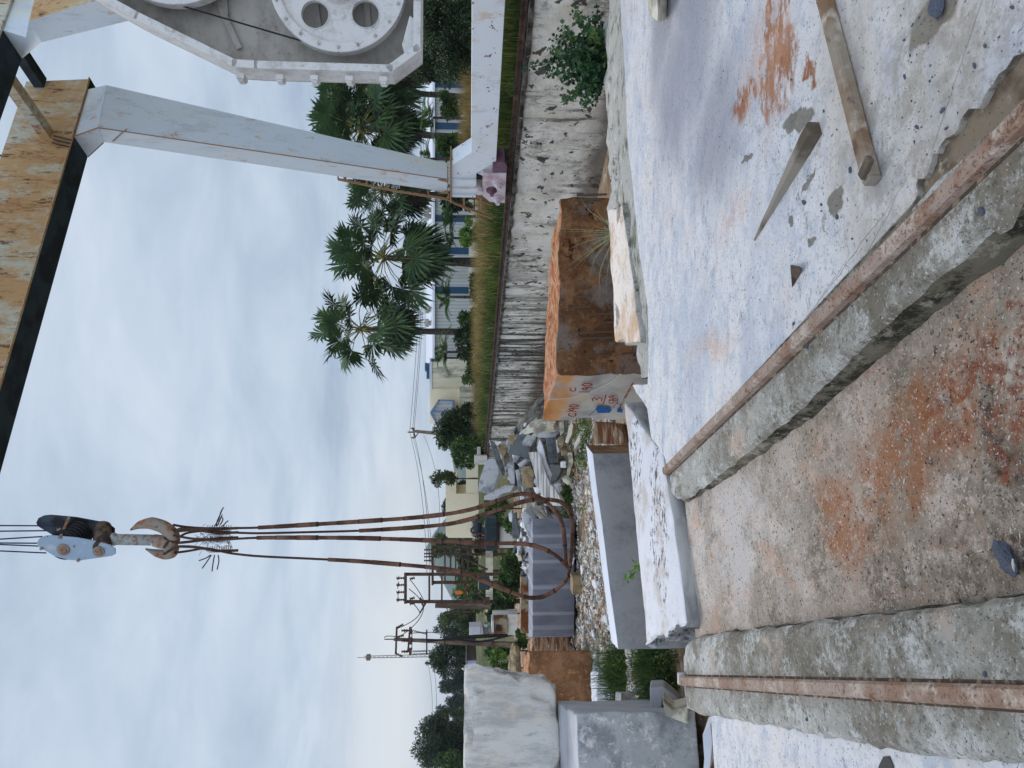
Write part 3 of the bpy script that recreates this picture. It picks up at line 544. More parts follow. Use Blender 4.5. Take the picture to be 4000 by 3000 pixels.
# far hills
mb = MB(); cols = []
for i in range(90):
    x = -1500 + i * 34; h = 22 + 66 * math.exp(-((x + 350) / 75) ** 2) + 22 * math.exp(-((x + 60) / 120) ** 2) + 20 * math.exp(-((x + 900) / 300) ** 2) + fbm((x, 0, 0), .01, 4) * 12
    cols.append([V((x, 1350, 0)), V((x, 1450, h * .6)), V((x, 1560, h)), V((x, 1800, 0))])
for c in cols: mb.v += c
for i in range(89):
    for j in range(3): a = i * 4 + j; mb.f.append([a, a + 4, a + 5, a + 1]); mb.m.append(0)
tag(mb.build('hills', m_hill, smooth=True, origin=(0, 1500, 0)), kind='structure')
# ------------------------------------------------------------------ platform
ZT = 1.41
def pitz(y): return 1.25 + .027 * (y - 2.7)
# far edge of the crust (picture points), then round behind the camera
edge_far = [(2380, 1560), (2470, 1508), (2528, 1500), (2532, 1400), (2528, 1200), (2500, 1000), (2478, 800), (2452, 560), (2438, 300), (2424, 0)]
far3 = [G(X, Y, ZT) for X, Y in edge_far[1:]]
brk = [(4250, -60), (4100, 70), (4000, 199), (3927, 271), (3882, 325), (3850, 384), (3768, 452), (3723, 520), (3633, 633), (3574, 750), (3560, 800)]
brk3 = [G(X, Y, ZT) for X, Y in brk]
railA0 = G(4400, 20, 1.45); railA1 = G(2588, 1839, 1.45); dA = (railA1 - railA0).normalized()
railB0 = G(4400, 2746, 1.45); railB1 = G(2653, 2660, 1.45); dB = (railB1 - railB0).normalized()
sA = V((dA.y, -dA.x, 0)); sB = V((dB.y, -dB.x, 0))
p_end = railA1 + sA * .035; p_end.z = ZT
crust = jline([brk3[0]] + brk3[1:], .018, .03, 3)
crust += [p_end]
crust += jline([p_end, G(2560, 1800, ZT), G(2528, 1600, ZT)] + far3, .18, .035, 5)[1:]
crust += [V((9.3, 8.2, ZT)), V((9.3, -3, ZT)), V((2.2, -3, ZT))]
mb = MB(); mb.poly([V((p.x, p.y, ZT)) for p in crust], (0, 0, -.03), mi=1, mtop=0)
tag(mb.build('concrete_floor', [m_floor, m_edge], origin=(0, 0, 0), bevel=.008), kind='structure')
# platform body under everything
body = [V((9.3, -3, 1.36)), V((-6, -3, 1.36)), V((-4.2, 4.65, 1.36))]
mb = MB()
plat = [G(X, Y, 1.3) for X, Y in [(2452, 560), (2438, 300), (2424, 0)]]
outl = [V((9.2, -2.9, 0)), V((9.2, 8.1, 0)), V((far3[-1].x, far3[-1].y - .03, 0)), V((far3[-3].x, far3[-3].y - .03, 0)), V((far3[-5].x, far3[-5].y - .03, 0)), V((far3[1].x - .05, far3[1].y - .03, 0)), V((-.35, 6.1, 0)), V((-.72, 5.9, 0)), V((railA0.x, railA0.y, 0)) - sA * .1, V((1.2, -2.9, 0))]
mb.poly([p + V((0, 0, -.2)) for p in outl], (0, 0, 1.585), mi=0)
tag(mb.build('platform_bed', m_bed, origin=(0, 0, 0)), kind='structure')
# pit floor (between the two plinths)
mb = MB(); L0 = G(4400, 2740, 1.25); 
a0 = railA0 - sA * .1; a1 = railA1 - sA * .05; b0 = railB0; b1 = railB1
rows = 30; 
for i in range(rows + 1):
    t = i / rows; pa = a0.lerp(a1, t); pb = b0.lerp(b1, t)
    if i == rows: pa = G(2690, 1960, 1.30) + V((.2, .03, 0)); pb = G(2735, 2500, 1.31) - V((.3, 0, 0))
    for j in range(21):
        q = pa.lerp(pb, j / 20); mb.v.append(V((q.x, q.y, pitz(q.y) + fbm(q, 1.2, 3) * .008)))
for i in range(rows):
    for j in range(20): a = i * 21 + j; mb.f.append([a, a + 1, a + 22, a + 21]); mb.m.append(0)
n0 = len(mb.v); 
for j in range(21):
    q = mb.v[rows * 21 + j]; mb.v.append(V((q.x, q.y, -.3)))
for j in range(20): mb.f.append([rows * 21 + j, rows * 21 + j + 1, n0 + j + 1, n0 + j]); mb.m.append(0)
tag(mb.build('pit_floor', m_pit, smooth=False, origin=(0, 0, 0)), kind='structure')
# plinths
def plinth(name, pts, ztop, label, seed, hole=False):
    P_ = [G(X, Y, ztop) for X, Y in pts]; P_ = jline(P_, .045, .010, seed, closed=True)
    mb = MB(); n = len(P_); c = sum(P_, V()) / n
    rings = []
    for (ins, dz) in ((.0, -1.0), (-.012, -.10), (.0, -.035), (.02, -.008), (.045, 0)):
        rg = []
        for i in range(n):
            a = P_[i - 1]; b = P_[(i + 1) % n]; t = (b - a).normalized(); nn = V((-t.y, t.x, 0))
            if nn.dot(c - P_[i]) < 0: nn = -nn
            p = P_[i] + nn * (ins + fbm(P_[i] + V((0, 0, dz * 5)), 9, 3) * .010); rg.append(V((p.x, p.y, ztop + dz)))
        rings.append(rg)
    for rg in rings: mb.v += rg
    for k in range(len(rings) - 1):
        for i in range(n):
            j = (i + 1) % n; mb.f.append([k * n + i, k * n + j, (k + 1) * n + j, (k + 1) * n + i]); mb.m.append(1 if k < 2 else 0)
    o = (len(rings) - 1) * n
    for t in tessellate_polygon([rings[-1]]): mb.f.append([o + i for i in t]); mb.m.append(0)
    return tag(mb.build(name, [m_plinth, m_plinth_side], smooth=False), label, 'plinth')
plinth('rail_plinth', [(4400, -20), (4000, 345), (3600, 745), (3000, 1345), (2592, 1815), (2584, 1860), (2592, 1900), (2620, 1942), (2655, 1955), (2690, 1938), (2900, 1770), (3060, 1640), (3300, 1400), (3493, 1210), (3700, 1040), (3850, 905), (4000, 800), (4400, 480)], 1.40, 'mossy concrete strip that carries the long slanting rusty rail', 4)
plinth('rail_plinth', [(4400, 2230), (4000, 2312), (3740, 2362), (3300, 2410), (3000, 2448), (2800, 2476), (2700, 2490), (2672, 2515), (2664, 2560), (2666, 2680), (2680, 2770), (2710, 2792), (2775, 2800), (3000, 2838), (3400, 2915), (3550, 2950), (4000, 2985), (4400, 3020)], 1.40, 'wide pale grey concrete strip under the straight rusty rail beside the marble blocks', 9)
m_railstrip = mat('dark_rail_strip', lin(84, 70, 58), [dict(c=lin(150, 130, 110), s=20, d=6, lo=.5, hi=.62)], coord='World')  # flat dark strip that shows along both sides of each rail
def rail(a, b, label, wd=.065, ends=None):
    d = (b - a).normalized(); s = V((d.y, -d.x, 0)); mb = MB()
    prof = [(-.5, -.055), (-.5, -.012), (-.34, 0), (.34, 0), (.5, -.012), (.5, -.055)]
    vs = []
    k = 24
    for i in range(k + 1):
        p = a.lerp(b, i / k)
        for u, z in prof: vs.append(p + s * (u * wd + noise.noise(p * 5) * .0008) + V((0, 0, z)))
    fs = []
    for i in range(k):
        for j in range(6): fs.append([i * 6 + j, i * 6 + (j + 1) % 6, (i + 1) * 6 + (j + 1) % 6, (i + 1) * 6 + j])
    fs.append(list(range(6))); fs.append([k * 6 + j for j in range(6)])
    mb.add(vs, fs)
    # web and foot stay inside the concrete: show only the foot edge
    mb.bar(a + V((0, 0, -.075)), b + V((0, 0, -.075)), .02, .05); 
    return mb
for a, b, lb in ((railA0, railA1, 'pinkish rusty rail slanting along the edge of the white floor'), (railB0, railB1, 'rusty orange rail running straight down the middle of the wide concrete strip')):
    t = thing('rail', (a + b) / 2 - V((0, 0, .06)), lb, 'rail'); gv = MB(); gv.bar(a - V((0, 0, .05)), b - V((0, 0, .05)), .088, .008); gv.build('groove_strip', m_railstrip, t); rail(a, b, lb).build('rail_head', m_rail, t)
    if b is railB1:
        mb = MB(); mb.box(b + V((0, .045, -.03)), (.085, .03, .055), math.atan2(-b.x, 1) * 0); mb.build('end_stop', m_slabtop, t, bevel=.005)
# left floor beside plinth B
mb = MB(); lf = [G(X, Y, 1.36) for X, Y in [(2775, 2805), (3000, 2835), (3400, 2910), (3550, 2945), (4000, 2985), (4400, 3015)]]
lfo = [p + V((.06, 0, 0)) for p in lf] + [V((-4, .8, 1.36)), V((-5.2, 2, 1.36)), V((-3.0, 4.75, 1.36))]
mb.poly(lfo, (0, 0, -1.5)); tag(mb.build('side_floor', m_floor, origin=(0, 0, 0)), kind='structure')
# rubbly bank beyond the crust
mb = MB(); inner = [G(X, Y, 1.402) for X, Y in [(2546, 1470), (2545, 1300), (2530, 1050), (2500, 860), (2472, 560), (2458, 300), (2444, 0), (2440, -300)]]
outer = [G(X, Y, 1.26) for X, Y in [(2508, 1480), (2496, 1360), (2440, 1340), (2412, 1150), (2396, 900), (2383, 700), (2372, 400), (2365, 100)]]
K = 60; rr_ = []
def along(l, t):
    q = t * (len(l) - 1); i = min(int(q), len(l) - 2); return l[i].lerp(l[i + 1], q - i)
for i in range(K + 1):
    a = along(inner, i / K); b = along(outer, i / K)
    for j in range(7):
        p = a.lerp(b, j / 6); p = p + V((0, 0, (fbm(p, 3.5, 4) * .05 + .015) * min(j, 3) / 3)); 
        if j in (5, 6): p += noise.noise_vector(p * 3) * .07
        mb.v.append(p)
    q = mb.v[-1]; mb.v.append(V((q.x + .02, q.y + .15, -.2)))
for i in range(K):
    for j in range(7): a = i * 8 + j; mb.f.append([a, a + 1, a + 9, a + 8]); mb.m.append(0)
m_bank = mat('mossy_marble_rubble', lin(204, 200, 192), [dict(c=lin(120, 122, 100), s=3, d=8, r=.75, lo=.5, hi=.62), dict(c=lin(90, 86, 80), s=9, d=8, r=.75, lo=.58, hi=.68), dict(c=lin(226, 222, 222), s=5, d=6, lo=.55, hi=.7)], bump=[dict(s=6, d=9, r=.75, h=.08)], coord='World')
tag(mb.build('bank', m_bank, smooth=False, origin=(0, 0, 0)), kind='structure')
# ------------------------------------------------------------------ big stones round the platform
# white topped slab butting against the plinths
zt = 1.425
c = [G(2735, 2475, zt - .12), G(2690, 1900, zt - .1), G(2450, 1520, zt), G(2526, 2512, zt)]
fl, fr = G(2682, 2440, zt), G(2590, 1780, zt); br, bl = G(2437, 1568, zt), G(2524, 2515, zt)
stone('marble_slab', [V((q.x, q.y, .55)) for q in (fl, fr, br, bl)] + [fl, fr, br, bl], [m_greyface, m_slabtop, m_roughend], (0, 1, 0, 0, 0, 2), n=34, rnd=.03, amp=.008, freq=2.5, seed=2, chip=.05, face_amp={5: .07})
tag(bpy.context.scene.collection.objects[-1], 'black speckled white topped slab with a broken left end at the rail ends', 'marble slab')
# piece of slab on the platform edge by the grass tuft
fl, fr = G(2500, 1340, 1.41), G(2430, 800, 1.41); br, bl = G(2374, 820, 1.41), G(2402, 1338, 1.41)
stone('stone_slab', [V((q.x, q.y, 1.0)) for q in (fl, fr, br, bl)] + [fl, fr, br, bl], [m_bank, mat('orange_stained_marble', lin(232, 220, 210), [dict(c=lin(208, 174, 142), s=1.3, d=10, r=.7, lo=.48, hi=.62), dict(c=lin(160, 150, 140), s=9, d=9, r=.8, lo=.54, hi=.62, a=.7), dict(c=lin(150, 132, 120), s=3, d=7, lo=.6, hi=.7)], bump=[dict(s=8, d=7, h=.02)], coord='World')], (0, 1, 0, 0, 0, 0), n=26, rnd=.02, amp=.012, freq=3, seed=5, chip=.05)
tag(sc.collection.objects[-1], 'orange tinged thin slab with a broken end on the platform edge by the grass tuft', 'stone slab')
# white topped dark grey block
zt = 1.30
fl, fr = G(2414, 2538, zt), G(2314, 1771, zt); br, bl = G(2288, 1738, zt), G(2389, 2508, zt)
br = fr + RD * 1.05 ; br = G(2288, 1738, zt)
o = stone('marble_block', [V((q.x, q.y, -.1)) for q in (fl, fr, br, bl)] + [fl, fr, br, bl], [m_darkgrey, m_whitetop, m_brownend], (0, 1, 0, 2, 0, 0), n=20, rnd=.012, amp=.006, freq=2, seed=3)
tag(o, 'long dark grey block with a clean white top, just beyond the speckled slab', 'marble block')
# orange block with painted numbers
zt = 1.7
A_, B_ = G(2165, 1470, zt), G(2192, 768, zt); Lb = G(2122, 1642, zt)
dv = Lb - A_; Cb = [A_, B_, B_ + dv * .9, Lb]
ob = thing('marble_block', V((A_.x, A_.y, -.1)), 'big rust orange block with red numbers and blue paint on its sawn end', 'marble block')
stone('block_body', [V((q.x, q.y, -.1)) for q in Cb] + [q.copy() for q in Cb], [m_orangeside, m_orangetop, m_endface], (0, 1, 0, 0, 0, 2), n=34, rnd=.03, amp=.02, freq=1.6, seed=8, chip=.10, parent=ob, face_amp={1: .06, 2: .03})
# brown stain on the end face drawn as part of the stone colour
nf = (Lb - A_).cross(V((0, 0, 1))).normalized()
if nf.dot(EYE - A_) < 0: nf = -nf
PF = A_ + nf * .045
def face_pt(X, Y): return Q(X, Y, PF, nf)
def ribbon(mb, pts, wd, n=nf, th=.004):
    for a, b in zip(pts[:-1], pts[1:]):
        d = (b - a)
        if d.length < 1e-5: continue
        d.normalize(); s = n.cross(d).normalized() * wd / 2; e = d * wd * .35
        mb.hexa([a - e - s, b + e - s, b + e + s, a - e + s, a - e - s + n * th, b + e - s + n * th, b + e + s + n * th, a - e + s + n * th])
def T4(x, y): return face_pt(2050 + x * .226, 1450 + y * .226)
GL = {'C': [[(.8, .95), (.3, .95), (0, .6), (.1, .15), (.5, 0), (.85, .12)]], '1': [[(.4, 0), (.4, 1)]], '9': [[(.8, .75), (.5, 1), (.1, .85), (.1, .6), (.5, .5), (.8, .7), (.8, 0)]],
      '0': [[(.5, 0), (.1, .25), (.1, .75), (.5, 1), (.9, .75), (.9, .25), (.5, 0)]], '3': [[(.1, .95), (.6, 1), (.8, .75), (.35, .52), (.85, .3), (.6, 0), (.05, .05)]],
      'S': [[(.9, .9), (.4, 1), (.1, .75), (.8, .35), (.6, 0), (.05, .1)]], 'B': [[(.1, 0), (.1, 1), (.7, .9), (.7, .6), (.15, .5), (.85, .4), (.8, .05), (.1, 0)]],
      'A': [[(0, 0), (.5, 1), (1, 0)], [(.2, .4), (.8, .4)]], 'V': [[(0, 1), (.5, 0), (1, 1)]], '-': [[(.1, .5), (.9, .5)]], '5': [[(.9, 1), (.2, 1), (.15, .55), (.7, .55), (.85, .25), (.5, 0), (.1, .08)]],
      'L': [[(.1, 1), (.1, 0), (.8, 0)]], 'U': [[(.1, 1), (.1, .1), (.8, .1), (.8, 1)]], 'M': [[(0, 0), (.1, 1), (.5, .4), (.9, 1), (1, 0)]], '/': [[(0, 0), (1, 1)]], '2': [[(.1, .8), (.5, 1), (.8, .75), (.1, 0), (.9, 0)]], '7': [[(.1, 1), (.9, 1), (.4, 0)]]}
def write(mb, s, p0, p1, h, wd):
    """text from p0 to p1 (zoom points along the baseline), height h (zoom px, up = smaller x)"""
    n = len(s); dx = (p1[0] - p0[0]) / n; dy = (p1[1] - p0[1]) / n
    for i, ch in enumerate(s):
        for st in GL.get(ch, []):
            pts = [T4(p0[0] + dx * (i + a * .78) - b * h, p0[1] + dy * (i + a * .78)) for a, b in st]
            # round the strokes
            ribbon(mb, pts, wd)
for ws in ((('C', (885, 780), (885, 700), 130, .022), ('1', (885, 712), (880, 640), 155, .02), ('90', (925, 680), (935, 560), 165, .02)),
           (('C', (880, 345), (880, 255), 100, .018),), (('1', (1120, 372), (1120, 320), 175, .02), ('90', (1165, 325), (1165, 190), 175, .022)),
           (('3', (1335, 520), (1330, 420), 165, .018),), (('5B9', (1610, 560), (1600, 405), 150, .016),), (('35-5UJ1/1MUM/2U02-300', (1640, 660), (1890, 195), 34, .007),)):
    mb = MB()
    for a_ in ws: write(mb, *a_)
    if ws[0][0] == '3': ribbon(mb, [T4(1350, 570), T4(1385, 480), T4(1402, 405)], .016)
    mb.build('lettering', m_red, ob)
mb = MB()
cc = [(1250, 600), (1460, 620), (1500, 665), (1470, 715), (1260, 720), (1225, 650)]
mb.poly([T4(*q) for q in cc], nf * .005); cc = [(1600, 650), (1690, 655), (1690, 715), (1590, 700)]; mb.poly([T4(*q) for q in cc], nf * .005)
ribbon(mb, [T4(1240, 640), T4(1180, 700), T4(1110, 770)], .012); ribbon(mb, [T4(1640, 660)] + [T4(1600 + 62 * math.cos(a), 615 - 55 * math.sin(a)) for a in [R(q) for q in range(-40, 220, 20)]], .012)
ribbon(mb, [T4(1280, 590), T4(1240, 640)], .02); mb.build('blue_paint_patch', m_bluepaint, ob)
mb = MB(); ribbon(mb, [T4(*q) for q in [(400, 490), (600, 480), (800, 460), (950, 425), (1100, 375), (1250, 310), (1400, 240), (1520, 170), (1600, 105), (1660, 45)]], .018); mb.build('chalk_mark', m_chalk, ob)
# drill grooves on the long face
nl = V((B_.y - A_.y, -(B_.x - A_.x), 0)).normalized()
if nl.dot(EYE - A_) < 0: nl = -nl
m_groove = mat('drill_groove', lin(96, 78, 66), rough=.9); mb = MB()
for (x0, x1, y) in ((540, 690, 830), (530, 690, 910), (520, 670, 1000), (640, 900, 1060), (790, 900, 1130), (580, 930, 1215), (620, 920, 1265), (600, 850, 1420), (950, 1090, 1400), (550, 800, 70), (560, 820, 30)):
    P0_ = A_ + nl * .055; a = Q(2000 + x0 * .452, 750 + y * .452, P0_, nl); b = Q(2000 + x1 * .452, 750 + (y - 10) * .452, P0_, nl); mb = MB(); mb.tube([a, b], .016, 8); mb.build('groove_strip', m_groove, ob)
# grey and white blocks stacked on the left
g0 = V((-4.0, 8.95, 0)); g1 = g0 + RD * 2.2; lft = -WD * 3.3
o = stone('marble_block', [V((*(g0 + lft).xy, .22)), V((*g0.xy, .22)), V((*g1.xy, .22)), V((*(g1 + lft).xy, .22))] + [V((*(g0 + lft).xy, 1.7)), V((*g0.xy, 1.7)), V((*g1.xy, 1.7)), V((*(g1 + lft).xy, 1.7))], [m_greyblock, m_greysmooth], (0, 1, 0, 1, 0, 0), n=30, rnd=.03, amp=.012, freq=2.5, seed=11, chip=.06, face_amp={2: .02})
tag(o, 'veined grey block underneath the big white block', 'marble block')
w0 = V((-4.12, 10.75, 0)); w1 = w0 + RD * 1.7
o = stone('marble_block', [V((*(w0 + lft).xy, 1.67)), V((w0.x - .25, w0.y, 1.69)), V((w1.x - .2, w1.y, 1.68)), V((*(w1 + lft).xy, 1.67))] + [V((*(w0 + lft).xy, 3.07)), V((*w0.xy, 3.06)), V((*w1.xy, 3.05)), V((*(w1 + lft).xy, 3.06))], [m_whiteblock, m_chip], (0, 0, 0, 1, 0, 0), n=44, rnd=.07, amp=.02, freq=1.8, seed=13, chip=.30, face_amp={3: .10})
tag(o, 'big rough white block stacked on top of the grey block', 'marble block')
for (px, py, s_) in ((-6.2, 9.9, 1), (-4.75, 9.5, 2)):
    z = .0 if s_ else 1.70; mb = MB(); mb.box((px, py, z + (.1 if s_ else .04)), (.18, .9, .2 if s_ else .08), R(20)); tag(mb.build('packing_block', m_darkrock, bevel=.01), ['stone spacer pinched between the white block and the grey block', 'low dark packer under the far end of the grey block', 'low dark packer under the near corner of the grey block'][s_], 'packer')
# brown, striped, layered blocks further off
def blk(pts, zt_, zb, depth, ms, fm, label, cat='marble block', **kw):
    fl, fr = G(*pts[0], zt_), G(*pts[1], zt_); dd = RD * depth if kw.pop('dir', None) is None else V((0, depth, 0))
    c4 = [fl, fr, fr + dd, fl + dd]
    o = stone('marble_block', [V((q.x, q.y, zb)) for q in c4] + [q.copy() for q in c4], ms, fm, **kw); return tag(o, label, cat)
def blkd(Xt, Xb, Y0, Y1, zb, depth, ms, fm, label, cat='marble block', ztop=None, **kw):
    """block whose front-bottom edge sits at picture height Xb on z=zb"""
    a, b = G(Xb, Y0, zb), G(Xb, Y1, zb); y = (a.y + b.y) / 2; z1 = D(Xt, (Y0 + Y1) / 2, y).z
    a = D(Xb, Y0, y); b = D(Xb, Y1, y); dd = RD * depth
    c4 = [V((a.x, y, 0)), V((b.x, y, 0)), V((b.x, y, 0)) + dd, V((a.x, y, 0)) + dd]
    o = stone(kw.pop('name', 'marble_block'), [q + V((0, 0, zb)) for q in c4] + [q + V((0, 0, z1)) for q in c4], ms, fm, **kw); return tag(o, label, cat)
blkd(2080, 2244, 2484, 2024, -.05, 1.5, [m_stripe, m_stripe], (0, 1, 0, 0, 0, 0), 'smooth blue grey block with pale bands behind the hanging slings', n=16, rnd=.02, amp=.01, freq=2, seed=21)
blkd(2062, 2318, 2765, 2540, -.05, 1.6, [m_brownblock, m_orangetop], (0, 1, 0, 0, 0, 0), 'tall brown and orange block between the striped block and the white block', n=18, rnd=.05, amp=.03, freq=2, seed=22, chip=.1, face_amp={1: .10})
blkd(2078, 2225, 2545, 2478, -.05, 1.3, [m_strata], (0,) * 6, 'layered pink and white rock wedged beside the tall brown block', cat='rock', name='layered_rock', n=14, rnd=.05, amp=.06, freq=3, seed=23)
blkd(2332, 2398, 2775, 2618, .0, .8, [m_whitetop, m_whitetop, SL['tan']], (0, 1, 0, 0, 0, 0), 'white slab lying on the ground in front of the tall brown block', cat='marble slab', name='marble_slab', n=14, rnd=.03, amp=.03, freq=3, seed=24, chip=.08)
blkd(2425, 2510, 2790, 2705, .0, .5, [m_greyface], (0,) * 6, 'small grey brown sawn cube beside the weeds', name='stone_offcut', cat='offcut', n=8, rnd=.015, amp=.008, seed=25)
blkd(2497, 2540, 2790, 2714, .0, .35, [SL['cream']], (0,) * 6, 'cream chipped offcut behind the wedge shaped pair', name='stone_offcut', cat='offcut', n=8, rnd=.02, amp=.02, seed=26)
chunk('stone_offcut', [(2538, 2686), (2594, 2684), (2640, 2720), (2680, 2760), (2640, 2775), (2588, 2732), (2585, 2775), (2540, 2770)], 9.4, .5, [m_greysmooth], 'pale wedge shaped offcut with speckled top near the end of the straight rail', 'offcut', tilt=(.2, .25))
chunk('stone_offcut', [(2588, 2735), (2632, 2774), (2690, 2760), (2690, 2830), (2600, 2800)], 8.9, .4, [SL['cream']], 'cream wedge offcut leaning against the grey block corner', 'offcut', tilt=(.1, .3))
chunk('marble_slab', [(2745, 2870), (2775, 2830), (2782, 2900), (2774, 2990), (2760, 3050), (2745, 3050)], 5.6, .35, [m_whitetop], 'white shard standing under the grey block beside the side floor', 'marble slab', tilt=(.0, .5))
# retaining wall with gantry rail
def wl(s, off=0.0, z=0.0):      # s: y coordinate along wall
    return V((wx(s), s, z)) + WD * off
wt = thing('retaining_wall', wl(24, .2, -.6), 'long white retaining wall with black drip streaks carrying the gantry rail', 'wall')
mb = MB(); mb.poly([wl(-4, 0, -.8), wl(41.5, 0, -.8), wl(41.5, .6, -.8), wl(-4, .6, -.8)], (0, 0, 2.72)); mb.build('wall_face', m_wall, wt)
mb = MB(); top = []; 
for i in range(300):
    s = -4 + 45.6 * i / 299; j = fbm((s, 0, 0), 2.2, 4) * .05
    top.append([wl(s, -.05 + j, 1.90 + fbm((s, 5, 0), 3, 3) * .04), wl(s, -.06 + j * .7, 1.985 + fbm((s, 2, 0), 3, 3) * .012), wl(s, .62, 2.01), wl(s, .62, 1.9)])
for q in top: mb.v += q
for i in range(299):
    for j in range(3): a = i * 4 + j; mb.f.append([a, a + 4, a + 5, a + 1]); mb.m.append(0)
mb.f += [[0, 1, 2, 3], [299 * 4, 299 * 4 + 1, 299 * 4 + 2, 299 * 4 + 3]]; mb.m += [0, 0]
mb.build('coping', m_coping, wt)
mb = MB(); a, b = wl(-4, .14, 0), wl(42.5, .14, 0)
mb.bar(a + V((0, 0, 2.10)), b + V((0, 0, 2.10)), .065, .035); mb.bar(a + V((0, 0, 2.055)), b + V((0, 0, 2.055)), .016, .06); mb.bar(a + V((0, 0, 2.02)), b + V((0, 0, 2.02)), .12, .015)
tag(mb.build('crane_rail', m_darkmetal, origin=(a + b) / 2 + V((0, 0, 2))), 'thin rusty crane rail on top of the streaked retaining wall', 'rail')
mb = MB(); p = D(1878, 1795, 40.3); mb.box(p, (.5, .5, .7)); mb.box(p + V((.45, 0, .1)), (.5, .15, .2)); tag(mb.build('rail_buffer', m_whiteblock, bevel=.03), 'pale end stop where the crane rail finishes', 'rail buffer')
# ------------------------------------------------------------------ gantry crane
PW = wl(14, -.02, 0); NW = -WD          # plane of the yard-side face of the end carriage
def RW(X, Y, off=0.0): return Q(X, Y, PW + WD * off, NW)
ga = thing('gantry_crane', V((PW.x, PW.y, 2.1)), 'pale rust streaked gantry crane leg, end beam and overhead girders', 'gantry crane')
mb = MB(); yb = RW(1843, 0); far = PW - RD * 9.5
def face(pts): return [RW(a, b) for a, b in pts]
ztop = RW(1841, 300).z; zbot = RW(1958, 260).z
nr1 = V((0, 0, ztop)) + (PW - RD * 16).to_2d().to_3d(); nr2 = V((0, 0, zbot)) + (PW - RD * 16).to_2d().to_3d()
outl = face([(1764, 645), (1840, 597)]) + [nr1, nr2] + face([(1938, 632), (1861, 677), (1858, 772), (1764, 771)])
mb.poly(outl, WD * .40); mb.build('end_beam', m_paint, ga, bevel=.006, seg=1)
mb = MB()                                # stiffener folds on the post
for y in (700, 735, 760):
    a, b = RW(1768, y), RW(1856, y); mb.poly([a, b, b - RD * .05, a - RD * .05], -WD * .035)
mb.build('post_stiffener', m_leg, ga)
mb = MB(); a, b = RW(1763, 787), RW(1763, 640); mb.poly([a - WD * .05, b - WD * .05 - RD * .0, b + WD * .47, a + WD * .47], V((0, 0, .03)));
for y in (650, 695, 730, 765):
    p = RW(1760, y) + V((0, 0, .04)); mb.cyl(p - WD * .03, p - WD * .03 + V((0, 0, .04)), .022, n=6)
mb.build('leg_flange', m_weld, ga)
# leg
S1 = RW(384, 497); S0 = RW(1748, 699)     # ridge (near corner of the yard face)
L1 = RW(405, 556); L0 = RW(1750, 752); LG = RW(425, 551); LM = RW(746, 549) if False else None
def leg(R1, R0, Q1, Q0, w1, w0, gus):
    mb = MB(); C_ = [R0, R0 + WD * w0, Q0 + WD * w0, Q0, R1, R1 + WD * w1, Q1 + WD * w1, Q1]; mb.hexa(C_)
    return mb
mb = leg(S1, S0, L1, L0, 1.06, .43, 0)
mb.build('leg', m_leg, ga, bevel=.008, seg=1)
mb = MB(); mb.tube([S1 - WD * .01, S0 - WD * .01], .012, 5); mb.tube([S1 + V((0, 0, -.55)) - WD * .012 + RD * .02, S1 + V((0, 0, -.1)) + RD * .42 - WD * .012], .012, 5)
for p, q in ((S0, L0), (L0, S0)):
    d = (q - p).normalized(); z = V((0, 0, 1)); mb.poly([p - WD * .012, p - WD * .012 + z * .22, p + d * .1 - WD * .012], -WD * .02)
mb.build('leg_seam', m_weld, ga)
# girders
GD = V((-.91, -.42, 0)).normalized(); GN = V((-GD.y, GD.x, 0))
GN = GN if GN.dot(V((0, 1, 0))) > 0 else -GN
P1 = RW(289, 533); GW = .6; GH = 1.3
def girder(P, wgt, lab):
    a = P - GD * 1.6; b = P + GD * 17
    mb = MB(); q = [a, b, b + GN * GW, a + GN * GW]
    bot = [p.copy() for p in q]; top = [p + V((0, 0, GH)) for p in q]; top[0] = top[0] + GD * .12; top[3] = top[3] + GD * .12
    mb.hexa(bot + top); mb.m[0] = 1
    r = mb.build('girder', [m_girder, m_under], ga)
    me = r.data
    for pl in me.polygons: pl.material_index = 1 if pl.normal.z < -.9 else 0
    mb = MB()
    for s in range(0, 17, 1):
        if s % 5 == 3: p = P + GD * s; mb.bar(p - GN * .012, p - GN * .012 + V((0, 0, GH)), .03, .01)
    mb.bar(a + V((0, 0, GH + .02)) + GD * .1, b + V((0, 0, GH + .02)), GW + .12, .03, upv=(0, 0, 1)) if False else None
    mb.bar(a + V((0, 0, .01)) - GN * .03, b + V((0, 0, .01)) - GN * .03, .05, .02); mb.build('girder_seam', m_girder, ga)
girder(P1, 0, 0)
SH = 2.55
P2 = P1 - GN * SH; girder(P2, 0, 0)
# haunch of each leg under its girder
def haunch(b4, Pt, near):
    mb = MB(); z = V((0, 0, -.003)); e = -GD * 1.30
    t = [Pt, Pt + e, Pt + e + GN * GW, Pt + GN * GW]
    mb.hexa(b4 + [p + z for p in t]); return mb
haunch([S1, S1 + WD * 1.06, L1 + WD * 1.06, L1], P1, 1).build('leg_haunch', m_leg, ga)
mb = MB(); z = V((0, 0, .012)); mb.tube([P1 - GN * .01 - z, S1 - WD * .012], .012, 5); mb.tube([P1 + GN * GW - z, L1 - WD * .01], .010, 5); mb.tube([P1 - GN * .012 - z, P1 - GD * 1.3 - GN * .012 - z], .014, 5); mb.build('leg_seam', m_weld, ga)
mid = (P1 + P2) / 2 + GN * GW / 2
def mir(p):
    d = (p - mid).dot(RD); return p - RD * (2 * d)
mb = MB(); q1, r1 = RW(163, 165), RW(113, 81)
def ext(a, b): return a + (b - a) * ((S0.z - a.z) / (b.z - a.z))
q0, r0 = ext(q1, RW(527, 75)), ext(r1, RW(384, 0))
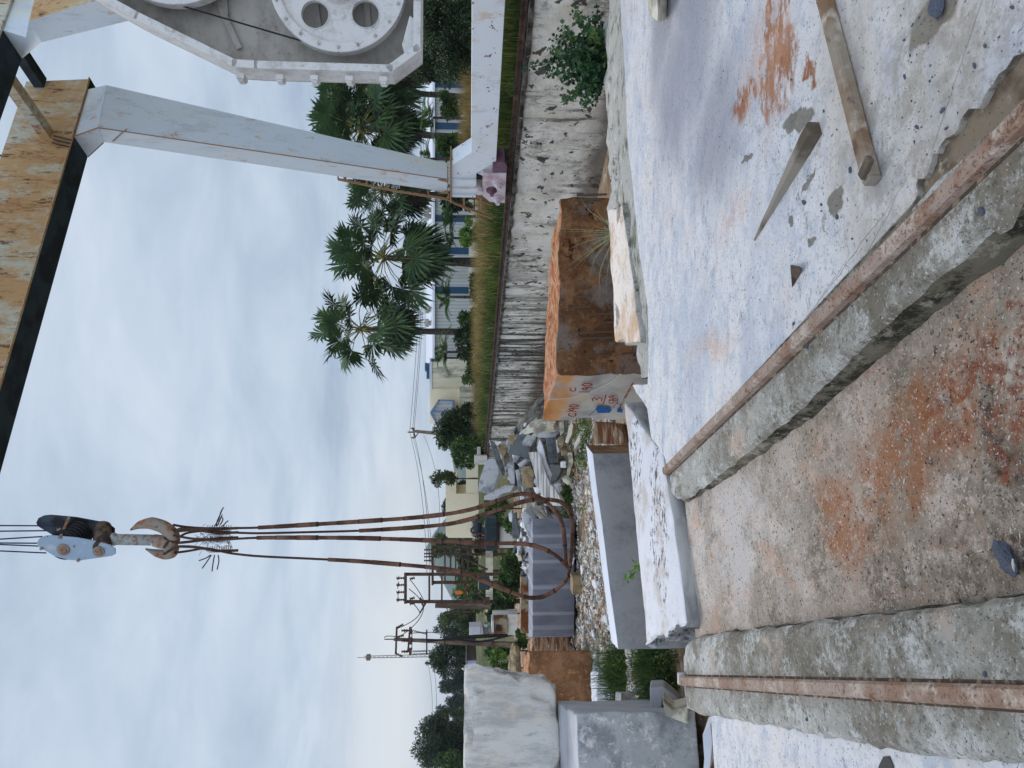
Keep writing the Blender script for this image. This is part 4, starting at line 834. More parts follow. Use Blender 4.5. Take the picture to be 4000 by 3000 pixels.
mb.hexa([q0, q0 + WD * .43, r0 + WD * .43, r0, q1, q1 + WD * 1.06, r1 + WD * 1.06, r1]); lg = mb.build('leg', [m_leg, m_girder], ga)
for pl in lg.data.polygons: pl.material_index = 1 if abs(pl.normal.dot(WD)) < .5 and abs(pl.normal.z) < .9 else 0
haunch([q1, q1 + WD * 1.06, r1 + WD * 1.06, r1], P2, 0).build('leg_haunch', m_leg, ga)
# cross ties and platform between the girders
for s, w_ in ((-.35, .24), (-1.75, .26)):
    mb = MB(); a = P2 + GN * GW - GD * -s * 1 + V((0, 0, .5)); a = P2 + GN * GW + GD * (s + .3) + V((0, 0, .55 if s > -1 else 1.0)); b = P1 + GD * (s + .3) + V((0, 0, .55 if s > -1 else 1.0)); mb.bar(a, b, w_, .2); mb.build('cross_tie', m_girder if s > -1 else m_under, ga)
mb = MB(); p = P1 + GD * .05 + V((0, 0, .35)) - GN * .06
for k in range(3): mb.bar(p + GD * (k * .09), p + GD * (k * .09 + .1) + V((0, 0, -.35)), .03)
mb.build('cable_bracket', m_darkmetal, ga)
mb = MB()
for k in range(9): p = P1 + GD * (k * 1.2) + GN * GW + V((0, 0, GH)); mb.cyl(p, p + V((0, 0, 1.0)), .02, n=6)
for h in (.5, 1.0): mb.cyl(P1 + GN * GW + V((0, 0, GH + h)), P1 + GN * GW + GD * 9.6 + V((0, 0, GH + h)), .018, n=6)
mb.build('handrail', m_darkmetal, ga)
# bogie
mb = MB(); outl = face([(1886, 665), (1920, 672), (1922, 668), (1978, 668), (1972, 785), (1914, 781), (1885, 757)]); 
mb.poly([p - WD * .06 for p in outl], WD * .42); bo = mb.build('bogie', m_bogie, ga, bevel=.006, seg=1)
mb = MB(); o2 = face([(1924, 633), (1972, 625), (1980, 640), (1980, 667), (1922, 667)]); mb.poly([p - WD * .05 for p in o2], WD * .40); mb.build('bogie_guard', m_plum, ga, bevel=.005, seg=1)
mb = MB(); o3 = face([(1862, 680), (1925, 640), (1922, 667), (1886, 690)]); mb.poly([p + WD * .02 for p in o3], WD * .3); mb.build('bogie_hood', m_leg, ga, bevel=.004, seg=1)
for (X, Y, mt, k) in ((1948, 708, m_bogie, 1), (1921, 733, m_plum, .9), (1944, 767, m_bogie, 1)):
    c = RW(X, Y) - WD * .06; mb = MB(); mb.tube([c, c - WD * .03, c - WD * .031, c - WD * .08, c - WD * .081, c - WD * .16], [.15 * k, .14 * k, .10 * k, .09 * k, .055 * k, .05 * k], 18); mb.build('axle_hub', mt, ga, smooth=False)
c = RW(1872, 733) - WD * .05; mb = MB(); mb.tube([c, c - WD * .1], [.09, .085], 16); mb.tube([c + V((0, 0, 0)), c + WD * .3], .04, 8); mb.build('pivot_pin', m_bogie, ga)
mb = MB(); mb.box(RW(1872, 700) + WD * .25, (.35, .3, .2)); mb.build('drive_motor', m_black, ga)
for Y in (700, 765):
    c = RW(1968, Y) + WD * .16; c.z = 2.29; mb = MB(); mb.cyl(c - WD * .05, c + WD * .05, .165, n=24); mb.build('wheel', m_darkmetal, ga)
# ladder
def LP(X, Y, o=0): return RW(X, Y, o)
ld = thing('ladder', LP(1925, 850), 'thin rusty ladder fixed against the left side of the crane leg', 'ladder')
r1 = [LP(1320, 700), LP(1560, 748), LP(1750, 778), LP(1780, 795), LP(1923, 852)]; ofs = WD * .38
for o_ in (V((0, 0, 0)), ofs):
    mb = MB(); 
    for a, b in zip(r1[:-1], r1[1:]): mb.bar(a + o_, b + o_, .055, .03)
    mb.build('ladder_rail', m_weld, ld)
for k in range(15):
    t = k / 15; p = r1[0].lerp(r1[2], t) if k < 13 else r1[3].lerp(r1[4], (k - 12.5) / 3); mb = MB(); mb.cyl(p, p + ofs, .014, n=6); mb.build('rung', m_darkmetal, ld)
mb = MB()
for (X, Y0, Y1) in ((1345, 676, 704), (1432, 689, 722), (1515, 702, 738), (1672, 745, 765), (1752, 755, 783)): mb.bar(LP(X, Y0, .1), LP(X, Y1, .1), .04)
mb.bar(LP(1812, 770, .1), LP(1812, 808, .1), .05); mb.bar(LP(1860, 765, .1), LP(1877, 772, .1), .045); mb.bar(LP(1877, 772, .1), LP(1877, 822, .1), .05); mb.build('standoff', m_weld, ld)
# ------------------------------------------------------------------ hook block, ropes, slings
HD = 10.6
def H(X, Y, dy=0.0): return D(X, Y, HD + dy)
hk = thing('hook_block', H(400, 2120), 'blue grey sheave block with a worn double hook hanging in the sky', 'hook block')
npl = V((-.25, -1, 0)).normalized()
def HP(X, Y, o=0): return Q(X, Y, H(400, 2110) + npl * -o, npl)
plate = [(144, 2122), (152, 2105), (172, 2095), (200, 2092), (300, 2101), (390, 2118), (430, 2130), (450, 2145), (450, 2165), (436, 2172), (380, 2180), (312, 2190), (270, 2188), (215, 2174), (170, 2148), (150, 2136)]
mb = MB(); mb.poly([HP(*p) for p in plate], -npl * .022); mb.build('side_plate', m_hookpaint, hk, bevel=.003, seg=1)
mb = MB(); mb.poly([HP(X - 3, Y - 80, .42) for X, Y in plate], -npl * .022); mb.build('side_plate', m_hookdark, hk, bevel=.003, seg=1)
ctr = HP(243, 2137)
for k in range(5):
    c = ctr - npl * (.07 + k * .075); mb = MB(); mb.tube([c + npl * .03, c + npl * .015, c - npl * .015, c - npl * .03], [.215, .19, .19, .215], 30); mb.build('sheave', m_black, hk)
mb = MB(); mb.tube([HP(400, 2137, .03), HP(400, 2060, .40)], [.12, .12], 16); mb.build('cross_head', m_darkrock, hk)
for (X, Y, r_) in ((248, 2146, .065), (386, 2153, .06)):
    c = HP(X, Y); mb = MB(); mb.tube([c, c + npl * .02, c + npl * .021, c + npl * .045], [r_ * 1.35, r_ * 1.3, r_, r_ * .8], 18); mb.build('pin', m_forge, hk)
mb = MB()
for X, Y in ((164, 2141), (308, 2187), (237, 2098)): c = HP(X, Y); mb.cyl(c, c + npl * .03, .022, n=6)
mb.bar(HP(237, 2098), HP(272, 2020, .42), .035); mb.bar(HP(250, 2090, .05), HP(230, 2070, .2), .05); mb.build('tie_bolt', m_forge, hk)
m_shank = mat('pale_worn_shank', lin(170, 180, 182), [dict(c=lin(150, 118, 92), s=9, d=8, r=.75, lo=.52, hi=.6), dict(c=lin(96, 90, 84), s=22, d=7, r=.7, lo=.58, hi=.64)], rough=.6)
def HS(X, Y, o=.22): return HP(X, Y, o)
mb = MB(); mb.tube([HS(438, 2107), HS(450, 2107), HS(452, 2107), HS(620, 2110)], [.09, .09, .078, .078], 18); mb.build('shank', m_shank, hk, smooth=True)
# double hook: one fat tapering path for each horn
def horn(pts, rs, nm='hook'):
    mb = MB(); P_ = [];RR = []
    for i in range(len(pts) - 1):
        for j in range(6): t = j / 6; P_.append(pts[i].lerp(pts[i + 1], t)); RR.append(rs[i] * (1 - t) + rs[i + 1] * t)
    P_.append(pts[-1]); RR.append(rs[-1])
    for _ in range(3):
        P_ = [P_[0]] + [(P_[i - 1] + P_[i] * 2 + P_[i + 1]) / 4 for i in range(1, len(P_) - 1)] + [P_[-1]]
    mb.tube(P_, RR, 16); return mb.build(nm, m_forge, hk, smooth=True)
horn([HS(600, 2108, .2), HS(650, 2120, .16), HS(676, 2112, .12), HS(672, 2085, .1), HS(640, 2058, .12), HS(590, 2042, .14), HS(545, 2050, .15), HS(510, 2070, .16)], [.08, .10, .10, .095, .09, .085, .055, .012])
horn([HS(600, 2112, .2), HS(650, 2125, .22), HS(675, 2140, .26), HS(672, 2160, .3), HS(645, 2168, .32), HS(610, 2160, .32), HS(568, 2144, .32)], [.08, .09, .09, .08, .07, .055, .01])
# hoist wires up to the trolley
hz = P1.z + .6 - 0
for k, (y0, y1, x0) in enumerate(((2053, 2054, 200), (2075, 2073, 180), (2106, 2096, 165), (2121, 2122, 150), (2127, 2133, 150), (2152, 2160, 180))):
    a = HP(x0, y1, .05 + k * .05 if k > 2 else .35 - .06 * k); d = (H(0, y0) - H(x0, y1)); b = a + d.normalized() * 5.2
    mb = MB(); mb.tube([a, b], .011, 6); tag(mb.build('hoist_wire', m_wire), 'dark blue hoist wire above the hook block, ' + ['outermost towards the crane leg', 'second counted from the crane leg', 'third counted from the crane leg', 'upper wire of the close pair', 'lower wire of the close pair', 'outermost away from the crane leg'][k], 'wire', 'hoist wires above the hook block')
# trolley (mostly above the picture)
# slings
def zo(l, k=.452, ox=1400, oy=1500): return [(ox + a * k, oy + b * k) for a, b in l]
L1p = [(676, 2050), (720, 2058), (800, 2064), (900, 2063), (1000, 2062), (1200, 2050)] + zo([(0, 1190), (500, 1155), (800, 1120), (1000, 1080), (1200, 1010), (1350, 955), (1450, 945), (1560, 975), (1650, 1040), (1730, 1130), (1770, 1230), (1785, 1400), (1790, 1510), (1800, 1575)])
L3p = [(676, 2090), (740, 2104), (840, 2110), (1000, 2100), (1200, 2100)] + zo([(0, 1330), (460, 1345), (900, 1365), (1150, 1380), (1350, 1375), (1500, 1390), (1620, 1430), (1720, 1490), (1790, 1560), (1815, 1590)])
L2p = [(676, 2120), (720, 2082), (800, 2072), (900, 2080), (1000, 2084), (1200, 2079)] + zo([(0, 1270), (500, 1240), (800, 1210), (1000, 1160), (1200, 1090), (1400, 1020), (1500, 1000), (1640, 995), (1750, 1015), (1810, 1070), (1845, 1150), (1848, 1300), (1840, 1450), (1825, 1580), (1810, 1660)])
L4p = [(680, 2160), (740, 2152), (800, 2140), (850, 2150), (900, 2162), (1000, 2173), (1200, 2182)] + zo([(0, 1530), (600, 1580), (900, 1620)]) + [(1897, 2273), (1965, 2300), (2033, 2327), (2069, 2336), (2114, 2334), (2159, 2313), (2200, 2282), (2222, 2250)]
def smooth_path(pts, n=4, it=2):
    o = []
    for i in range(len(pts) - 1):
        for j in range(n): o.append(pts[i].lerp(pts[i + 1], j / n))
    o.append(pts[-1])
    for _ in range(it): o = [o[0]] + [(o[i - 1] + o[i] * 2 + o[i + 1]) / 4 for i in range(1, len(o) - 1)] + [o[-1]]
    return o
for k, (pa, da, start, lab) in enumerate(((L1p, .10, 980, 'outer looped sling leg whose bend swings out farthest over the rubble'), (L2p, .28, 1380, 'sling leg that loops lowest in front of the striped block, beside the outermost loop'), (L3p, .02, 1000, 'near straight sling leg hanging in front of the dark transformer'), (L4p, .22, 1230, 'sling leg hanging nearest the tall poles, curving back to the loops'))):
    t = thing('wire_sling', H(900, 2100), lab, 'sling', 'rope slings hanging from the hook')
    P3 = [H(x, y, da + .1 * math.sin(i)) for i, (x, y) in enumerate(pa)]; sm = smooth_path(P3, 5, 3)
    bare = [p for p, q in zip(sm, range(9999))]
    mb = MB(); mb.tube(sm, .017, 7); mb.build('wire_rope', m_rope, t)
    # sleeves threaded on the rope
    zst = H(start, pa[0][1]).z; cov = []
    idx = next(i for i, p in enumerate(sm) if p.z < zst); cov = sm[idx:]
    acc = 0; seg = [cov[0]]; n_ = 0; mbs = MB(); mbj = MB()
    for a, b in zip(cov[:-1], cov[1:]):
        l = (b - a).length; seg.append(b); acc += l
        if acc > .23:
            rr = .028 + .003 * ((n_ * 7) % 3); mbs.tube(seg, rr, 10); q = seg[-1]; d = (seg[-1] - seg[-2]).normalized()
            mbs.tube([q - d * .012, q + d * .012], rr + .0015, 10, mi=1)
            seg = [b]; acc = 0; n_ += 1
    if len(seg) > 1: mbs.tube(seg, .029, 10)
    mbs.build('sleeve', [m_sleeve, m_joint], t)
    # splice above the sleeves: doubled rope back to the hook
    mb = MB(); off = H(700, 2100 + 24) - H(700, 2100); sg = -1 if k in (0, 2) else 1
    sp = [H(640, [2060, 2140, 2100, 2165][k], .02), H(690, pa[1][1] + 18 * -sg, .05), H(760, pa[2][1] - 4 * sg, .12), H(850, pa[3][1] + 3, .13), H(930, pa[3][1], .13)]
    mb.tube(smooth_path(sp, 5, 2), .02, 7)
    rs = random.Random(k + 3)
    for q in range(9):    # seizing wire turns
        c = H(830 + q * 9, (pa[3][1] + pa[2][1]) / 2, .12); mb.tube([c + V((math.cos(a) * .045, math.sin(a) * .045, .01 * a)) for a in [i * .7 for i in range(10)]], .005, 4)
    mb.build('splice', m_rope, t)
    mb = MB()
    if k in (0, 3):
        if k == 0: frs = [[(840, 2052), (855, 2030), (862, 2000), (873, 1982)], [(850, 2052), (862, 2025), (868, 2010)], [(845, 2056), (848, 2035), (858, 2015), (868, 1990)], [(860, 2050), (872, 2030), (868, 2020)], [(870, 2055), (885, 2038), (892, 2034)]]
        else: frs = [[(822, 2168), (805, 2180), (777, 2190)], [(825, 2168), (808, 2195), (790, 2220)], [(838, 2168), (832, 2200), (828, 2232)], [(852, 2168), (856, 2190), (848, 2225)]]
        for fr in frs: mb.tube(smooth_path([H(x, y, .15) for x, y in fr], 3, 1), .009, 5)
    for q in range(26):
        c = H(rs.uniform(780, 900), rs.uniform(min(pa[2][1], 2085), min(pa[2][1], 2085) + 60), .15); d = V((rs.uniform(-.1, .1), rs.uniform(-.05, .05), rs.uniform(-.12, .12))); mb.tube([c, c + d * .5 + V((.02, 0, 0)), c + d], .003, 4)
    mb.build('thread', m_rope, t)
# ------------------------------------------------------------------ wire saw machine at the right
MDP = 5.2; mn = V((-.10, -1, 0)).normalized(); MP = D(1300, 0, MDP)
def MPt(X, Y, o=0.0): return Q(X, Y, MP - mn * o, mn)
mc = thing('wire_saw', V((3.4, 5.4, 1.41)), 'dusty grey wire saw frame with a big flywheel hanging at the side of the picture', 'saw machine')
of = [(393, 0), (529, 75), (913, 262), (1000, 268), (1529, 283), (1642, 199), (1644, 0), (1644, -900), (300, -900), (300, -60)]
outer3 = [MPt(X, Y) for X, Y in of]
mb = MB(); mb.poly([p - mn * .26 for p in outer3], -mn * .02); mb.build('back_plate', m_machdark, mc)
def frame(mb, pts, wdt, dep):
    n = len(pts); c = sum(pts, V()) / n
    for i in range(n):
        a, b = pts[i], pts[(i + 1) % n]; t = (b - a).normalized(); s = t.cross(mn).normalized()
        if s.dot(c - a) < 0: s = -s
        mb.hexa([a, b, b + s * wdt, a + s * wdt, a - mn * dep, b - mn * dep, b - mn * dep + s * wdt, a - mn * dep + s * wdt])
mb = MB(); frame(mb, outer3, .014, .26); mb.build('side_wall', m_mach, mc)
mb = MB()
for i in range(len(outer3)):
    a, b = outer3[i], outer3[(i + 1) % len(outer3)]; t = (b - a).normalized(); s = t.cross(mn).normalized(); c = sum(outer3, V()) / len(outer3)
    if s.dot(c - a) < 0: s = -s
    mb.hexa([a - t * .01, b + t * .01, b + t * .01 + s * .05, a - t * .01 + s * .05] + [p + mn * .012 for p in (a - t * .01, b + t * .01, b + t * .01 + s * .05, a - t * .01 + s * .05)])
mb.build('lip', m_mach, mc)
for X in (935, 1088, 1225, 1362, 1496):
    p = MPt(X, 272 + (X - 913) * .02); mb = MB(); mb.box(p + V((-.035, .06, 0)), (.035, .09, .055)); mb.box(p + V((-.055, .06, 0)), (.02, .07, .04)); mb.build('hinge_lug', m_mach, mc, bevel=.004)
wc = MPt(1322, -62, .08); RW_ = (MPt(1322, 212, .08) - wc).length
mb = MB()
wh = thing('x', wc, None, None); bpy.data.objects.remove(wh)
mb.ring(wc, mn, RW_ * .86, RW_, .09, 72); mb.build('wheel_rim', m_mach, mc, bevel=.006)
# disc with round holes
def disc_holes(c, nrm, r, hs, hr, th, n=96):
    u = (V((0, 0, 1)) - nrm * nrm.z).normalized(); b = nrm.cross(u); mb = MB()
    # polar grid with hole vertices pushed to the hole edge is fiddly: use tessellation of outline with holes
    def circ(cc, rr, k): return [(cc[0] + rr * math.cos(2 * math.pi * i / k), cc[1] + rr * math.sin(2 * math.pi * i / k)) for i in range(k)]
    loops = [circ((0, 0), r, n)] + [circ(h, hr, 36) for h in hs]
    flat = [p for l in loops for p in l]; tri = tessellate_polygon([[V((x, y, 0)) for x, y in l] for l in loops])
    N_ = len(flat)
    for z in (th / 2, -th / 2): mb.v += [c + u * x + b * y + nrm * z for x, y in flat]
    for t in tri: mb.f.append(list(t)); mb.m.append(0); mb.f.append([i + N_ for i in t][::-1]); mb.m.append(0)
    o = 0
    for l in loops:
        k = len(l)
        for i in range(k): j = (i + 1) % k; mb.f.append([o + i, o + j, N_ + o + j, N_ + o + i]); mb.m.append(0)
        o += k
    return mb
uu = (V((0, 0, 1)) - mn * mn.z).normalized(); bb = mn.cross(uu)
def loc2(X, Y):
    p = MPt(X, Y, .08) - wc; return (p.dot(uu), p.dot(bb))
h1 = loc2(1232, 60); h2 = loc2(1429, 58); hr = (MPt(1429, 58, .08) - MPt(1429, 108, .08)).length * 1.08
ang = math.atan2(h1[1], h1[0]); rad = math.hypot(*h1); ang2 = math.atan2(h2[1], h2[0]); st = 2 * math.pi / 5
hs = [(rad * math.cos((ang + ang2) / 2 + (k + .5) * st), rad * math.sin((ang + ang2) / 2 + (k + .5) * st)) for k in range(-3, 2)]
hs = [h1, h2] + [(rad * math.cos(ang2 + k * (2 * math.pi - (ang2 - ang)) / 4 * (1)), rad * math.sin(ang2 + k * (2 * math.pi - (ang2 - ang)) / 4)) for k in (1, 2, 3)] if abs(ang2 - ang) < 2 else hs
disc_holes(wc, mn, RW_ * .875, hs, hr, .03).build('wheel_disc', m_mach, mc)
for h in hs:
    mb = MB(); mb.ring(wc + uu * h[0] + bb * h[1] + mn * .0, mn, hr, hr * 1.05, .045, 36); mb.build('hole_rim', m_mach, mc)
mb = MB(); mb.tube([wc + mn * .01, wc + mn * .10, wc + mn * .101, wc + mn * .15], [RW_ * .30, RW_ * .27, RW_ * .16, RW_ * .15], 30); mb.build('wheel_hub', m_mach, mc)
for k in range(20):
    a = 2 * math.pi * k / 20; c = wc + (uu * math.cos(a) + bb * math.sin(a)) * RW_ * .93 + mn * .045; mb = MB(); mb.cyl(c, c + mn * .012, .011, n=6); mb.build('rim_bolt', m_machdark, mc)
wc2 = MPt(676, -290, .08); r2 = (MPt(676, 27, .08) - wc2).length
mb = MB(); mb.ring(wc2, mn, r2 * .84, r2, .09, 72); mb.build('upper_wheel_rim', m_mach, mc, bevel=.006)
mb = MB(); mb.tube([wc2 + mn * .015, wc2 - mn * .015], [r2 * .85, r2 * .85], 60); mb.build('upper_wheel_disc', m_mach, mc)
mb = MB(); mb.tube([MPt(700, 20, .08), MPt(1180, 160, .08)], .006, 6); mb.build('diamond_wire', m_black, mc)
mb = MB()
for a, b in (((850, 0), (935, 190)), ((1230, -10), (1245, 110)), ((1430, -10), (1440, 110)), ((880, 60), (860, -300))):
    mb.bar(MPt(*a, .235), MPt(*b, .235), .012, .04)
mb.build('rib', m_machdark, mc)
mb = MB(); mb.poly([MPt(X, Y, .02) for X, Y in ((1600, 60), (1640, 90), (1640, 185), (1585, 225), (1570, 175))], -mn * .2); mb.build('corner_gusset', m_mach, mc, bevel=.004)
# mast that carries the frame (just outside the picture)
mb = MB(); mb.box((5.6, 5.6, 3.4), (.6, .6, 4.0)); mb.box((4.6, 5.6, 4.2), (1.7, .3, .3)); mb.build('mast', m_mach, mc, bevel=.01)
# ------------------------------------------------------------------ plants
def leaves(cs, rs, n, size, seed, flat=.35, aspect=.42, outward=.6, curl=0.0):
    """diamond leaves scattered round blob centres; returns verts, quads"""
    g = np.random.default_rng(seed); cs = np.array([tuple(c) for c in cs]); rs = np.array(rs, dtype=float).reshape(len(cs), -1)
    if rs.shape[1] == 1: rs = np.repeat(rs, 3, axis=1)
    wts = rs.prod(axis=1) ** .66; k = g.choice(len(cs), n, p=wts / wts.sum())
    d = g.normal(size=(n, 3)); d /= np.linalg.norm(d, axis=1)[:, None]; rad = g.random(n) ** .45
    p = cs[k] + d * rs[k] * rad[:, None]
    dr = d * outward + g.normal(size=(n, 3)) * .7; dr[:, 2] -= .25; dr /= np.linalg.norm(dr, axis=1)[:, None]
    s = np.cross(dr, g.normal(size=(n, 3))); s /= np.linalg.norm(s, axis=1)[:, None]
    L_ = size * (.6 + .8 * g.random(n))[:, None]; W_ = L_ * aspect
    v = np.stack([p, p + dr * L_ * .45 + s * W_ * .5, p + dr * L_, p + dr * L_ * .45 - s * W_ * .5], axis=1).reshape(-1, 3)
    return v, np.arange(n * 4).reshape(-1, 4)
def tree(name, base, H_, rx, rz, n, size, lm, seed, label, cat='tree', group=None, trunk=.12, blobs=16, ry=None, zc=None, limbs=True, low=.25, wood=None):
    rr = random.Random(seed); base = V(base); t = thing(name, base, label, cat, group); ry = ry or rx
    cz = base.z + H_ - rz if zc is None else zc; cs = []; rs = []
    for i in range(blobs):
        a = rr.uniform(0, 2 * math.pi); q = rr.uniform(.15, .82); h = rr.uniform(-.85, .8)
        k = math.sqrt(max(0, 1 - h * h)); c = V((base.x + math.cos(a) * q * rx * (k * .7 + .3), base.y + math.sin(a) * q * ry * (k * .7 + .3), cz + h * rz * .85)); cs.append(c); f = rr.uniform(.22, .40); rs.append((rx * f, ry * f, rz * f * .9))
    v, f = leaves(cs, rs, n, size, seed); nmesh('crown', v, f, lm, t)
    mb = MB(); top = V((base.x + rr.uniform(-.1, .1) * rx, base.y, cz)); tr = trunk
    mb.tube(smooth_path([base - V((0, 0, .2)), base.lerp(top, .4) + V((rr.uniform(-.1, .1) * rx * .4, 0, 0)), top], 3, 1), [tr * (1 - .6 * i / 6) for i in range(7)], 8)
    if limbs:
        for c in cs[:9]:
            s_ = base.lerp(top, rr.uniform(.45, .95)); mb.tube([s_, s_.lerp(c, .5) + V((0, 0, .05 * rz)), c], [tr * .4, tr * .25, tr * .08], 5)
    mb.build('trunk', wood or m_wood, t); return t
def tpx(name, Xt, Xb, Yc, Wpx, d, zb, n, size_px, lm, seed, label, blobs=16, lowfrac=0.0, depth=None, **kw):
    """tree sized from the picture at its own distance"""
    top = D(Xt, Yc, d); b = V((top.x, d, zb)); H_ = top.z - zb; s = d / F; zlow = D(Xb, Yc, d).z
    rz = (top.z - zlow) / 2; rx = Wpx * s / 2
    return tree(name, b, H_, rx, rz, n, size_px * s, lm, seed, label, zc=(top.z + zlow) / 2, ry=depth or rx, blobs=blobs, trunk=max(.05, min(.35, H_ * .018)), **kw)
# fan palms
def frond_fan(mb_v, mb_f, base, dirv, pet, rad, rr, droop=0.0, nl=30, dead=False):
    dirv = dirv.normalized(); g = V((0, 0, -1)); c = base + dirv * pet + g * droop * pet * .5; ax = (dirv + g * droop).normalized()
    s = ax.cross(V((0, 0, 1))); s = s.normalized() if s.length > .05 else V((1, 0, 0)); nrm = s.cross(ax).normalized()
    roll = rr.uniform(-.7, .7); mr = Matrix.Rotation(roll, 3, ax); s = mr @ s; nrm = mr @ nrm
    span = R(rr.uniform(115, 145))
    for i in range(nl):
        a = -span + 2 * span * i / (nl - 1); dl = (ax * math.cos(a) + s * math.sin(a)); ln = rad * (.72 + .28 * math.cos(a * .6)) * rr.uniform(.88, 1.05)
        fold = nrm * (.12 * ((i % 2) * 2 - 1)); dl = (dl + fold + nrm * .18 * abs(math.sin(a))).normalized(); wv = dl.cross(nrm).normalized() * rad * .062
        m1 = c + dl * ln * .6; m1 += g * .02; tp = c + dl * ln + g * ln * rr.uniform(.05, .3)
        o = len(mb_v); mb_v += [c, m1 + wv, tp, m1 - wv]; mb_f.append([o, o + 1, o + 2, o + 3])
    return c
def fan_palm(Xc, Yc, Xb, Yb, d, Rpx, nf, seed, label, hi=1.0, spread=1.0, group='fan palms beyond the retaining wall', tr=.17):
    rr = random.Random(seed); c = D(Xc, Yc, d); b = D(Xb, Yb, d); b = V((b.x, d, 1.9)); s = d / F; Rm = Rpx * s
    t = thing('fan_palm', b, label, 'palm tree', group)
    mb = MB(); mid_ = b.lerp(c, .5) + V(((D(Xc * .4 + Xb * .6, Yb, d).x - b.lerp(c, .6).x) * .5, 0, 0)); pth = smooth_path([b, b.lerp(c, .35), mid_.lerp(b.lerp(c, .5), .5), c], 4, 2)
    mb.tube(pth, [tr * (1.15 - .3 * i / (len(pth) - 1)) for i in range(len(pth))], 12); mb.build('trunk', m_bark, t)
    v, f, pets = [], [], MB()
    for i in range(nf):
        k = i / nf; el = R(80 - 175 * k ** .9) + rr.uniform(-.2, .2); az = i * 2.399 + rr.uniform(-.3, .3)
        dv = V((math.cos(az) * math.cos(el) * spread, math.sin(az) * math.cos(el), math.sin(el) * hi)); dr = .12 + .35 * k
        pl = Rm * rr.uniform(.48, .70); fr = Rm * rr.uniform(.36, .46)
        e = frond_fan(v, f, c, dv, pl, fr, rr, dr * .6); pets.tube([c, c + dv.normalized() * pl * .5 + V((0, 0, .05)), e], [.035, .022, .015], 5)
    nmesh('crown', [tuple(q) for q in v], f, lf_palm, t); pets.build('leaf_stalks', lf_pet, t)
    v, f = [], []
    for i in range(int(nf * .35)):
        az = i * 2.4; dv = V((math.cos(az) * .5, math.sin(az) * .5, -1)); frond_fan(v, f, c - V((0, 0, Rm * .15)), dv, Rm * rr.uniform(.3, .55), Rm * .3, rr, .5, 14)
    nmesh('dead_fronds', [tuple(q) for q in v], f, lf_dead, t)
    return t
fan_palm(1410, 1285, 1850, 1300, 40, 215, 30, 31, 'tall fan palm standing apart, farthest from the crane leg', hi=1.15)
fan_palm(1500, 1005, 1880, 1035, 39, 235, 40, 34, 'wide fan palm between the standalone palm and the crane leg', spread=1.05)
fan_palm(1500, 745, 1860, 770, 43, 165, 44, 38, 'fan palm whose crown shows behind the ladder and the crane leg')
fan_palm(1410, 500, 1840, 545, 41, 215, 62, 41, 'dense fan palm just on the machine side of the crane leg')
fan_palm(1420, 330, 1840, 390, 45, 205, 60, 44, 'fan palm with hanging dead fronds beside the saw frame')
fan_palm(1480, 190, 1800, 330, 47, 170, 34, 47, 'short leaning fan palm partly hidden by the saw frame')
# feather palms in front of the shed
def feather(base, H_, n, L_, seed, label, group='young feather palms by the shed'):
    rr = random.Random(seed); base = V(base); t = thing('feather_palm', base, label, 'palm tree', group); c = base + V((0, 0, H_)); v = []; f = []
    for i in range(n):
        az = i * 2.4 + rr.uniform(-.3, .3); el = rr.uniform(.25, 1.3); P_ = []
        d = V((math.cos(az) * math.cos(el), math.sin(az) * math.cos(el), math.sin(el)))
        for k in range(9): q = k / 8; P_.append(c + d * L_ * q + V((0, 0, -L_ * .55 * q * q)))
        for k in range(1, 9):
            for kk in (0, .5):
                p = P_[k - 1].lerp(P_[k], kk + .25); tn = (P_[k] - P_[k - 1]).normalized(); sd = tn.cross(V((0, 0, 1))).normalized()
                for sg in (-1, 1):
                    tip = p + (sd * sg * .8 + tn * .6 + V((0, 0, -.35))).normalized() * L_ * .3 * (1.1 - k / 11); w_ = tn * L_ * .018; o = len(v); v += [p, p.lerp(tip, .5) + w_, tip, p.lerp(tip, .5) - w_]; f.append([o, o + 1, o + 2, o + 3])
    nmesh('crown', [tuple(q) for q in v], f, lf_mid, t); mb = MB(); mb.cyl(base - V((0, 0, .2)), c, .09, .06, 8); mb.build('trunk', m_bark, t)
for k, (X, Y, Xb, d, L_, lb) in enumerate(((1768, 845, 1880, 36, 1.35, 'young feather palm just past the foot of the ladder'), (1755, 1160, 1850, 37, 1.5, 'young feather palm rising before the middle of the shed'), (1745, 1375, 1850, 36, 1.5, 'young feather palm near the end of the shed next to the stained plaster'), (1745, 1010, 1850, 40, 1.1, 'small feather palm beside the trunk of the wide fan palm'), (1690, 460, 1850, 36, 1.6, 'young feather palm right of the crane leg near the dense palm'), (1680, 620, 1850, 37, 1.3, 'young feather palm tucked against the crane leg'), (1770, 930, 1850, 38, 1.0, 'small grey green feather palm above the round bush'))):
    p = D(X, Y, d); feather((p.x, d, 2.0), max(.3, p.z - 2.0), 18, L_, 60 + k, lb)
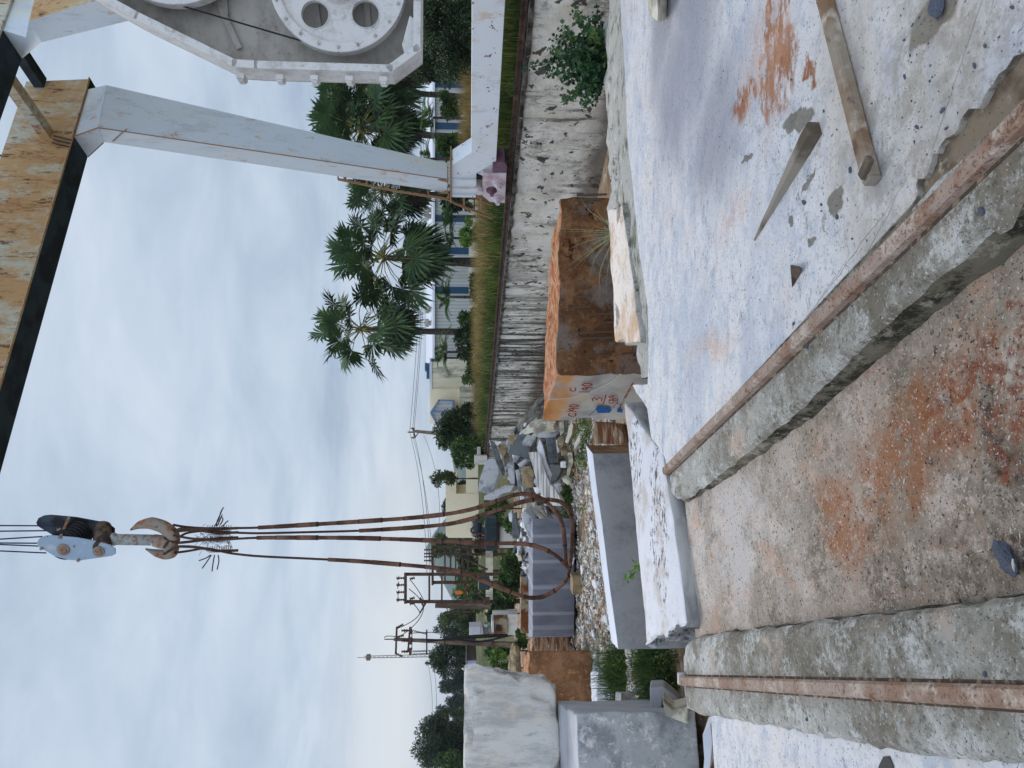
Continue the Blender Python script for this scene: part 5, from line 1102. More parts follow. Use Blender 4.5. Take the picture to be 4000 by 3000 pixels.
# bushes, hedge and trees behind the wall
tpx('bush', 1782, 1900, 915, 120, 34, 2.0, 5200, 11, lf_lite, 71, 'round bright green bush on the embankment before the shed', 'bush' and 14)
for k, (Xt, Xb, Y, W_, d, lm, lb) in enumerate(((1835, 1905, 1130, 150, 36, lf_dark, 'low dark shrub under the middle feather palm'), (1790, 1900, 1235, 130, 37, lf_mid, 'leafy shrub beside the lone palm trunk'), (1775, 1900, 1345, 160, 36, lf_dark, 'tall dark shrub beside the end of the shed'), (1800, 1895, 1460, 140, 38, lf_mid, 'leafy shrub in front of the stained plaster wall'), (1850, 1905, 1560, 110, 38, lf_mid, 'low shrub below the blue gabled shed'), (1790, 1890, 1600, 90, 40, lf_dark, 'dark shrub at the corner of the blue gabled shed'), (1700, 1810, 570, 120, 40, lf_mid, 'leafy shrub behind the crane post'), (1720, 1850, 800, 100, 41, lf_dark, 'dark shrub behind the ladder'), (1710, 1850, 415, 120, 42, lf_mid, 'leafy shrub among the palm trunks'))):
    tpx('shrub', Xt, Xb, Y, W_, d, 2.0, 3600, 12, lm, 80 + k, lb, blobs=12)
tpx('tree', 1690, 1890, 1680, 230, 44, 1.9, 15000, 12, lf_dark, 95, 'broad dark leafy tree behind the wall between the shed and the cream house', blobs=26)
tpx('tree', 1760, 1890, 1770, 170, 42, 1.9, 7000, 12, lf_mid, 96, 'lower green tree in front of the broad dark tree', blobs=16)
tpx('tree', 1680, 1780, 1870, 90, 58, 2, 1500, 11, lf_olive, 97, 'sparse brown leaved tree over the corner of the cream house', blobs=12)
tpx('banana_plant', 1772, 1835, 1905, 60, 66, 2, 500, 24, lf_mid, 98, 'big leaved banana plant seen through the gap in the cream wall', blobs=5)
tpx('tree', 1625, 1890, 110, 380, 27, 2, 42000, 10, lf_dark, 99, 'large dark green tree behind the end beam at the frame side', blobs=34)
tpx('tree', 1560, 1880, 250, 190, 32, 2, 20000, 10, lf_dark, 100, 'dark tree between the large green tree and the palm trunks', blobs=18)
# dry and green tall grass on the embankment
def blades(pts, h, wd, seed, lean=.35):
    g = np.random.default_rng(seed); p = np.array(pts); n = len(p); hh = h * (.5 + .8 * g.random(n)) if np.isscalar(h) else np.asarray(h) * (.5 + .8 * g.random(n))
    az = g.random(n) * 6.28; ln = np.abs(g.normal(size=n)) * lean; dx = np.cos(az) * ln; dy = np.sin(az) * ln; fa = g.random(n) * 3.14; sx_ = np.cos(fa) * wd; sy_ = np.sin(fa) * wd
    v = np.zeros((n, 6, 3)); 
    for i, (t, ww) in enumerate(((0, 1), (.55, .8), (1, .12))):
        x = p[:, 0] + dx * hh * t * t; y = p[:, 1] + dy * hh * t * t; z = p[:, 2] + hh * t * (1 - .18 * ln * t)
        v[:, 2 * i] = np.stack([x - sx_ * ww, y - sy_ * ww, z], 1); v[:, 2 * i + 1] = np.stack([x + sx_ * ww, y + sy_ * ww, z], 1)
    o = (np.arange(n) * 6)[:, None]; f = np.concatenate([o + np.array([[0, 1, 3, 2]]), o + np.array([[2, 3, 5, 4]])])
    return v.reshape(-1, 3), f
def strip(n, s0, s1, o0, o1, z, seed):
    g = np.random.default_rng(seed); s = s0 + (s1 - s0) * g.random(n) ** 1.2; o = o0 + (o1 - o0) * g.random(n)
    return [tuple(wl(a, b, z)) for a, b in zip(s, o)]
v, f = blades(strip(26000, 8, 42, .75, 4.5, 2.0, 1), .55, .011, 2, .5); tag(nmesh('grass', v, f, lf_ggrn, None, (0, 20, 2)), kind='stuff')
v, f = blades(strip(15000, 12, 42, 1.2, 4.0, 2.0, 3), .8, .010, 4, .55); tag(nmesh('dry_grass', v, f, lf_gdry, None, (0, 20, 2)), kind='stuff')
g_ = np.random.default_rng(5); pts = []
for k in range(26):      # tall dry clumps by the beam
    X_ = g_.uniform(230, 640); c = G(1925, X_, 2.0) + V((g_.normal() * .3, g_.uniform(-.5, 3), 0)); c.z = 2.0; pts += [(c.x + g_.normal() * .18, c.y + g_.normal() * .18, 2.0) for _ in range(260)]
v, f = blades(pts, 1.25, .010, 6, .5); tag(nmesh('tall_dry_grass', v, f, lf_gdry, None, (0, 20, 2)), kind='stuff')
# leafy bush on the ledge
bp = G(2372, 225, 1.22); t = thing('leafy_bush', V((bp.x, bp.y + .1, 1.2)), 'bright green leafy bush growing at the platform edge before the stained wall', 'bush')
rr = random.Random(5); stems = MB(); cs = []; v = []; f = []
tips = [(2045, 265), (2150, 205), (2130, 300), (2160, 150), (2190, 100), (2170, 240), (2150, 190), (2200, 330), (2230, 380), (2270, 420), (2300, 350), (2300, 120), (2310, 60), (2290, 200), (2250, 260), (2330, 40), (2340, 300), (2320, 400), (2210, 160), (2240, 60), (2260, 320), (2220, 240), (2280, 280), (2180, 300), (2240, 190), (2250, 45), (2200, 400), (2290, 90), (2340, 130), (2340, 210), (2310, 240), (2265, 140)]
for (X, Y) in tips:
    e = D(X, Y, bp.y + rr.uniform(-.25, .35)); b = V((bp.x + rr.uniform(-.12, .12), bp.y + .1, 1.15)); mdl = b.lerp(e, .5) + V((rr.uniform(-.05, .05), rr.uniform(-.08, .05), .04)); path = smooth_path([b, mdl, e], 6, 2); stems.tube(path, .005, 5)
    for i, p in enumerate(path[3:]):
        for k in range(9 if i < 9 else 7):
            dr = V((rr.uniform(-1, 1), rr.uniform(-1, .6), rr.uniform(-.9, .5))).normalized(); L_ = rr.uniform(.045, .10) * (1.15 - .05 * i); s = dr.cross(V((rr.uniform(-.3, .3), -1, rr.uniform(-.3, .6)))).normalized(); q = p + dr * .025
            o = len(v); mid_ = q + dr * L_ * .4; up_ = s.cross(dr) * L_ * .12
            v += [q, mid_ - s * L_ * .36 + up_, q + dr * L_, mid_ + s * L_ * .36 + up_, mid_ + dr * L_ * .02 - up_]; f += [[o, o + 1, o + 2, o + 4], [o, o + 4, o + 2, o + 3]]
stems.build('stems', lf_lite, t); nmesh('leaves', [tuple(q) for q in v], f, lf_bush, t)
# grass tuft with arching blades on the ledge
gp = G(2418, 905, 1.3); t = thing('grass_tuft', gp, 'thin arching grass tuft growing at the ledge in front of the orange block', 'grass tuft'); mb = MB()
for (X, Y) in ((2150, 890), (2260, 760), (2230, 1060), (2180, 1070), (2290, 1000), (2210, 980), (2300, 1090), (2340, 1165), (2370, 1180), (2340, 1080), (2270, 1040), (2250, 930), (2330, 880), (2320, 790), (2360, 820), (2200, 905), (2300, 960), (2250, 1010), (2310, 1050), (2370, 1020)):
    e = D(X, Y, gp.y + rr.uniform(-.1, .25)); c = gp.lerp(e, .55) + V((0, 0, rr.uniform(.02, .10))); pth = smooth_path([gp + V((rr.uniform(-.02, .02), 0, 0)), c, e], 6, 3); mb.tube(pth, [.0035 * (1 - .8 * i / (len(pth) - 1)) for i in range(len(pth))], 4)
for k in range(26):
    a = rr.uniform(0, 6.28); e = gp + V((math.cos(a) * .14, math.sin(a) * .1 - .02, rr.uniform(.03, .2))); mb.tube(smooth_path([gp, gp.lerp(e, .5) + V((0, 0, .06)), e], 4, 2), [.002] * 9, 4)
mb.build('blades', lf_gdry if False else leafmat('pale_grass', (150, 156, 110), (110, 120, 76), (176, 170, 130)), t)
# weeds in the yard
def weeds(lbl, X, Y, zb, spread, n, h, seed, lm=lf_mid, wd=.006, d=None):
    c = G(X, Y, zb); g = np.random.default_rng(seed); p = [(c.x + g.normal() * spread, c.y + g.normal() * spread, zb) for _ in range(n)]; v, f = blades(p, h, wd, seed, .6); return p, v, f
for k, (X, Y, n, sp, h, lb) in enumerate(((2570, 2600, 1300, .32, .42, 'weeds growing beside the end of the long grey block'), (2600, 2700, 900, .35, .35, 'weeds by the cream wedge offcut'), (2440, 2620, 600, .25, .6, 'taller weeds behind the long grey block'))):
    p, v, f = weeds(lb, X, Y, .02, sp, n, h, 200 + k); tag(nmesh('weeds', v, f, lf_mid, None, p[0]), kind='stuff')
    v, f = leaves([V(q) + V((0, 0, h * .3)) for q in p[:30]], [[.14]] * 30, 1800, .06, k + 9); tag(nmesh('weeds', v, f, lf_mid, None, p[0]), kind='stuff')
for k, (X, Y, sp, n) in enumerate(((2218, 1965, .35, 2600), (2200, 1900, .3, 1200), (2190, 1690, .3, 1000), (2185, 1750, .3, 600), (2280, 1680, .5, 1300), (2300, 1700, .3, 500))):
    c = G(X, Y, .0); g = np.random.default_rng(300 + k); cs = [V((c.x + g.normal() * sp * 1.4, c.y + g.normal() * sp, .06)) for _ in range(18)]; v, f = leaves(cs, [[.16]] * 18, n, .07, 310 + k); tag(nmesh('weeds', v, f, lf_lite if k % 2 == 0 else lf_mid, None, tuple(c)), kind='stuff')
c = D(2455, 2220, 7.6); v, f = leaves([c + V((.02 * i - .1, 0, -.012 * i)) for i in range(8)], [[.05]] * 8, 60, .05, 77); t = thing('sprig', c, 'tiny green sprig against the dark grey block face', 'weed'); nmesh('leaves', v, f, lf_lite, t)
# ------------------------------------------------------------------ yard gravel (uncountable chips)
protos = [rock_mesh(s, 1, (1, .75, .5), .3) for s in range(6)]
def scatter(name, pts, sizes, mt, seed, org=(0, 0, 0)):
    g = np.random.default_rng(seed); vv = []; ff = []; o = 0
    for p, s in zip(pts, sizes):
        v, f = protos[g.integers(6)]; a = g.random() * 6.28; b = g.normal() * .5; M3 = (Matrix.Rotation(a, 3, 'Z') @ Matrix.Rotation(b, 3, 'X')); M3 = np.array(M3) * s
        arr = np.array([tuple(q) for q in v]) @ M3.T + np.array(p); vv.append(arr); ff.append(np.array(f) + o); o += len(v)
    return nmesh(name, np.concatenate(vv), np.concatenate(ff), mt, None, org)
g_ = np.random.default_rng(8); pts = []; sz = []
while len(pts) < 9000:
    X = g_.uniform(2120, 2560); Y = g_.uniform(1560, 2800); p = G(X, Y, 0.0)
    if p.y > 27 or p.x < -9 or p.x > wx(p.y) - .1 or fbm((p.x, p.y, 0), .9, 3) < -.28 + .1 * g_.random(): continue
    s = min(.10, abs(g_.normal()) * .028 + .014) * (1 + p.y / 40); pts.append((p.x, p.y, gh(p.x, p.y) + s * .2)); sz.append(s)
tag(scatter('gravel', pts, sz, m_gravel, 9), kind='stuff')
pts = []; sz = []
for _ in range(300):
    X = g_.uniform(2395, 2430); Y = g_.uniform(-20, 800); p = G(X, Y, 1.27); s = abs(g_.normal()) * .012 + .006; pts.append((p.x, p.y, 1.29 + g_.uniform(-.02, .03))); sz.append(s)
tag(scatter('rubble_chips', pts, sz, m_bank, 10), kind='stuff')
# grit in the dirt gap and the pit
pts = []; sz = []
for _ in range(2600):
    if g_.random() < .35: X = g_.uniform(3550, 4050); Y = g_.uniform(150, 800); z = 1.36; ok = (Y > 4199 - X * .99 and Y < 4300 - X * .95)
    else: X = g_.uniform(2950, 4050); Y = g_.uniform(900, 2480); z = None; ok = Y > 3750 - (X - 2650) * 1.0 - 1750 + 0 and Y > (1950 - (X - 2650) * .86)
    if not ok: continue
    zz_ = z if z else 1.26; p = G(X, Y, zz_); zz_ = z if z else pitz(p.y); s = abs(g_.normal()) * .0016 + .0012; pts.append((p.x, p.y, zz_ + s * .3 + .002)); sz.append(s)
tag(scatter('grit', pts, sz, m_pebble, 12), kind='stuff')
pts = []; sz = []
for _ in range(1300):
    X = g_.uniform(2700, 4050); Y = g_.uniform(-20, 1400)
    if Y > 4180 - X * 1.0 - 30: continue
    p = G(X, Y, ZT); s = abs(g_.normal()) * .0018 + .001
    if fbm(p, 1.5, 2) < -.05: continue
    pts.append((p.x, p.y, ZT + s * .4)); sz.append(s)
tag(scatter('grit', pts, sz, m_pebble, 14), kind='stuff')
# ------------------------------------------------------------------ loose things on the platform
def piece(name, X, Y, z, s, rz, proto, mt, label, cat, group=None, sc3=(1, 1, .7)):
    p = G(X, Y, z); o = bpy.data.objects.new(name, proto); sc.collection.objects.link(o); o.location = p + V((0, 0, s * sc3[2] * .35)); o.scale = (s * sc3[0], s * sc3[1], s * sc3[2]); o.rotation_euler = (rng.uniform(-.2, .2), rng.uniform(-.2, .2), rz)
    return tag(o, label, cat, group)
def pm(seed, mt, jag=.22, sub=2):
    v, f = rock_mesh(seed, sub, (1, .7, .55), jag); me = bpy.data.meshes.new('stone_chip'); me.from_pydata(v, [], f); me.materials.append(mt); return me
PB = [pm(s, m_pebble, .2, 1) for s in range(50, 56)]; PW_ = [pm(s, m_pebble2, .25, 1) for s in range(60, 64)]
# blue grey chips on the white floor: zoom coordinates of the photograph
c4 = [(1480, 70, 46), (1175, 75, 10), (1150, 135, 13), (1310, 150, 15), (1250, 215, 18), (1180, 345, 22), (1230, 478, 18), (1185, 665, 24), (2112, 65, 24), (1998, 320, 15), (1880, 400, 22), (1790, 570, 26), (1772, 620, 9), (2020, 440, 8), (790, 330, 11), (830, 365, 5), (205, 690, 22), (485, 960, 26), (900, 895, 16), (595, 1120, 15), (555, 1170, 17), (715, 1470, 40), (1515, 955, 32), (1290, 1100, 28), (1330, 1100, 12), (1545, 1110, 22), (1640, 975, 12), (1265, 1225, 18), (1375, 1335, 13), (1510, 1250, 14), (790, 1335, 10), (1388, 1215, 7), (1785, 870, 7), (450, 1240, 9), (800, 455, 6), (268, 405, 5), (2120, 280, 8)]
for i, (a, b, r_) in enumerate(c4):
    piece('stone_chip', 3000 + a * .452, b * .452, ZT, r_ * .452 * 2.6 / F * 1.05, rng.uniform(0, 6), PB[i % 6], None, 'blue grey stone chip lying on the white floor', 'stone chip', 'blue grey chips on the white floor', (1.15, .8, .6))
c7 = [(315, 90, 36), (465, 110, 20), (465, 165, 14), (500, 230, 9), (600, 215, 30), (730, 405, 14), (855, 420, 12), (690, 330, 8), (225, 1140, 26), (690, 710, 6), (625, 715, 5)]
for i, (a, b, r_) in enumerate(c7):
    piece('stone_chip', 3000 + a * .452, 750 + b * .452, ZT if i < 10 else ZT, r_ * .452 * 3.3 / F * 1.1, rng.uniform(0, 6), PB[(i + 2) % 6], None, 'blue grey stone chip lying on the white floor', 'stone chip', 'blue grey chips on the white floor', (1.1, .8, .6))
for i, (X, Y, r_) in enumerate(((3155, 1352, 16), (3837, 827, 16), (3346, 1136, 10), (3153, 2810, 14), (3850, 2633, 10), (3330, 1195, 6), (3990, 2720, 5))):
    piece('stone_chip', X, Y, 1.4, r_ * 3 / F, rng.uniform(0, 6), PB[i % 6], None, 'blue grey chip lying on a concrete strip beside a rail', 'stone chip', 'blue grey chips on the concrete strips')
# chips in the pit
c6 = [(710, 95, 20, 1), (350, 200, 18, 0), (975, 225, 11, 0), (1012, 270, 12, 0), (820, 268, 9, 1), (795, 300, 11, 1), (1240, 40, 10, 0), (1385, 190, 18, 1), (1480, 180, 16, 0), (1162, 405, 14, 1), (1188, 395, 15, 1), (1233, 455, 15, 1), (1440, 500, 20, 1), (1570, 555, 24, 1), (920, 620, 34, 1), (2085, 465, 22, 1), (2000, 505, 20, 0), (1890, 460, 14, 1), (1400, 688, 22, 0), (1180, 840, 30, 1), (515, 735, 10, 0), (1800, 315, 18, 0), (1765, 120, 14, 0), (1380, 945, 17, 1), (1035, 1145, 12, 1), (1720, 810, 12, 1), (1920, 700, 24, 0), (1770, 1090, 30, 1), (1440, 1185, 26, 1), (1495, 1355, 30, 0), (1430, 1330, 12, 0), (1180, 1310, 18, 1), (2100, 1270, 22, 1), (2120, 1220, 18, 1), (2180, 1310, 20, 1), (1620, 1290, 14, 0), (1685, 1285, 12, 0), (1830, 1285, 14, 0), (1455, 1510, 12, 0), (1320, 1640, 20, 0), (790, 1560, 12, 0), (785, 1310, 10, 0), (680, 1440, 10, 0), (1070, 1450, 12, 0), (180, 1080, 10, 0), (1955, 560, 13, 1), (1450, 355, 10, 0), (1285, 145, 9, 0), (1985, 115, 16, 1), (2205, 1040, 22, 1), (1840, 1440, 24, 1), (1500, 1225, 9, 0), (2080, 1105, 11, 0)]
for i, (a, b, r_, q) in enumerate(c6):
    piece('stone_chip', 3000 + a * .452, 1500 + b * .452, 1.26, r_ * .452 * 2.9 / F * .8, rng.uniform(0, 6), (PW_ if q else PB)[i % 4], None, ('pale stone chip lying in the stained channel' if q else 'dark stone chip lying in the stained channel'), 'stone chip', 'pale chips in the channel' if q else 'dark chips in the channel', (1.3, .6, .55))
c9 = [(1970, 775, 22, 1), (1590, 905, 22, 0), (1640, 1075, 30, 0), (1535, 1160, 12, 0), (1980, 1030, 15, 0), (1065, 1255, 18, 0), (1170, 1415, 14, 0), (1365, 1430, 16, 0), (1505, 1435, 14, 0), (1000, 1570, 22, 0), (955, 1450, 13, 1), (1870, 1310, 22, 0), (1900, 1325, 12, 1), (1750, 1425, 10, 0), (1905, 1090, 12, 0), (1480, 1230, 10, 0), (1275, 1215, 10, 0), (1840, 1360, 13, 1), (1350, 1525, 12, 0), (890, 1550, 9, 1), (1145, 1120, 24, 1), (2180, 750, 10, 0)]
for i, (a, b, r_, q) in enumerate(c9):
    piece('stone_chip', 3000 + a * .452, 750 + b * .452, 1.26, r_ * .452 * 2.9 / F * .8, rng.uniform(0, 6), (PW_ if q else PB)[i % 4], None, ('pale stone chip lying in the stained channel' if q else 'dark stone chip lying in the stained channel'), 'stone chip', 'pale chips in the channel' if q else 'dark chips in the channel', (1.2, .7, .6))
piece('stone', 3944, 2180, 1.24, .062, 1.1, pm(71, m_pebble, .2, 3), None, 'largest dark blue grey stone in the stained channel', 'stone', None, (1.2, .75, .6))
piece('stone_chip', 3960, 2204, 1.29, .016, .3, PW_[0], None, 'white chip sitting on the largest dark stone', 'stone chip', None, (1.3, .6, .5))
piece('stone', 3672, 25, ZT, .05, .4, pm(74, m_pebble, .2, 2), None, 'dark stone in the damp patch at the far side of the white floor', 'stone')
# faceted dark rock
a_ = [G(3087, 1033, ZT), G(3126, 1040, ZT), G(3132, 1064, ZT), G(3094, 1127, ZT)]; top = G(3092, 1095, ZT + .055); t2 = G(3122, 1042, ZT + .05)
mb = MB(); mb.add(a_ + [G(3088, 1052, ZT + .05), G(3124, 1050, ZT + .045)], [(0, 3, 2, 1), (0, 1, 5, 4), (1, 2, 5), (2, 3, 4, 5), (3, 0, 4)]); tag(mb.build('rock', m_darkrock, bevel=.003, seg=1), 'wedge shaped dark brown rock standing alone on the white floor', 'rock')
# long pole with nailed block
def pole_seg(pts, wd, ht, mt, nm, parent):
    mb = MB(); prof = [(-.5, .15), (-.38, 0), (.38, 0), (.5, .15), (.5, .8), (.36, 1), (-.36, 1), (-.5, .8)]; vs = []
    for i, p in enumerate(pts):
        t = (pts[min(i + 1, len(pts) - 1)] - pts[max(i - 1, 0)]).normalized(); s = V((t.y, -t.x, 0)).normalized()
        for u, h in prof:
            jj = 1 + .06 * fbm(p + V((u, h, 0)), 4, 2); vs.append(p + s * u * wd * jj + V((0, 0, h * ht)))
    fs = []; n = 8
    for i in range(len(pts) - 1):
        for j in range(n): fs.append([i * n + j, i * n + (j + 1) % n, (i + 1) * n + (j + 1) % n, (i + 1) * n + j])
    fs.append(list(range(n))[::-1]); fs.append([(len(pts) - 1) * n + j for j in range(n)]); mb.add(vs, fs); return mb.build(nm, mt, parent)
a = G(3205, -160, ZT); b = G(3432, 702, ZT); tb = thing('timber_pole', a, 'long brown squared timber with a small block nailed near its end', 'timber'); pole_seg([a.lerp(b, i / 24) + V((0, 0, .003)) for i in range(25)], .064, .052, m_timber, 'pole', tb)
mb = MB(); c = G(3382, 655, ZT + .062); d = (b - a).normalized(); mb.box(c, (.085, .04, .022), math.atan2(d.y, d.x) + 1.9); mb.build('nailed_block', m_timber2, tb, bevel=.004)
mb = MB(); mb.box(b + d * .004 + V((0, 0, .026)), (.012, .052, .042), math.atan2(d.y, d.x)); mb.build('end_grain', m_timber2, tb)
a = G(2950, 938, ZT); b = G(3206, 500, ZT); d = (b - a).normalized(); s = V((d.y, -d.x, 0)); tb = thing('timber_stake', a, 'grey pointed timber lying with its thick end towards the long pole', 'timber')
mb = MB(); vs = []
for i in range(16):
    t = i / 15; p = a.lerp(b, t); wd = .005 + .030 * min(1, t * 1.15); h = .008 + .056 * min(1, t * 1.1)
    j = noise.noise(p * 9) * .004; vs += [p - s * wd + s * j, p + s * wd, p + s * (wd * .85) + V((0, 0, h * .9)), p - s * (wd * .55) + V((0, 0, h + j)), p - s * wd * 1.05 + V((0, 0, h * .72))]
fs = [];
for i in range(15):
    for j in range(5): fs.append([i * 5 + j, i * 5 + (j + 1) % 5, (i + 1) * 5 + (j + 1) % 5, (i + 1) * 5 + j])
fs += [[4, 3, 2, 1, 0], [75, 76, 77, 78, 79]]; mb.add(vs, fs); mb.build('stake', m_timber2, tb)
# broken concrete lump at the frame side
fl, fr = G(2552, 62, 1.5), G(2600, 78, 1.5); 
o = stone('concrete_lump', [G(2600, 82, 1.41), G(2625, -140, 1.41), G(2560, -150, 1.41), G(2553, 60, 1.41)] + [G(2568, 80, 1.55), G(2570, -140, 1.60), G(2515, -150, 1.60), G(2535, 55, 1.56)], [SL['cream']], (0,) * 6, n=14, rnd=.02, amp=.014, freq=5, seed=31, chip=.03); tag(o, 'grey green broken concrete lump at the side of the white floor', 'concrete lump')
mb = MB(); p = G(2388, 115, 1.3); mb.add([p, p + V((.03, .01, .0)), p + V((.02, .03, .025)), p + V((-.01, .02, .02))], [(0, 1, 2, 3), (3, 2, 1, 0)]); tag(mb.build('red_scrap', m_red), 'tiny red scrap on the rubble bank below the leafy bush', 'scrap')
# black sheet on the side floor, painted darkness of a hole
mb = MB(); q = [G(X, Y, 1.366) for X, Y in [(3432, 2992), (3450, 2955), (3472, 2953), (3488, 2992), (3492, 3050), (3425, 3050)]]; mb.poly(q, (0, 0, -.002)); tag(mb.build('side_floor', m_black, origin=(0, 0, 0)), kind='structure')
# ------------------------------------------------------------------ rubble pile
m_dark_heap = mat('dark_rubble', lin(120, 114, 106), [dict(c=lin(60, 56, 52), s=1.8, d=8, r=.75, lo=.45, hi=.58), dict(c=lin(196, 190, 182), s=2.2, d=9, r=.75, lo=.54, hi=.64)], bump=[dict(s=4, d=8, h=.15)], coord='World')
def mound(c, rx, ry, h, seed):
    mb = MB(); n = 26; 
    for i in range(n + 1):
        for j in range(n + 1):
            u = -1 + 2 * i / n; v_ = -1 + 2 * j / n; r_ = min(1, math.hypot(u, v_)); z = h * (1 - r_ ** 1.6) + fbm((u * 3 + seed, v_ * 3, 0), 1, 3) * .3 * (1 - r_); px, py = c[0] + u * rx, c[1] + v_ * ry; mb.v.append(V((min(px, wx(py) - .12), py, c[2] + max(-.4, z) - .15)))
    for i in range(n):
        for j in range(n): a = i * (n + 1) + j; mb.f.append([a, a + 1, a + n + 2, a + n + 1]); mb.m.append(0)
    return mb
c0 = D(2100, 1800, 25); mm_ = mound((c0.x, 25.8, -.2), 2.9, 3.6, 2.15, 1); tag(mm_.build('rubble', m_dark_heap), kind='stuff')
c1 = D(2060, 2150, 27); mm_ = mound((c1.x, 27.5, -.2), 3.2, 3.5, 1.55, 2); tag(mm_.build('rubble', m_dark_heap), kind='stuff')
def zp(l): return zoff(l)
RP = [  # outline, distance, thickness, material, label, tilt
    ([(200, 895), (270, 850), (375, 845), (450, 1050), (330, 1430), (262, 1462), (60, 1400)], 24.2, .55, ('grey', 'white'), 'pale grey squared block on top of the rubble pile', (.1, .25)),
    ([(270, 530), (330, 540), (430, 700), (540, 1050), (535, 1170), (505, 1150), (400, 950), (320, 700)], 23.6, .09, ('dark', 'white'), 'thin dark slab with a white edge leaning on the top of the pile', (-.3, .1)),
    ([(430, 600), (500, 570), (590, 650), (520, 830), (420, 720)], 24.6, .4, ('tan', 'tan'), 'small brown block behind the thin leaning slab', (.2, .1)),
    ([(335, 530), (500, 560), (420, 620), (350, 600)], 25.2, .3, ('white', 'grey'), 'white shard at the wall side of the pile top', (0, .3)),
    ([(595, 440), (700, 430), (732, 500), (670, 620), (605, 520)], 24.4, .35, ('tan', 'cream'), 'tan chunk resting against the streaked wall', (.2, .2)),
    ([(760, 425), (900, 430), (935, 480), (1005, 650), (950, 845), (770, 800), (590, 755), (640, 680)], 23.4, .12, ('dark', 'grey'), 'large smooth dark slab in the middle of the pile', (.1, .45)),
    ([(830, 580), (935, 420), (1080, 480), (1005, 625), (870, 625)], 22.8, .2, ('grey', 'cream'), 'rough light grey slab lying over the dark slab', (.2, .3)),
    ([(830, 390), (940, 260), (1210, 190), (1415, 210), (1380, 290), (1400, 385), (1180, 370), (890, 435)], 22.0, .35, ('cream', 'cream'), 'largest cream slab leaning by the painted orange block', (-.3, .5)),
    ([(1005, 430), (1180, 400), (1400, 390), (1475, 300), (1485, 400), (1400, 480), (1255, 492), (1010, 470)], 21.6, .3, ('grey', 'cream'), 'mossy edged slab under the largest cream slab', (-.2, .3)),
    ([(950, 738), (1112, 730), (1210, 1000), (1325, 1290), (1500, 1665), (1225, 1665), (1060, 1130)], 21.2, .35, ('plank', 'white'), 'long ribbed white beam sloping down through the rubble', (.15, .3)),
    ([(1135, 500), (1190, 620), (1260, 900), (1355, 1120), (1300, 1295), (1205, 1080), (1090, 650)], 21.6, .12, ('white', 'grey'), 'bright white slab propped behind the ribbed beam', (.2, .5)),
    ([(1252, 490), (1405, 480), (1452, 830), (1440, 925), (1298, 935), (1270, 700)], 21.0, .4, ('dark', 'white'), 'dark grey block standing at the right of the white slab', (.1, .2)),
    ([(1310, 940), (1490, 955), (1512, 1060), (1430, 1230), (1312, 1290), (1355, 1120)], 20.6, .5, ('dark', 'dark'), 'rounded dark boulder at the foot of the white slab', (.1, .3)),
    ([(850, 985), (990, 980), (1040, 1100), (1040, 1345), (870, 1350), (840, 1200)], 22.6, .5, ('tan', 'dark'), 'brown square faced block in the pile left of the ribbed beam', (0, .1)),
    ([(720, 1045), (790, 1030), (835, 1300), (770, 1370), (745, 1200)], 23.0, .35, ('grey', 'grey'), 'upright grey fragment with pale flecks in the pile centre', (.1, .1)),
    ([(565, 940), (650, 890), (700, 905), (712, 1300), (640, 1290), (600, 1150)], 23.4, .5, ('grey', 'dark'), 'ridged grey wedge below the thin leaning slab', (.3, .4)),
    ([(400, 1370), (560, 1300), (702, 1310), (640, 1420), (480, 1455), (360, 1570), (180, 1560), (185, 1490), (300, 1440)], 23.2, .7, ('grey', 'grey'), 'rough grey rock at the sling side of the pile top', (.1, .3)),
    ([(750, 945), (895, 850), (970, 880), (880, 985), (800, 990)], 22.9, .1, ('grey', 'white'), 'bluish grey plate under the large dark slab', (0, .5)),
    ([(1310, 1290), (1400, 1340), (1440, 1430), (1565, 1665), (1420, 1665)], 20.9, .3, ('plank', 'white'), 'striped white offcut beside the end of the ribbed beam', (.1, .4)),
    ([(1500, 640), (1590, 615), (1620, 700), (1610, 790), (1520, 800)], 20.8, .4, ('tan', 'cream'), 'tan chunk at the foot of the pile', (0, .3)),
    ([(1620, 745), (1700, 742), (1722, 900), (1650, 1155), (1608, 1120), (1640, 880)], 20.3, .35, ('cream', 'tan'), 'cream and tan chunk lowest in the pile near the gravel', (0, .3)),
    ([(1480, 215), (1560, 200), (1565, 380), (1500, 460), (1485, 350)], 20.6, .4, ('cream', 'tan'), 'mossy cream block close to the edge of the painted block', (0, .2)),
    ([(1680, 215), (1720, 260), (1700, 420), (1620, 590), (1575, 560), (1640, 300)], 19.8, .2, ('cream', 'tan'), 'flat cream slab lying by the painted block', (.1, .7)),
    ([(1440, 500), (1550, 470), (1560, 580), (1500, 720), (1450, 640)], 20.6, .35, ('tan', 'cream'), 'tan rock between the mossy block and the tan chunk', (0, .3)),
    ([(1895, 260), (1935, 330), (1830, 560), (1735, 705), (1735, 600)], 18.6, .15, ('cream', 'cream'), 'long narrow cream slab pointing across the gravel', (.1, .8)),
    ([(1500, 900), (1590, 900), (1600, 1010), (1500, 1005)], 20.2, .25, ('white', 'cream'), 'white lump near the boulder', (0, .3)),
    ([(1520, 1180), (1600, 1160), (1665, 1250), (1640, 1310), (1560, 1260)], 19.9, .3, ('cream', 'white'), 'rounded cream lump beside the boulder by the weeds', (0, .3)),
    ([(1380, 1290), (1500, 1290), (1530, 1390), (1480, 1440), (1400, 1330)], 20.1, .3, ('grey', 'grey'), 'grey brown lump below the boulder', (0, .3)),
]
for i, (ol, d, th, mm, lb, tl) in enumerate(RP):
    chunk('rubble_slab', zp(ol), d, th, [SL[mm[0]], SL[mm[1]]], lb, 'rubble slab', 'broken slabs in the rubble pile', tl, .03, i + 1)
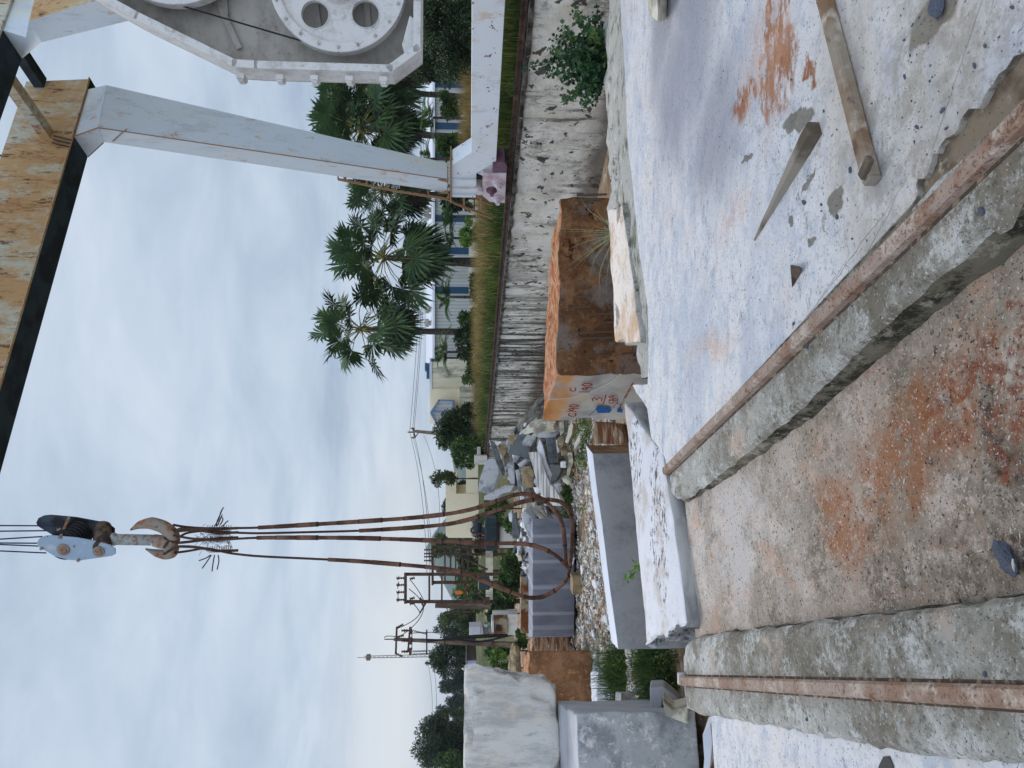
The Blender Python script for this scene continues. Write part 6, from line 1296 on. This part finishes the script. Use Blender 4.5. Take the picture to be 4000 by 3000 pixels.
z2 = lambda l: zoff(l, .226, 1600, 1900)
for i, (ol, d, th, mm, lb, tl) in enumerate([
    ([(1925, 470), (2060, 325), (2110, 400), (2180, 520), (2085, 880), (2050, 890), (1990, 700)], 22.0, .25, ('grey', 'white'), 'big scored light grey slab between the two looped slings', (.1, .4)),
    ([(1770, 480), (1830, 455), (1860, 650), (1905, 800), (1880, 905), (1780, 890)], 23.5, .3, ('dark', 'grey'), 'dark block behind the scored slab', (0, .2)),
    ([(1705, 470), (1770, 420), (1775, 620), (1720, 600)], 24.2, .3, ('white', 'cream'), 'pale chunk at the top by the middle of the slings', (0, .2)),
    ([(1900, 150), (1990, 180), (1960, 300), (1910, 260)], 23.2, .2, ('white', 'grey'), 'white fragment inside the outermost sling bend', (0, .3)),
    ([(1950, 960), (2050, 980), (2100, 880), (2110, 960), (2060, 1060), (1960, 1020)], 22.6, .3, ('white', 'grey'), 'pale fragment beside the straight sling leg', (0, .3)),
    ([(1860, 1200), (1920, 1180), (1950, 1280), (1880, 1300)], 24.0, .3, ('cream', 'tan'), 'cream fragment on the slope nearest the green weeds', (0, .2)),
    ([(2010, 1340), (2110, 1320), (2115, 1560), (2060, 1500)], 22.4, .3, ('cream', 'tan'), 'orange cream fragment just above the striped block', (0, .3))]):
    chunk('rubble_slab', z2(ol), d, th, [SL[mm[0]], SL[mm[1]]], lb, 'rubble slab', 'broken slabs in the rubble pile', tl, .03, i + 50)
# smaller countable fragments on the mounds
KS = list(SL.keys()); FR = []
for s in range(12):
    v, f = rock_mesh(100 + s, 1, (1, rng.uniform(.5, .8), rng.uniform(.15, .4)), .18); me = bpy.data.meshes.new('fragment'); me.from_pydata(v, [], f); me.materials.append(SL[['white', 'grey', 'grey', 'cream', 'dark', 'white'][s % 6]]); FR.append(me)
def mz(p, c, rx, ry, h): 
    r_ = math.hypot((p[0] - c[0]) / rx, (p[1] - c[1]) / ry); return -.3 + h * (1 - min(1, r_) ** 1.6)
for k in range(130):
    if k < 45: X, Y = rng.uniform(1930, 2190), rng.uniform(1650, 2000); cc = (c0.x, 25.8); q = (2.9, 3.6, 2.15)
    else: X, Y = rng.uniform(1985, 2085), rng.uniform(1990, 2260); cc = (c1.x, 27.5); q = (3.2, 3.5, 1.55)
    best = None
    for yy in [20.5 + .12 * i for i in range(80)]:
        p = D(X, Y, yy)
        if p.z < mz(p, cc, *q): best = p; break
    if best is None: continue
    o = bpy.data.objects.new('stone_fragment', FR[k % 12]); sc.collection.objects.link(o); s = rng.uniform(.14, .40); o.location = best + V((0, -.1, .05)); o.scale = (s, s, s); o.rotation_euler = (rng.uniform(-1.2, 1.2), rng.uniform(-.8, .8), rng.uniform(0, 6.28))
    tag(o, 'small broken fragment of marble heaped in the rubble pile', 'stone fragment', 'small fragments in the rubble pile')
# loose bigger stones on the gravel
for k in range(46):
    X, Y = rng.uniform(2235, 2420), rng.uniform(1640, 2640)
    p = G(X, Y, .02)
    if p.y < 10.8 or (2060 > Y > 1700 and X > 2290): continue
    o = bpy.data.objects.new('loose_stone', FR[(k * 5) % 12]); sc.collection.objects.link(o); s = rng.uniform(.08, .18); o.location = p + V((0, 0, .02)); o.scale = (s, s, s * 1.2); o.rotation_euler = (rng.uniform(-.4, .4), rng.uniform(-.4, .4), rng.uniform(0, 6.28)); tag(o, 'loose angular stone lying on the gravel yard', 'stone', 'loose stones on the gravel yard')
chunk('fallen_rock', zoff([(1195, 870), (1270, 870), (1545, 900), (1690, 1060), (1740, 1280), (1500, 1270), (1270, 1250), (1140, 1240), (1160, 1110)], .226, 2050, 1450), 13.6, .6, [m_strata], 'layered reddish rock between the painted block and the long grey block', 'rock', tilt=(.1, .7), jit=.04)
# packing under the striped block
mb = MB(); p = G(2262, 2290, 0); mb.box(p + V((0, .3, .02)), (.5, .5, .3)); tag(mb.build('packing_block', SL['tan'], bevel=.02), 'brown packer under the striped blue grey block', 'packer')
# painted steel trough behind striped block
mb = MB(); a = D(2048, 2250, 26.5); b = D(2048, 2465, 26.5); mb.bar(a, b, .5, .28); tag(mb.build('steel_channel', m_rustbox, bevel=.02), 'rust edged pale steel channel lying behind the striped block', 'steel channel')
o = rock_mesh(201, 3, (1, .8, .5), .15); me = bpy.data.meshes.new('boulder'); me.from_pydata(*[o[0], [], o[1]]); me.materials.append(SL['tan']); ob_ = bpy.data.objects.new('boulder', me); sc.collection.objects.link(ob_); ob_.location = D(2012, 2600, 28); ob_.scale = (.75, .6, .5); tag(ob_, 'grey brown boulder behind the tall brown block', 'boulder')
# ------------------------------------------------------------------ buildings beyond the wall
DS = 58
def wallrect(mb, X0, X1, Y0, Y1, d, th, mi=0, d2=None):
    a, b = D(X1, Y0, d), D(X1, Y1, d2 or d); zt_ = D(X0, Y0, d).z; zb_ = a.z
    mb.hexa([V((a.x, a.y, zb_)), V((b.x, b.y, zb_)), V((b.x, b.y + th, zb_)), V((a.x, a.y + th, zb_)), V((a.x, a.y, zt_)), V((b.x, b.y, zt_)), V((b.x, b.y + th, zt_)), V((a.x, a.y + th, zt_))], mi)
sh = thing('warehouse', D(1850, 900, DS), 'long white sheet metal shed with vertical blue stripes and roof vents', 'warehouse')
x0 = D(1700, 1395, DS).x; x1 = D(1700, -250, DS).x; zt_ = D(1699, 800, DS).z; zb_ = D(1832, 900, DS).z
mb = MB(); mb.box(((x0 + x1) / 2, DS + 9, (zt_ + zb_) / 2), (x1 - x0, 18, zt_ - zb_)); mb.build('sheet_wall', m_sheet, sh)
mb = MB(); mb.box(((x0 + x1) / 2, DS + 9, zb_ / 2 + .3), (x1 - x0 + .1, 18.1, zb_ - .6)); mb.build('base_wall', m_stainwall, sh)
mb = MB(); yc = DS + 9; mb.hexa([V((x0 - .3, DS - .3, zt_)), V((x1 + .3, DS - .3, zt_)), V((x1 + .3, DS + 18.3, zt_)), V((x0 - .3, DS + 18.3, zt_)), V((x0 - .3, DS - .2, zt_ + .18)), V((x1 + .3, DS - .2, zt_ + .18)), V((x1 + .3, yc, zt_ + 1.2)), V((x0 - .3, yc, zt_ + 1.2))]); mb.build('roof', m_whitetop, sh)
for Y in (493, 612, 854, 980, 1134, 330, 170):
    a = D(1760, Y, DS); mb = MB(); mb.box((a.x, DS - .03, (zt_ + zb_) / 2), (.52, .06, zt_ - zb_ - .06)); mb.build('blue_panel', m_blue, sh)
for (X, Y) in ((1680, 820), (1684, 845), (1662, 1208), (1672, 1262), (1678, 780)):
    p = D(X, Y, DS + 1.5); p.z = zt_ + .2; mb = MB(); mb.tube([p, p + V((0, 0, .35)), p + V((0, 0, .36)), p + V((0, 0, .62)), p + V((0, 0, .75))], [.2, .2, .34, .34, .1], 12); mb.build('roof_vent', m_machdark, sh)
an = thing('plaster_building', D(1860, 1480, 56), 'black stained plaster building adjoining the end of the shed', 'building')
mb = MB(); wallrect(mb, 1686, 1880, 1565, 1402, 56, 9); mb.build('wall', m_stainwall, an); mb = MB(); wallrect(mb, 1678, 1687, 1570, 1398, 55.9, 9.3); mb.build('roof_slab', m_whitetop, an)
mb = MB(); wallrect(mb, 1684, 1720, 1412, 1402, 55.9, .1); mb.build('window', m_trafo, an)
mb = MB(); q = D(1676, 1450, 57); mb.box(q, (1.2, .8, .35)); mb.box(q + V((.3, -.2, .2)), (.6, .5, .2), .3); tag(mb.build('tarpaulin_bundle', m_blue, bevel=.05), 'dark blue bundle lying on the roof of the stained plaster building', 'bundle')
cb = thing('cream_annex', D(1850, 1600, 52), 'cream plaster building with a blue trimmed gabled lean-to', 'building')
mb = MB(); wallrect(mb, 1680, 1795, 1655, 1520, 52, 7); mb.build('wall', m_cream, cb); mb = MB(); wallrect(mb, 1795, 1880, 1650, 1500, 51.8, 7.2); mb.build('lower_wall', m_stainwall, cb)
mb = MB(); pts = [D(X, Y, 50.2) for X, Y in ((1715, 1565), (1682, 1612), (1706, 1652), (1762, 1652), (1775, 1565))]; mb.poly(pts, (0, 1.5, 0)); mb.build('leanto', m_sheet, cb)
mb = MB()
for a, b in (((1715, 1563), (1682, 1612)), ((1682, 1612), (1706, 1654)), ((1706, 1654), (1764, 1652)), ((1682, 1610), (1772, 1608)), ((1712, 1563), (1775, 1565)), ((1770, 1565), (1765, 1652))): mb.bar(D(*a, 50.1), D(*b, 50.1), .1, .1)
mb.build('blue_trim', m_bluegable, cb)
mb = MB(); wallrect(mb, 1766, 1795, 1650, 1610, 50.3, 1.2); mb.build('dark_doorway', m_black, cb)
mb = MB(); mb.bar(D(1766, 1650, 50), D(1768, 1688, 50), .12, .3); mb.build('gutter_arm', m_whitetop, cb)
ch = thing('cream_house', D(1880, 2000, 60), 'blank cream plastered house with a stepped notch in its wall', 'house')
mb = MB(); pts = [D(X, Y, 60) for X, Y in ((1741, 1882), (1741, 2092), (1752, 2101), (1900, 2101), (1900, 1929), (1782, 1929), (1782, 1882))]; mb.poly(pts, (0, 7, 0)); mb.build('wall', m_cream, ch)
mb = MB(); wallrect(mb, 1820, 1900, 1928, 1770, 60.1, .3); mb.build('yard_wall', m_cream, ch)
mb = MB(); wallrect(mb, 1878, 1886, 2150, 1925, 59.7, .3); mb.build('base_band', m_roof, ch)
# small far buildings on the left
lh = thing('lilac_building', D(1880, 2640, 75), 'small plain lilac walled building beyond the poles', 'building')
mb = MB(); wallrect(mb, 1822, 1876, 2720, 2580, 75, 6); mb.build('wall', m_lilac, lh); mb = MB(); wallrect(mb, 1819, 1823, 2725, 2572, 74.8, 6.4); mb.build('roof_slab', m_roof, lh); mb = MB(); wallrect(mb, 1822, 1876, 2580, 2573, 75.1, 6); mb.build('corner', m_darkrock, lh)
# low cream wall round the substation
mb = MB(); wallrect(mb, 1898, 1925, 2420, 2150, 44, .25); tag(mb.build('boundary_wall', m_stainwall), 'low dirty cream wall behind the substation frames', 'wall')
mb = MB(); wallrect(mb, 1876, 1885, 2720, 2480, 60, .2); tag(mb.build('boundary_wall', m_cream), 'thin low wall in front of the lilac building', 'wall')
mb = MB(); wallrect(mb, 1902, 2003, 2290, 2125, 36.2, .2) if False else None
# ------------------------------------------------------------------ substation
def pole(nm, pts, r0, r1, label, mt=None, group=None, square=True):
    t = thing(nm, pts[0], label, 'pole', group); mb = MB(); a, b = pts
    n = 4 if square else 10; mb.tube([a, b], [r0, r1], n); mb.build('shaft', mt or m_pole, t); return t
def insul(mb, p, d, n=4, r=.07, l=.28):
    d = V(d).normalized(); pts = []; rs = []
    for i in range(n): 
        q = p + d * (l * i / n); pts += [q, q + d * l / n * .3, q + d * l / n * .5]; rs += [r * .45, r, r * .45]
    mb.tube(pts, rs, 8)
dS = 37.0
p1 = pole('utility_pole', [D(2030, 2520, dS), D(1538, 2497, dS)], .17, .09, 'tall brown power pole with cross arms and a cable sleeve, nearest the telecom mast')
def arm(t, X, Y0, Y1, d, w=.09, mt=m_darkmetal, X2=None):
    mb = MB(); mb.bar(D(X, Y0, d), D(X2 or X, Y1, d), w); return mb.build('cross_arm', mt, t)
arm(p1, 1550, 2450, 2555, dS - .2, X2=1546); arm(p1, 1601, 2458, 2545, dS - .2, X2=1594); arm(p1, 1609, 2458, 2540, dS - .2, .04); arm(p1, 1667, 2460, 2555, dS - .2, .07); arm(p1, 1737, 2470, 2555, dS - .2, .06); arm(p1, 1925, 2500, 2530, dS - .25, .12)
mb = MB()
for (X, Y, dx, dy) in ((1550, 2452, .3, .6), (1547, 2553, -.3, .6), (1550, 2488, .1, .5)): insul(mb, D(X, Y, dS - .2), (dx, 0, -dy), 4, .08, .4)
for Y in (2463, 2545, 2503):
    for o_ in (-7, 4): insul(mb, D(1598 + (2503 - Y) * -.0 + o_, Y, dS - .2), (0, 0, 1), 3, .09, .35)
    mb.box(D(1603, Y, dS - .2), (.3, .25, .12))
mb.build('insulators', m_insul, p1)
mb = MB()
for pl in ([(1665, 2505), (1740, 2498), (1850, 2482), (1990, 2478)], [(1668, 2500), (1745, 2500), (1860, 2490), (1988, 2484)], [(1770, 2492), (1850, 2510), (1920, 2500), (2000, 2480)]): mb.tube(smooth_path([D(X, Y, dS - .3) for X, Y in pl], 4, 2), .05, 6)
mb.tube(smooth_path([D(1502, 2492, dS), D(1503, 2487, dS), D(1515, 2484, dS), D(1545, 2486, dS)], 4, 2), .02, 5); mb.tube([D(1538, 2497, dS), D(1502, 2497, dS)], .03, 6); mb.build('cables', m_black, p1)
mb = MB()
for Y in (2463, 2545):
    P_ = [D(1610 + 55 * i / 30, Y + 4 * math.sin(i * 1.6) + (2505 - Y) * .3 * i / 30 * (1 if Y < 2500 else .2), dS - .25) for i in range(31)]; mb.tube(P_, .018, 4)
    mb.tube([D(1610, Y + 10, dS - .2), D(1700, Y + 6, dS - .2)], .02, 4)
mb.build('jumper_wires', m_black, p1)
# H frame 1
def hframe(cols, Xt, Xb, bars, d, label, w=.2, slope=0):
    t = thing('substation_frame', D(Xb, cols[0], d), label, 'steel frame', 'rusty substation frames')
    for Y in cols: mb = MB(); mb.bar(D(Xt, Y, d), D(Xb, Y, d), w, w); mb.build('column', m_darkmetal, t)
    for (X, Y0, Y1, ww) in bars: mb = MB(); mb.bar(D(X, Y0, d - .12), D(X, Y1, d - .12), ww); mb.build('beam', m_darkmetal, t)
    return t
h1 = hframe((2350, 2243), 1580, 2035, ((1584, 2357, 2238, .13), (1677, 2350, 2243, .09), (1726, 2350, 2243, .08), (1818, 2350, 2243, .09)), 36, 'taller rusty twin column frame with insulators on its top beam', .13)
mb = MB(); mb.bar(D(1810, 2285, 35.8), D(1900, 2345, 35.8), .1); mb.build('brace', m_darkmetal, h1); mb = MB(); mb.bar(D(1900, 2335, 35.8), D(1900, 2360, 35.8), .25, .3); mb.build('bracket', m_darkmetal, h1)
mb = MB()
for Y in (2343, 2313, 2285, 2258):
    for o_ in (0, 1): insul(mb, D(1578, Y, 36 + o_ * .4), (0, 0, 1), 4, .08, .42)
    mb.box(D(1556, Y, 36.2), (.06, .6, .03))
for Y in (2340, 2360, 2262): insul(mb, D(1600, Y, 36), (.25, 0, -1), 3, .09, .3)
mb.build('insulators', m_insul, h1)
mb = MB(); 
for Y in (2258, 2300, 2343): mb.bar(D(1553, Y, 36), D(1556, Y - 28 if Y > 2280 else Y, 36), .03)
for (a, b) in (((1640, 2395), (1665, 2352)), ((1640, 2335), (1662, 2362)), ((1655, 2370), (1640, 2340))): mb.bar(D(*a, 35.8), D(*b, 35.8), .07)
mb.build('switch_gear', m_darkmetal, h1)
h2 = hframe((2138, 2275), 1690, 2000, ((1690, 2134, 2285, .13), (1738, 2138, 2275, .09), (1780, 2138, 2275, .08), (1806, 2180, 2275, .12), (1828, 2138, 2275, .08)), 43, 'shorter rusty frame behind the straight sling leg', .15)
mb = MB(); mb.bar(D(1808, 2180, 42.8), D(1905, 2225, 42.8), .1); mb.build('brace', m_darkmetal, h2)
mb = MB()
for Y in (2148, 2163, 2175, 2190, 2215): insul(mb, D(1686, Y, 43), (0, 0, 1), 4, .09, .5)
mb.build('insulators', m_insul, h2)
h3 = hframe((2165, 2230), 1705, 1990, ((1760, 2165, 2230, .1),), 47, 'slim rusty column pair behind the shorter frame', .14)
h4 = pole('utility_pole', [D(1935, 2368, 39), D(1700, 2364, 39)], .2, .16, 'short square brown post right behind the taller rusty frame')
h5 = pole('utility_pole', [D(1850, 2390, 40), D(1738, 2390, 40)], .06, .05, 'thin brown post with a small blue fitting between the poles', m_darkmetal)
# other poles
p3 = pole('utility_pole', [D(1850, 2598, 90), D(1660, 2590, 90)], .22, .16, 'far concrete pole in front of the dark tree line'); arm(p3, 1668, 2580, 2600, 90, .12); arm(p3, 1692, 2575, 2625, 90, .1)
p4 = pole('utility_pole', [D(1800, 1703, 64), D(1612, 1683, 64)], .26, .16, 'grey power pole with a forked cross arm above the leafy trees')
mb = MB(); mb.bar(D(1612, 1672, 64), D(1622, 1710, 64), .12); mb.bar(D(1635, 1690, 64), D(1622, 1708, 64), .08); mb.bar(D(1600, 1688, 64), D(1615, 1688, 64), .1); mb.build('cross_arm', m_darkmetal, p4)
mb = MB()
for X, Y in ((1600, 1688), (1612, 1673), (1612, 1710)): insul(mb, D(X + 8, Y, 64), (0, 0, 1), 3, .1, .4)
mb.build('insulators', m_insul, p4)
# telecom mast
tm = thing('telecom_mast', D(1870, 2560, 170), 'slim grey lattice telecom mast rising above the trees', 'mast')
mb = MB(); dM = 170; c = D(1850, 2560, dM); zT = D(1422, 2568, dM).z; xT = D(1422, 2568, dM).x; zB = 2
def mp_(t, k): 
    w_ = .42 - .15 * t; a = k * 2.094 + .4; x = D(1700, 2562, dM).x * (1 - t) + xT * t; return V((x + math.cos(a) * w_, dM + math.sin(a) * w_, zB + (zT - zB) * t))
for k in range(3): mb.bar(mp_(0, k), mp_(1, k), .10)
mb.build('mast_leg', m_pole, tm); mb = MB()
for i in range(26):
    for k in range(3): mb.bar(mp_(i / 26, k), mp_((i + 1) / 26, (k + 1) % 3), .04)
mb.build('lattice', m_pole, tm); mb = MB(); mb.box((xT, dM, zT - 1), (1.1, 1.1, .9)); mb.bar(V((xT, dM, zT)), V((xT, dM, zT + 1.5)), .1); mb.build('antenna_head', m_pole, tm)
# transformer
tf = thing('transformer', D(2000, 2095, 33), 'dark grey oil transformer on a white plinth behind the slings', 'transformer')
def tb(mb, X0, X1, Y0, Y1, d, dep): wallrect(mb, X0, X1, Y0, Y1, d, dep)
mb = MB(); tb(mb, 1893, 1948, 2110, 2050, 33, 1.1); mb.build('tank', m_trafo, tf, bevel=.02)
for (a, b, c_) in ((2062, 2022, 33.2), (2150, 2112, 33.2)):
    mb = MB()
    for i in range(9): y = b + (a - b) * i / 8; p = D(1920, y, c_ - .3); q0 = D(1896, y, c_ - .3); q1 = D(1938, y, c_ - .3); mb.box((p.x, c_, (q0.z + q1.z) / 2), (.035, .7, q0.z - q1.z))
    mb.build('radiator', m_trafo, tf)
mb = MB()
for i in range(12): y = 2055 + 52 * i / 11; q0 = D(1900, y, 32.9); q1 = D(1938, y, 32.9); mb.box((q0.x, 32.9, (q0.z + q1.z) / 2), (.03, .25, q0.z - q1.z))
mb.build('cooling_fins', m_trafo, tf)
mb = MB(); p = D(1862, 2068, 33.5); mb.tube([p - V((.3, 0, 0)), p + V((.35, 0, 0))], .24, 16); mb.bar(p, D(1895, 2070, 33.5), .2); mb.build('oil_conservator', m_trafo, tf)
mb = MB()
for Y in (2085, 2098, 2110): insul(mb, D(1893, Y, 33.3), (0, 0, 1), 5, .08, .5)
mb.tube(smooth_path([D(1890, 2085, 33), D(1845, 2083, 33), D(1838, 2070, 33), D(1852, 2058, 33)], 5, 2), .05, 6); mb.build('bushings', m_insul, tf)
mb = MB(); tb(mb, 1950, 2008, 2140, 2058, 33.1, 1.0); mb.build('plinth', m_whiteblock, tf, bevel=.02); mb = MB(); tb(mb, 1944, 1952, 2120, 2048, 32.9, 1.2); mb.build('skid', m_black, tf)
mb = MB(); mb.tube([D(1940, 2046, 33), D(1990, 2052, 33)], .08, 8); mb.build('cable_trunk', m_black, tf)
# cabinets
cbx = thing('metering_cabinet', D(2020, 2445, 33), 'rusted open steel cabinet on a stained white plinth', 'cabinet')
mb = MB(); tb(mb, 1928, 1984, 2476, 2418, 33, .7); mb.build('body', m_rustbox, cbx, bevel=.02); mb = MB(); tb(mb, 1938, 1956, 2464, 2444, 32.95, .1); mb.build('window_opening', m_black, cbx); mb = MB(); tb(mb, 1921, 1929, 2470, 2425, 32.9, .9); mb.build('hood', m_leg, cbx); mb = MB(); tb(mb, 1984, 2022, 2480, 2400, 33.1, .8); mb.build('plinth', m_whiteblock, cbx); mb = MB(); tb(mb, 1924, 2020, 2414, 2388, 33.6, .25); mb.build('side_wall', m_whiteblock, cbx)
wc_ = thing('switch_cabinet', D(1900, 2465, 38), 'white painted switch cabinet with small vents behind the rusted cabinet', 'cabinet')
mb = MB(); tb(mb, 1833, 1886, 2480, 2448, 38, .8); mb.build('body', m_whitetop, wc_, bevel=.02); mb = MB()
for k in range(5): tb(mb, 1877, 1879, 2476 - k * 6, 2473 - k * 6, 37.97, .05)
mb.build('vents', m_black, wc_); mb = MB(); tb(mb, 1887, 1925, 2478, 2455, 38.2, .5); mb.build('stand', m_roof, wc_)
sb = thing('junction_box', D(1905, 2440, 36), 'small grey junction box with a flat cover beside the white cabinet', 'box'); mb = MB(); tb(mb, 1891, 1905, 2450, 2438, 36, .3); mb.build('body', m_hookpaint, sb, bevel=.01); mb = MB(); tb(mb, 1881, 1885, 2450, 2410, 36, .4); mb.build('cover', m_roof, sb)
mb = MB(); mb.box(D(1890, 2275, 40), (.7, .5, .6)); mb.box(D(1905, 2280, 40), (.4, .4, .3)); tag(mb.build('motor', m_trafo, bevel=.03), 'dark machine standing on the low wall behind the slings', 'machine')
mb = MB(); a = [D(X, Y, 42) for X, Y in ((1776, 2316), (1782, 2309), (1800, 2308), (1812, 2316), (1800, 2322), (1784, 2323))]; mb.poly(a, (0, .15, 0)); tag(mb.build('orange_cloth', m_orange, bevel=.03), 'bright orange cloth hanging inside the taller rusty frame', 'cloth')
# ------------------------------------------------------------------ power lines
def wire(a, b, sag, r, lab, k=14):
    mb = MB(); P_ = [a.lerp(b, i / k) + V((0, 0, -sag * 4 * (i / k) * (1 - i / k))) for i in range(k + 1)]; mb.tube(P_, r, 5, False); tag(mb.build('power_line', m_black, origin=a), lab, 'power line', 'overhead power lines')
top4 = [D(1600, 1688, 64), D(1612, 1673, 64), D(1614, 1710, 64)]
for i, t in enumerate(top4):
    wire(t, D(1640 + i * 10, 400, 70), .5, .018, ['topmost', 'middle', 'lowest'][i] + ' thin line running from the forked pole past the palms')
    wire(t, D(1668 + i * 12, 2240 + i * 5, 43), .3, .016, ['topmost', 'middle', 'lowest'][i] + ' thin line running from the forked pole to the substation frames')
wire(D(1655, 1700, 63), D(1690, 2240, 44), .8, .014, 'sagging lower line under the lines to the substation frames')
for i, (a, b, s) in enumerate((((1553, 2455, 36.8), (1640, 2395, 35.8), .2), ((1556, 2490, 36.8), (1655, 2370, 35.8), .3), ((1600, 2345, 36), (1640, 2392, 35.8), .05), ((1597, 2300, 36), (1650, 2352, 35.8), .05), ((1600, 2262, 36), (1655, 2345, 35.8), .05))):
    wire(D(*a), D(*b), s, .02, ['upper slack line from the tall pole to the taller frame', 'lower slack line from the tall pole to the taller frame', 'short slanting line at the outer end of the top beam', 'short slanting line at the middle of the top beam', 'short slanting line at the inner end of the top beam'][i])
for i, (a, b) in enumerate((((1672, 2590, 90), (1655, 3080, 60)), ((1690, 2575, 90), (1668, 3080, 60)), ((1669, 2600, 90), (1672, 2540, 40)))):
    wire(D(*a), D(*b), .6, .02, ['upper line running from the far pole out past the big tree', 'lower line running from the far pole out past the big tree', 'line joining the far pole to the tall brown pole'][i])
# ------------------------------------------------------------------ trees on the left skyline
TL = [  # Xt, Xb, Yc, W, d, n, sz, mat, label, blobs
    (1720, 1860, 1985, 110, 90, 2500, 9, lf_far, 'far small tree peeping above the cream house roof', 10),
    (1680, 1800, 2130, 120, 75, 5000, 10, lf_mid, 'light leafy tree at the end of the cream house', 14),
    (1745, 1960, 2200, 150, 62, 7000, 10, lf_dark, 'dark tree behind the shorter rusty frame', 18),
    (1760, 1930, 2300, 130, 66, 6000, 10, lf_mid, 'green tree behind the orange cloth', 16),
    (1700, 1900, 2420, 150, 80, 9000, 9, lf_olive, 'olive tree between the taller frame and the tall pole', 20),
    (1690, 1880, 2485, 90, 100, 4000, 8, lf_far, 'dark tree right behind the tall pole', 12),
    (1668, 1880, 2560, 150, 84, 11000, 9, lf_dark, 'tall bushy tree beside the foot of the telecom mast', 22),
    (1700, 1850, 2665, 160, 120, 8000, 8, lf_far, 'dark distant tree next to the bushy tree', 18),
    (1730, 1850, 2740, 150, 130, 6000, 8, lf_far, 'low distant tree in the dip of the skyline', 16),
    (1700, 1850, 2775, 70, 130, 3000, 8, lf_far, 'small round distant tree before the big tree', 10),
    (1690, 1850, 2830, 130, 95, 6000, 9, lf_olive, 'yellowing tree leaning on the big tree', 16),
    (1582, 1850, 2910, 230, 80, 22000, 9, lf_dark, 'big tall tree over the white block', 34),
    (1640, 1850, 3040, 200, 75, 9000, 9, lf_mid, 'green tree at the outer edge of the skyline', 20)]
for i, (Xt, Xb, Yc, W_, d, n, sz_, lm, lb, bl) in enumerate(TL): tpx('tree', Xt, Xb, Yc, W_, d, 2.0, n, sz_, lm, 400 + i, lb, blobs=bl)
for i in range(12):
    Y = 1950 + i * 95; tpx('tree', 1765 + (i * 37) % 30, 1860, Y, 190, 150 + (i * 13) % 30, 2.0, 2600, 9, lf_far, 500 + i, 'low tree in the far tree line, ' + ['behind the cream house', 'behind the transformer', 'behind the straight sling leg', 'beside the far hill', 'under the far hill', 'behind the white cabinet', 'behind the tall pole', 'behind the mast foot', 'behind the lilac building', 'behind the white block corner', 'behind the yellowing tree', 'behind the big tree'][i], blobs=10, group='far tree line')
# undergrowth around the substation
UB = [(1945, 2040, 2200, 170, 34.5, lf_mid, 'undergrowth bush below the transformer radiator'), (1930, 2035, 2290, 130, 34.5, lf_mid, 'bush between the columns of the taller frame'), (1920, 2010, 2345, 110, 35, lf_dark, 'bush at the foot of the taller frame'), (1900, 1990, 2400, 90, 37, lf_mid, 'bush beside the stained plinth wall'), (1905, 2005, 2610, 150, 40, lf_lite, 'bright green bush in front of the lilac building'), (1895, 2000, 2545, 90, 42, lf_mid, 'bush at the foot of the tall pole'), (1890, 1990, 1990, 120, 36, lf_mid, 'bush at the foot of the cream house'), (1850, 1960, 2030, 60, 40, lf_lite, 'bright bush rising behind the transformer'), (2010, 2060, 2500, 80, 30, lf_mid, 'low bush beside the layered rock'), (1800, 1920, 2255, 90, 45, lf_lite, 'large leaved plant behind the crossed braces'), (1850, 1950, 2140, 70, 50, lf_dark, 'dark bush behind the transformer'), (1800, 1960, 2330, 100, 50, lf_mid, 'tall undergrowth behind the taller frame'), (1960, 2060, 2050, 90, 31, lf_mid, 'low bush at the edge of the rubble')]
for i, (Xt, Xb, Y, W_, d, lm, lb) in enumerate(UB): tpx('shrub', Xt, Xb, Y, W_, d, gh(D(Xt, Y, d).x, d), 3400, 12, lm, 600 + i, lb, blobs=12)

# ------------------------------------------------------------------ air
mb = MB(); mb.box((0, 1100, 55), (5200, 3600, 140))
hz_ = mb.build('haze', m_black, origin=(0, 0, 0)); tag(hz_, kind='stuff')
mh = bpy.data.materials.new('haze_air'); mh.use_nodes = True; nt = mh.node_tree; nt.nodes.clear()
o_ = nt.nodes.new('ShaderNodeOutputMaterial'); pv = nt.nodes.new('ShaderNodeVolumePrincipled'); pv.inputs['Color'].default_value = (.78, .88, 1, 1); pv.inputs['Density'].default_value = .00022; pv.inputs['Anisotropy'].default_value = 0
nt.links.new(pv.outputs[0], o_.inputs['Volume']); hz_.data.materials.clear(); hz_.data.materials.append(mh)
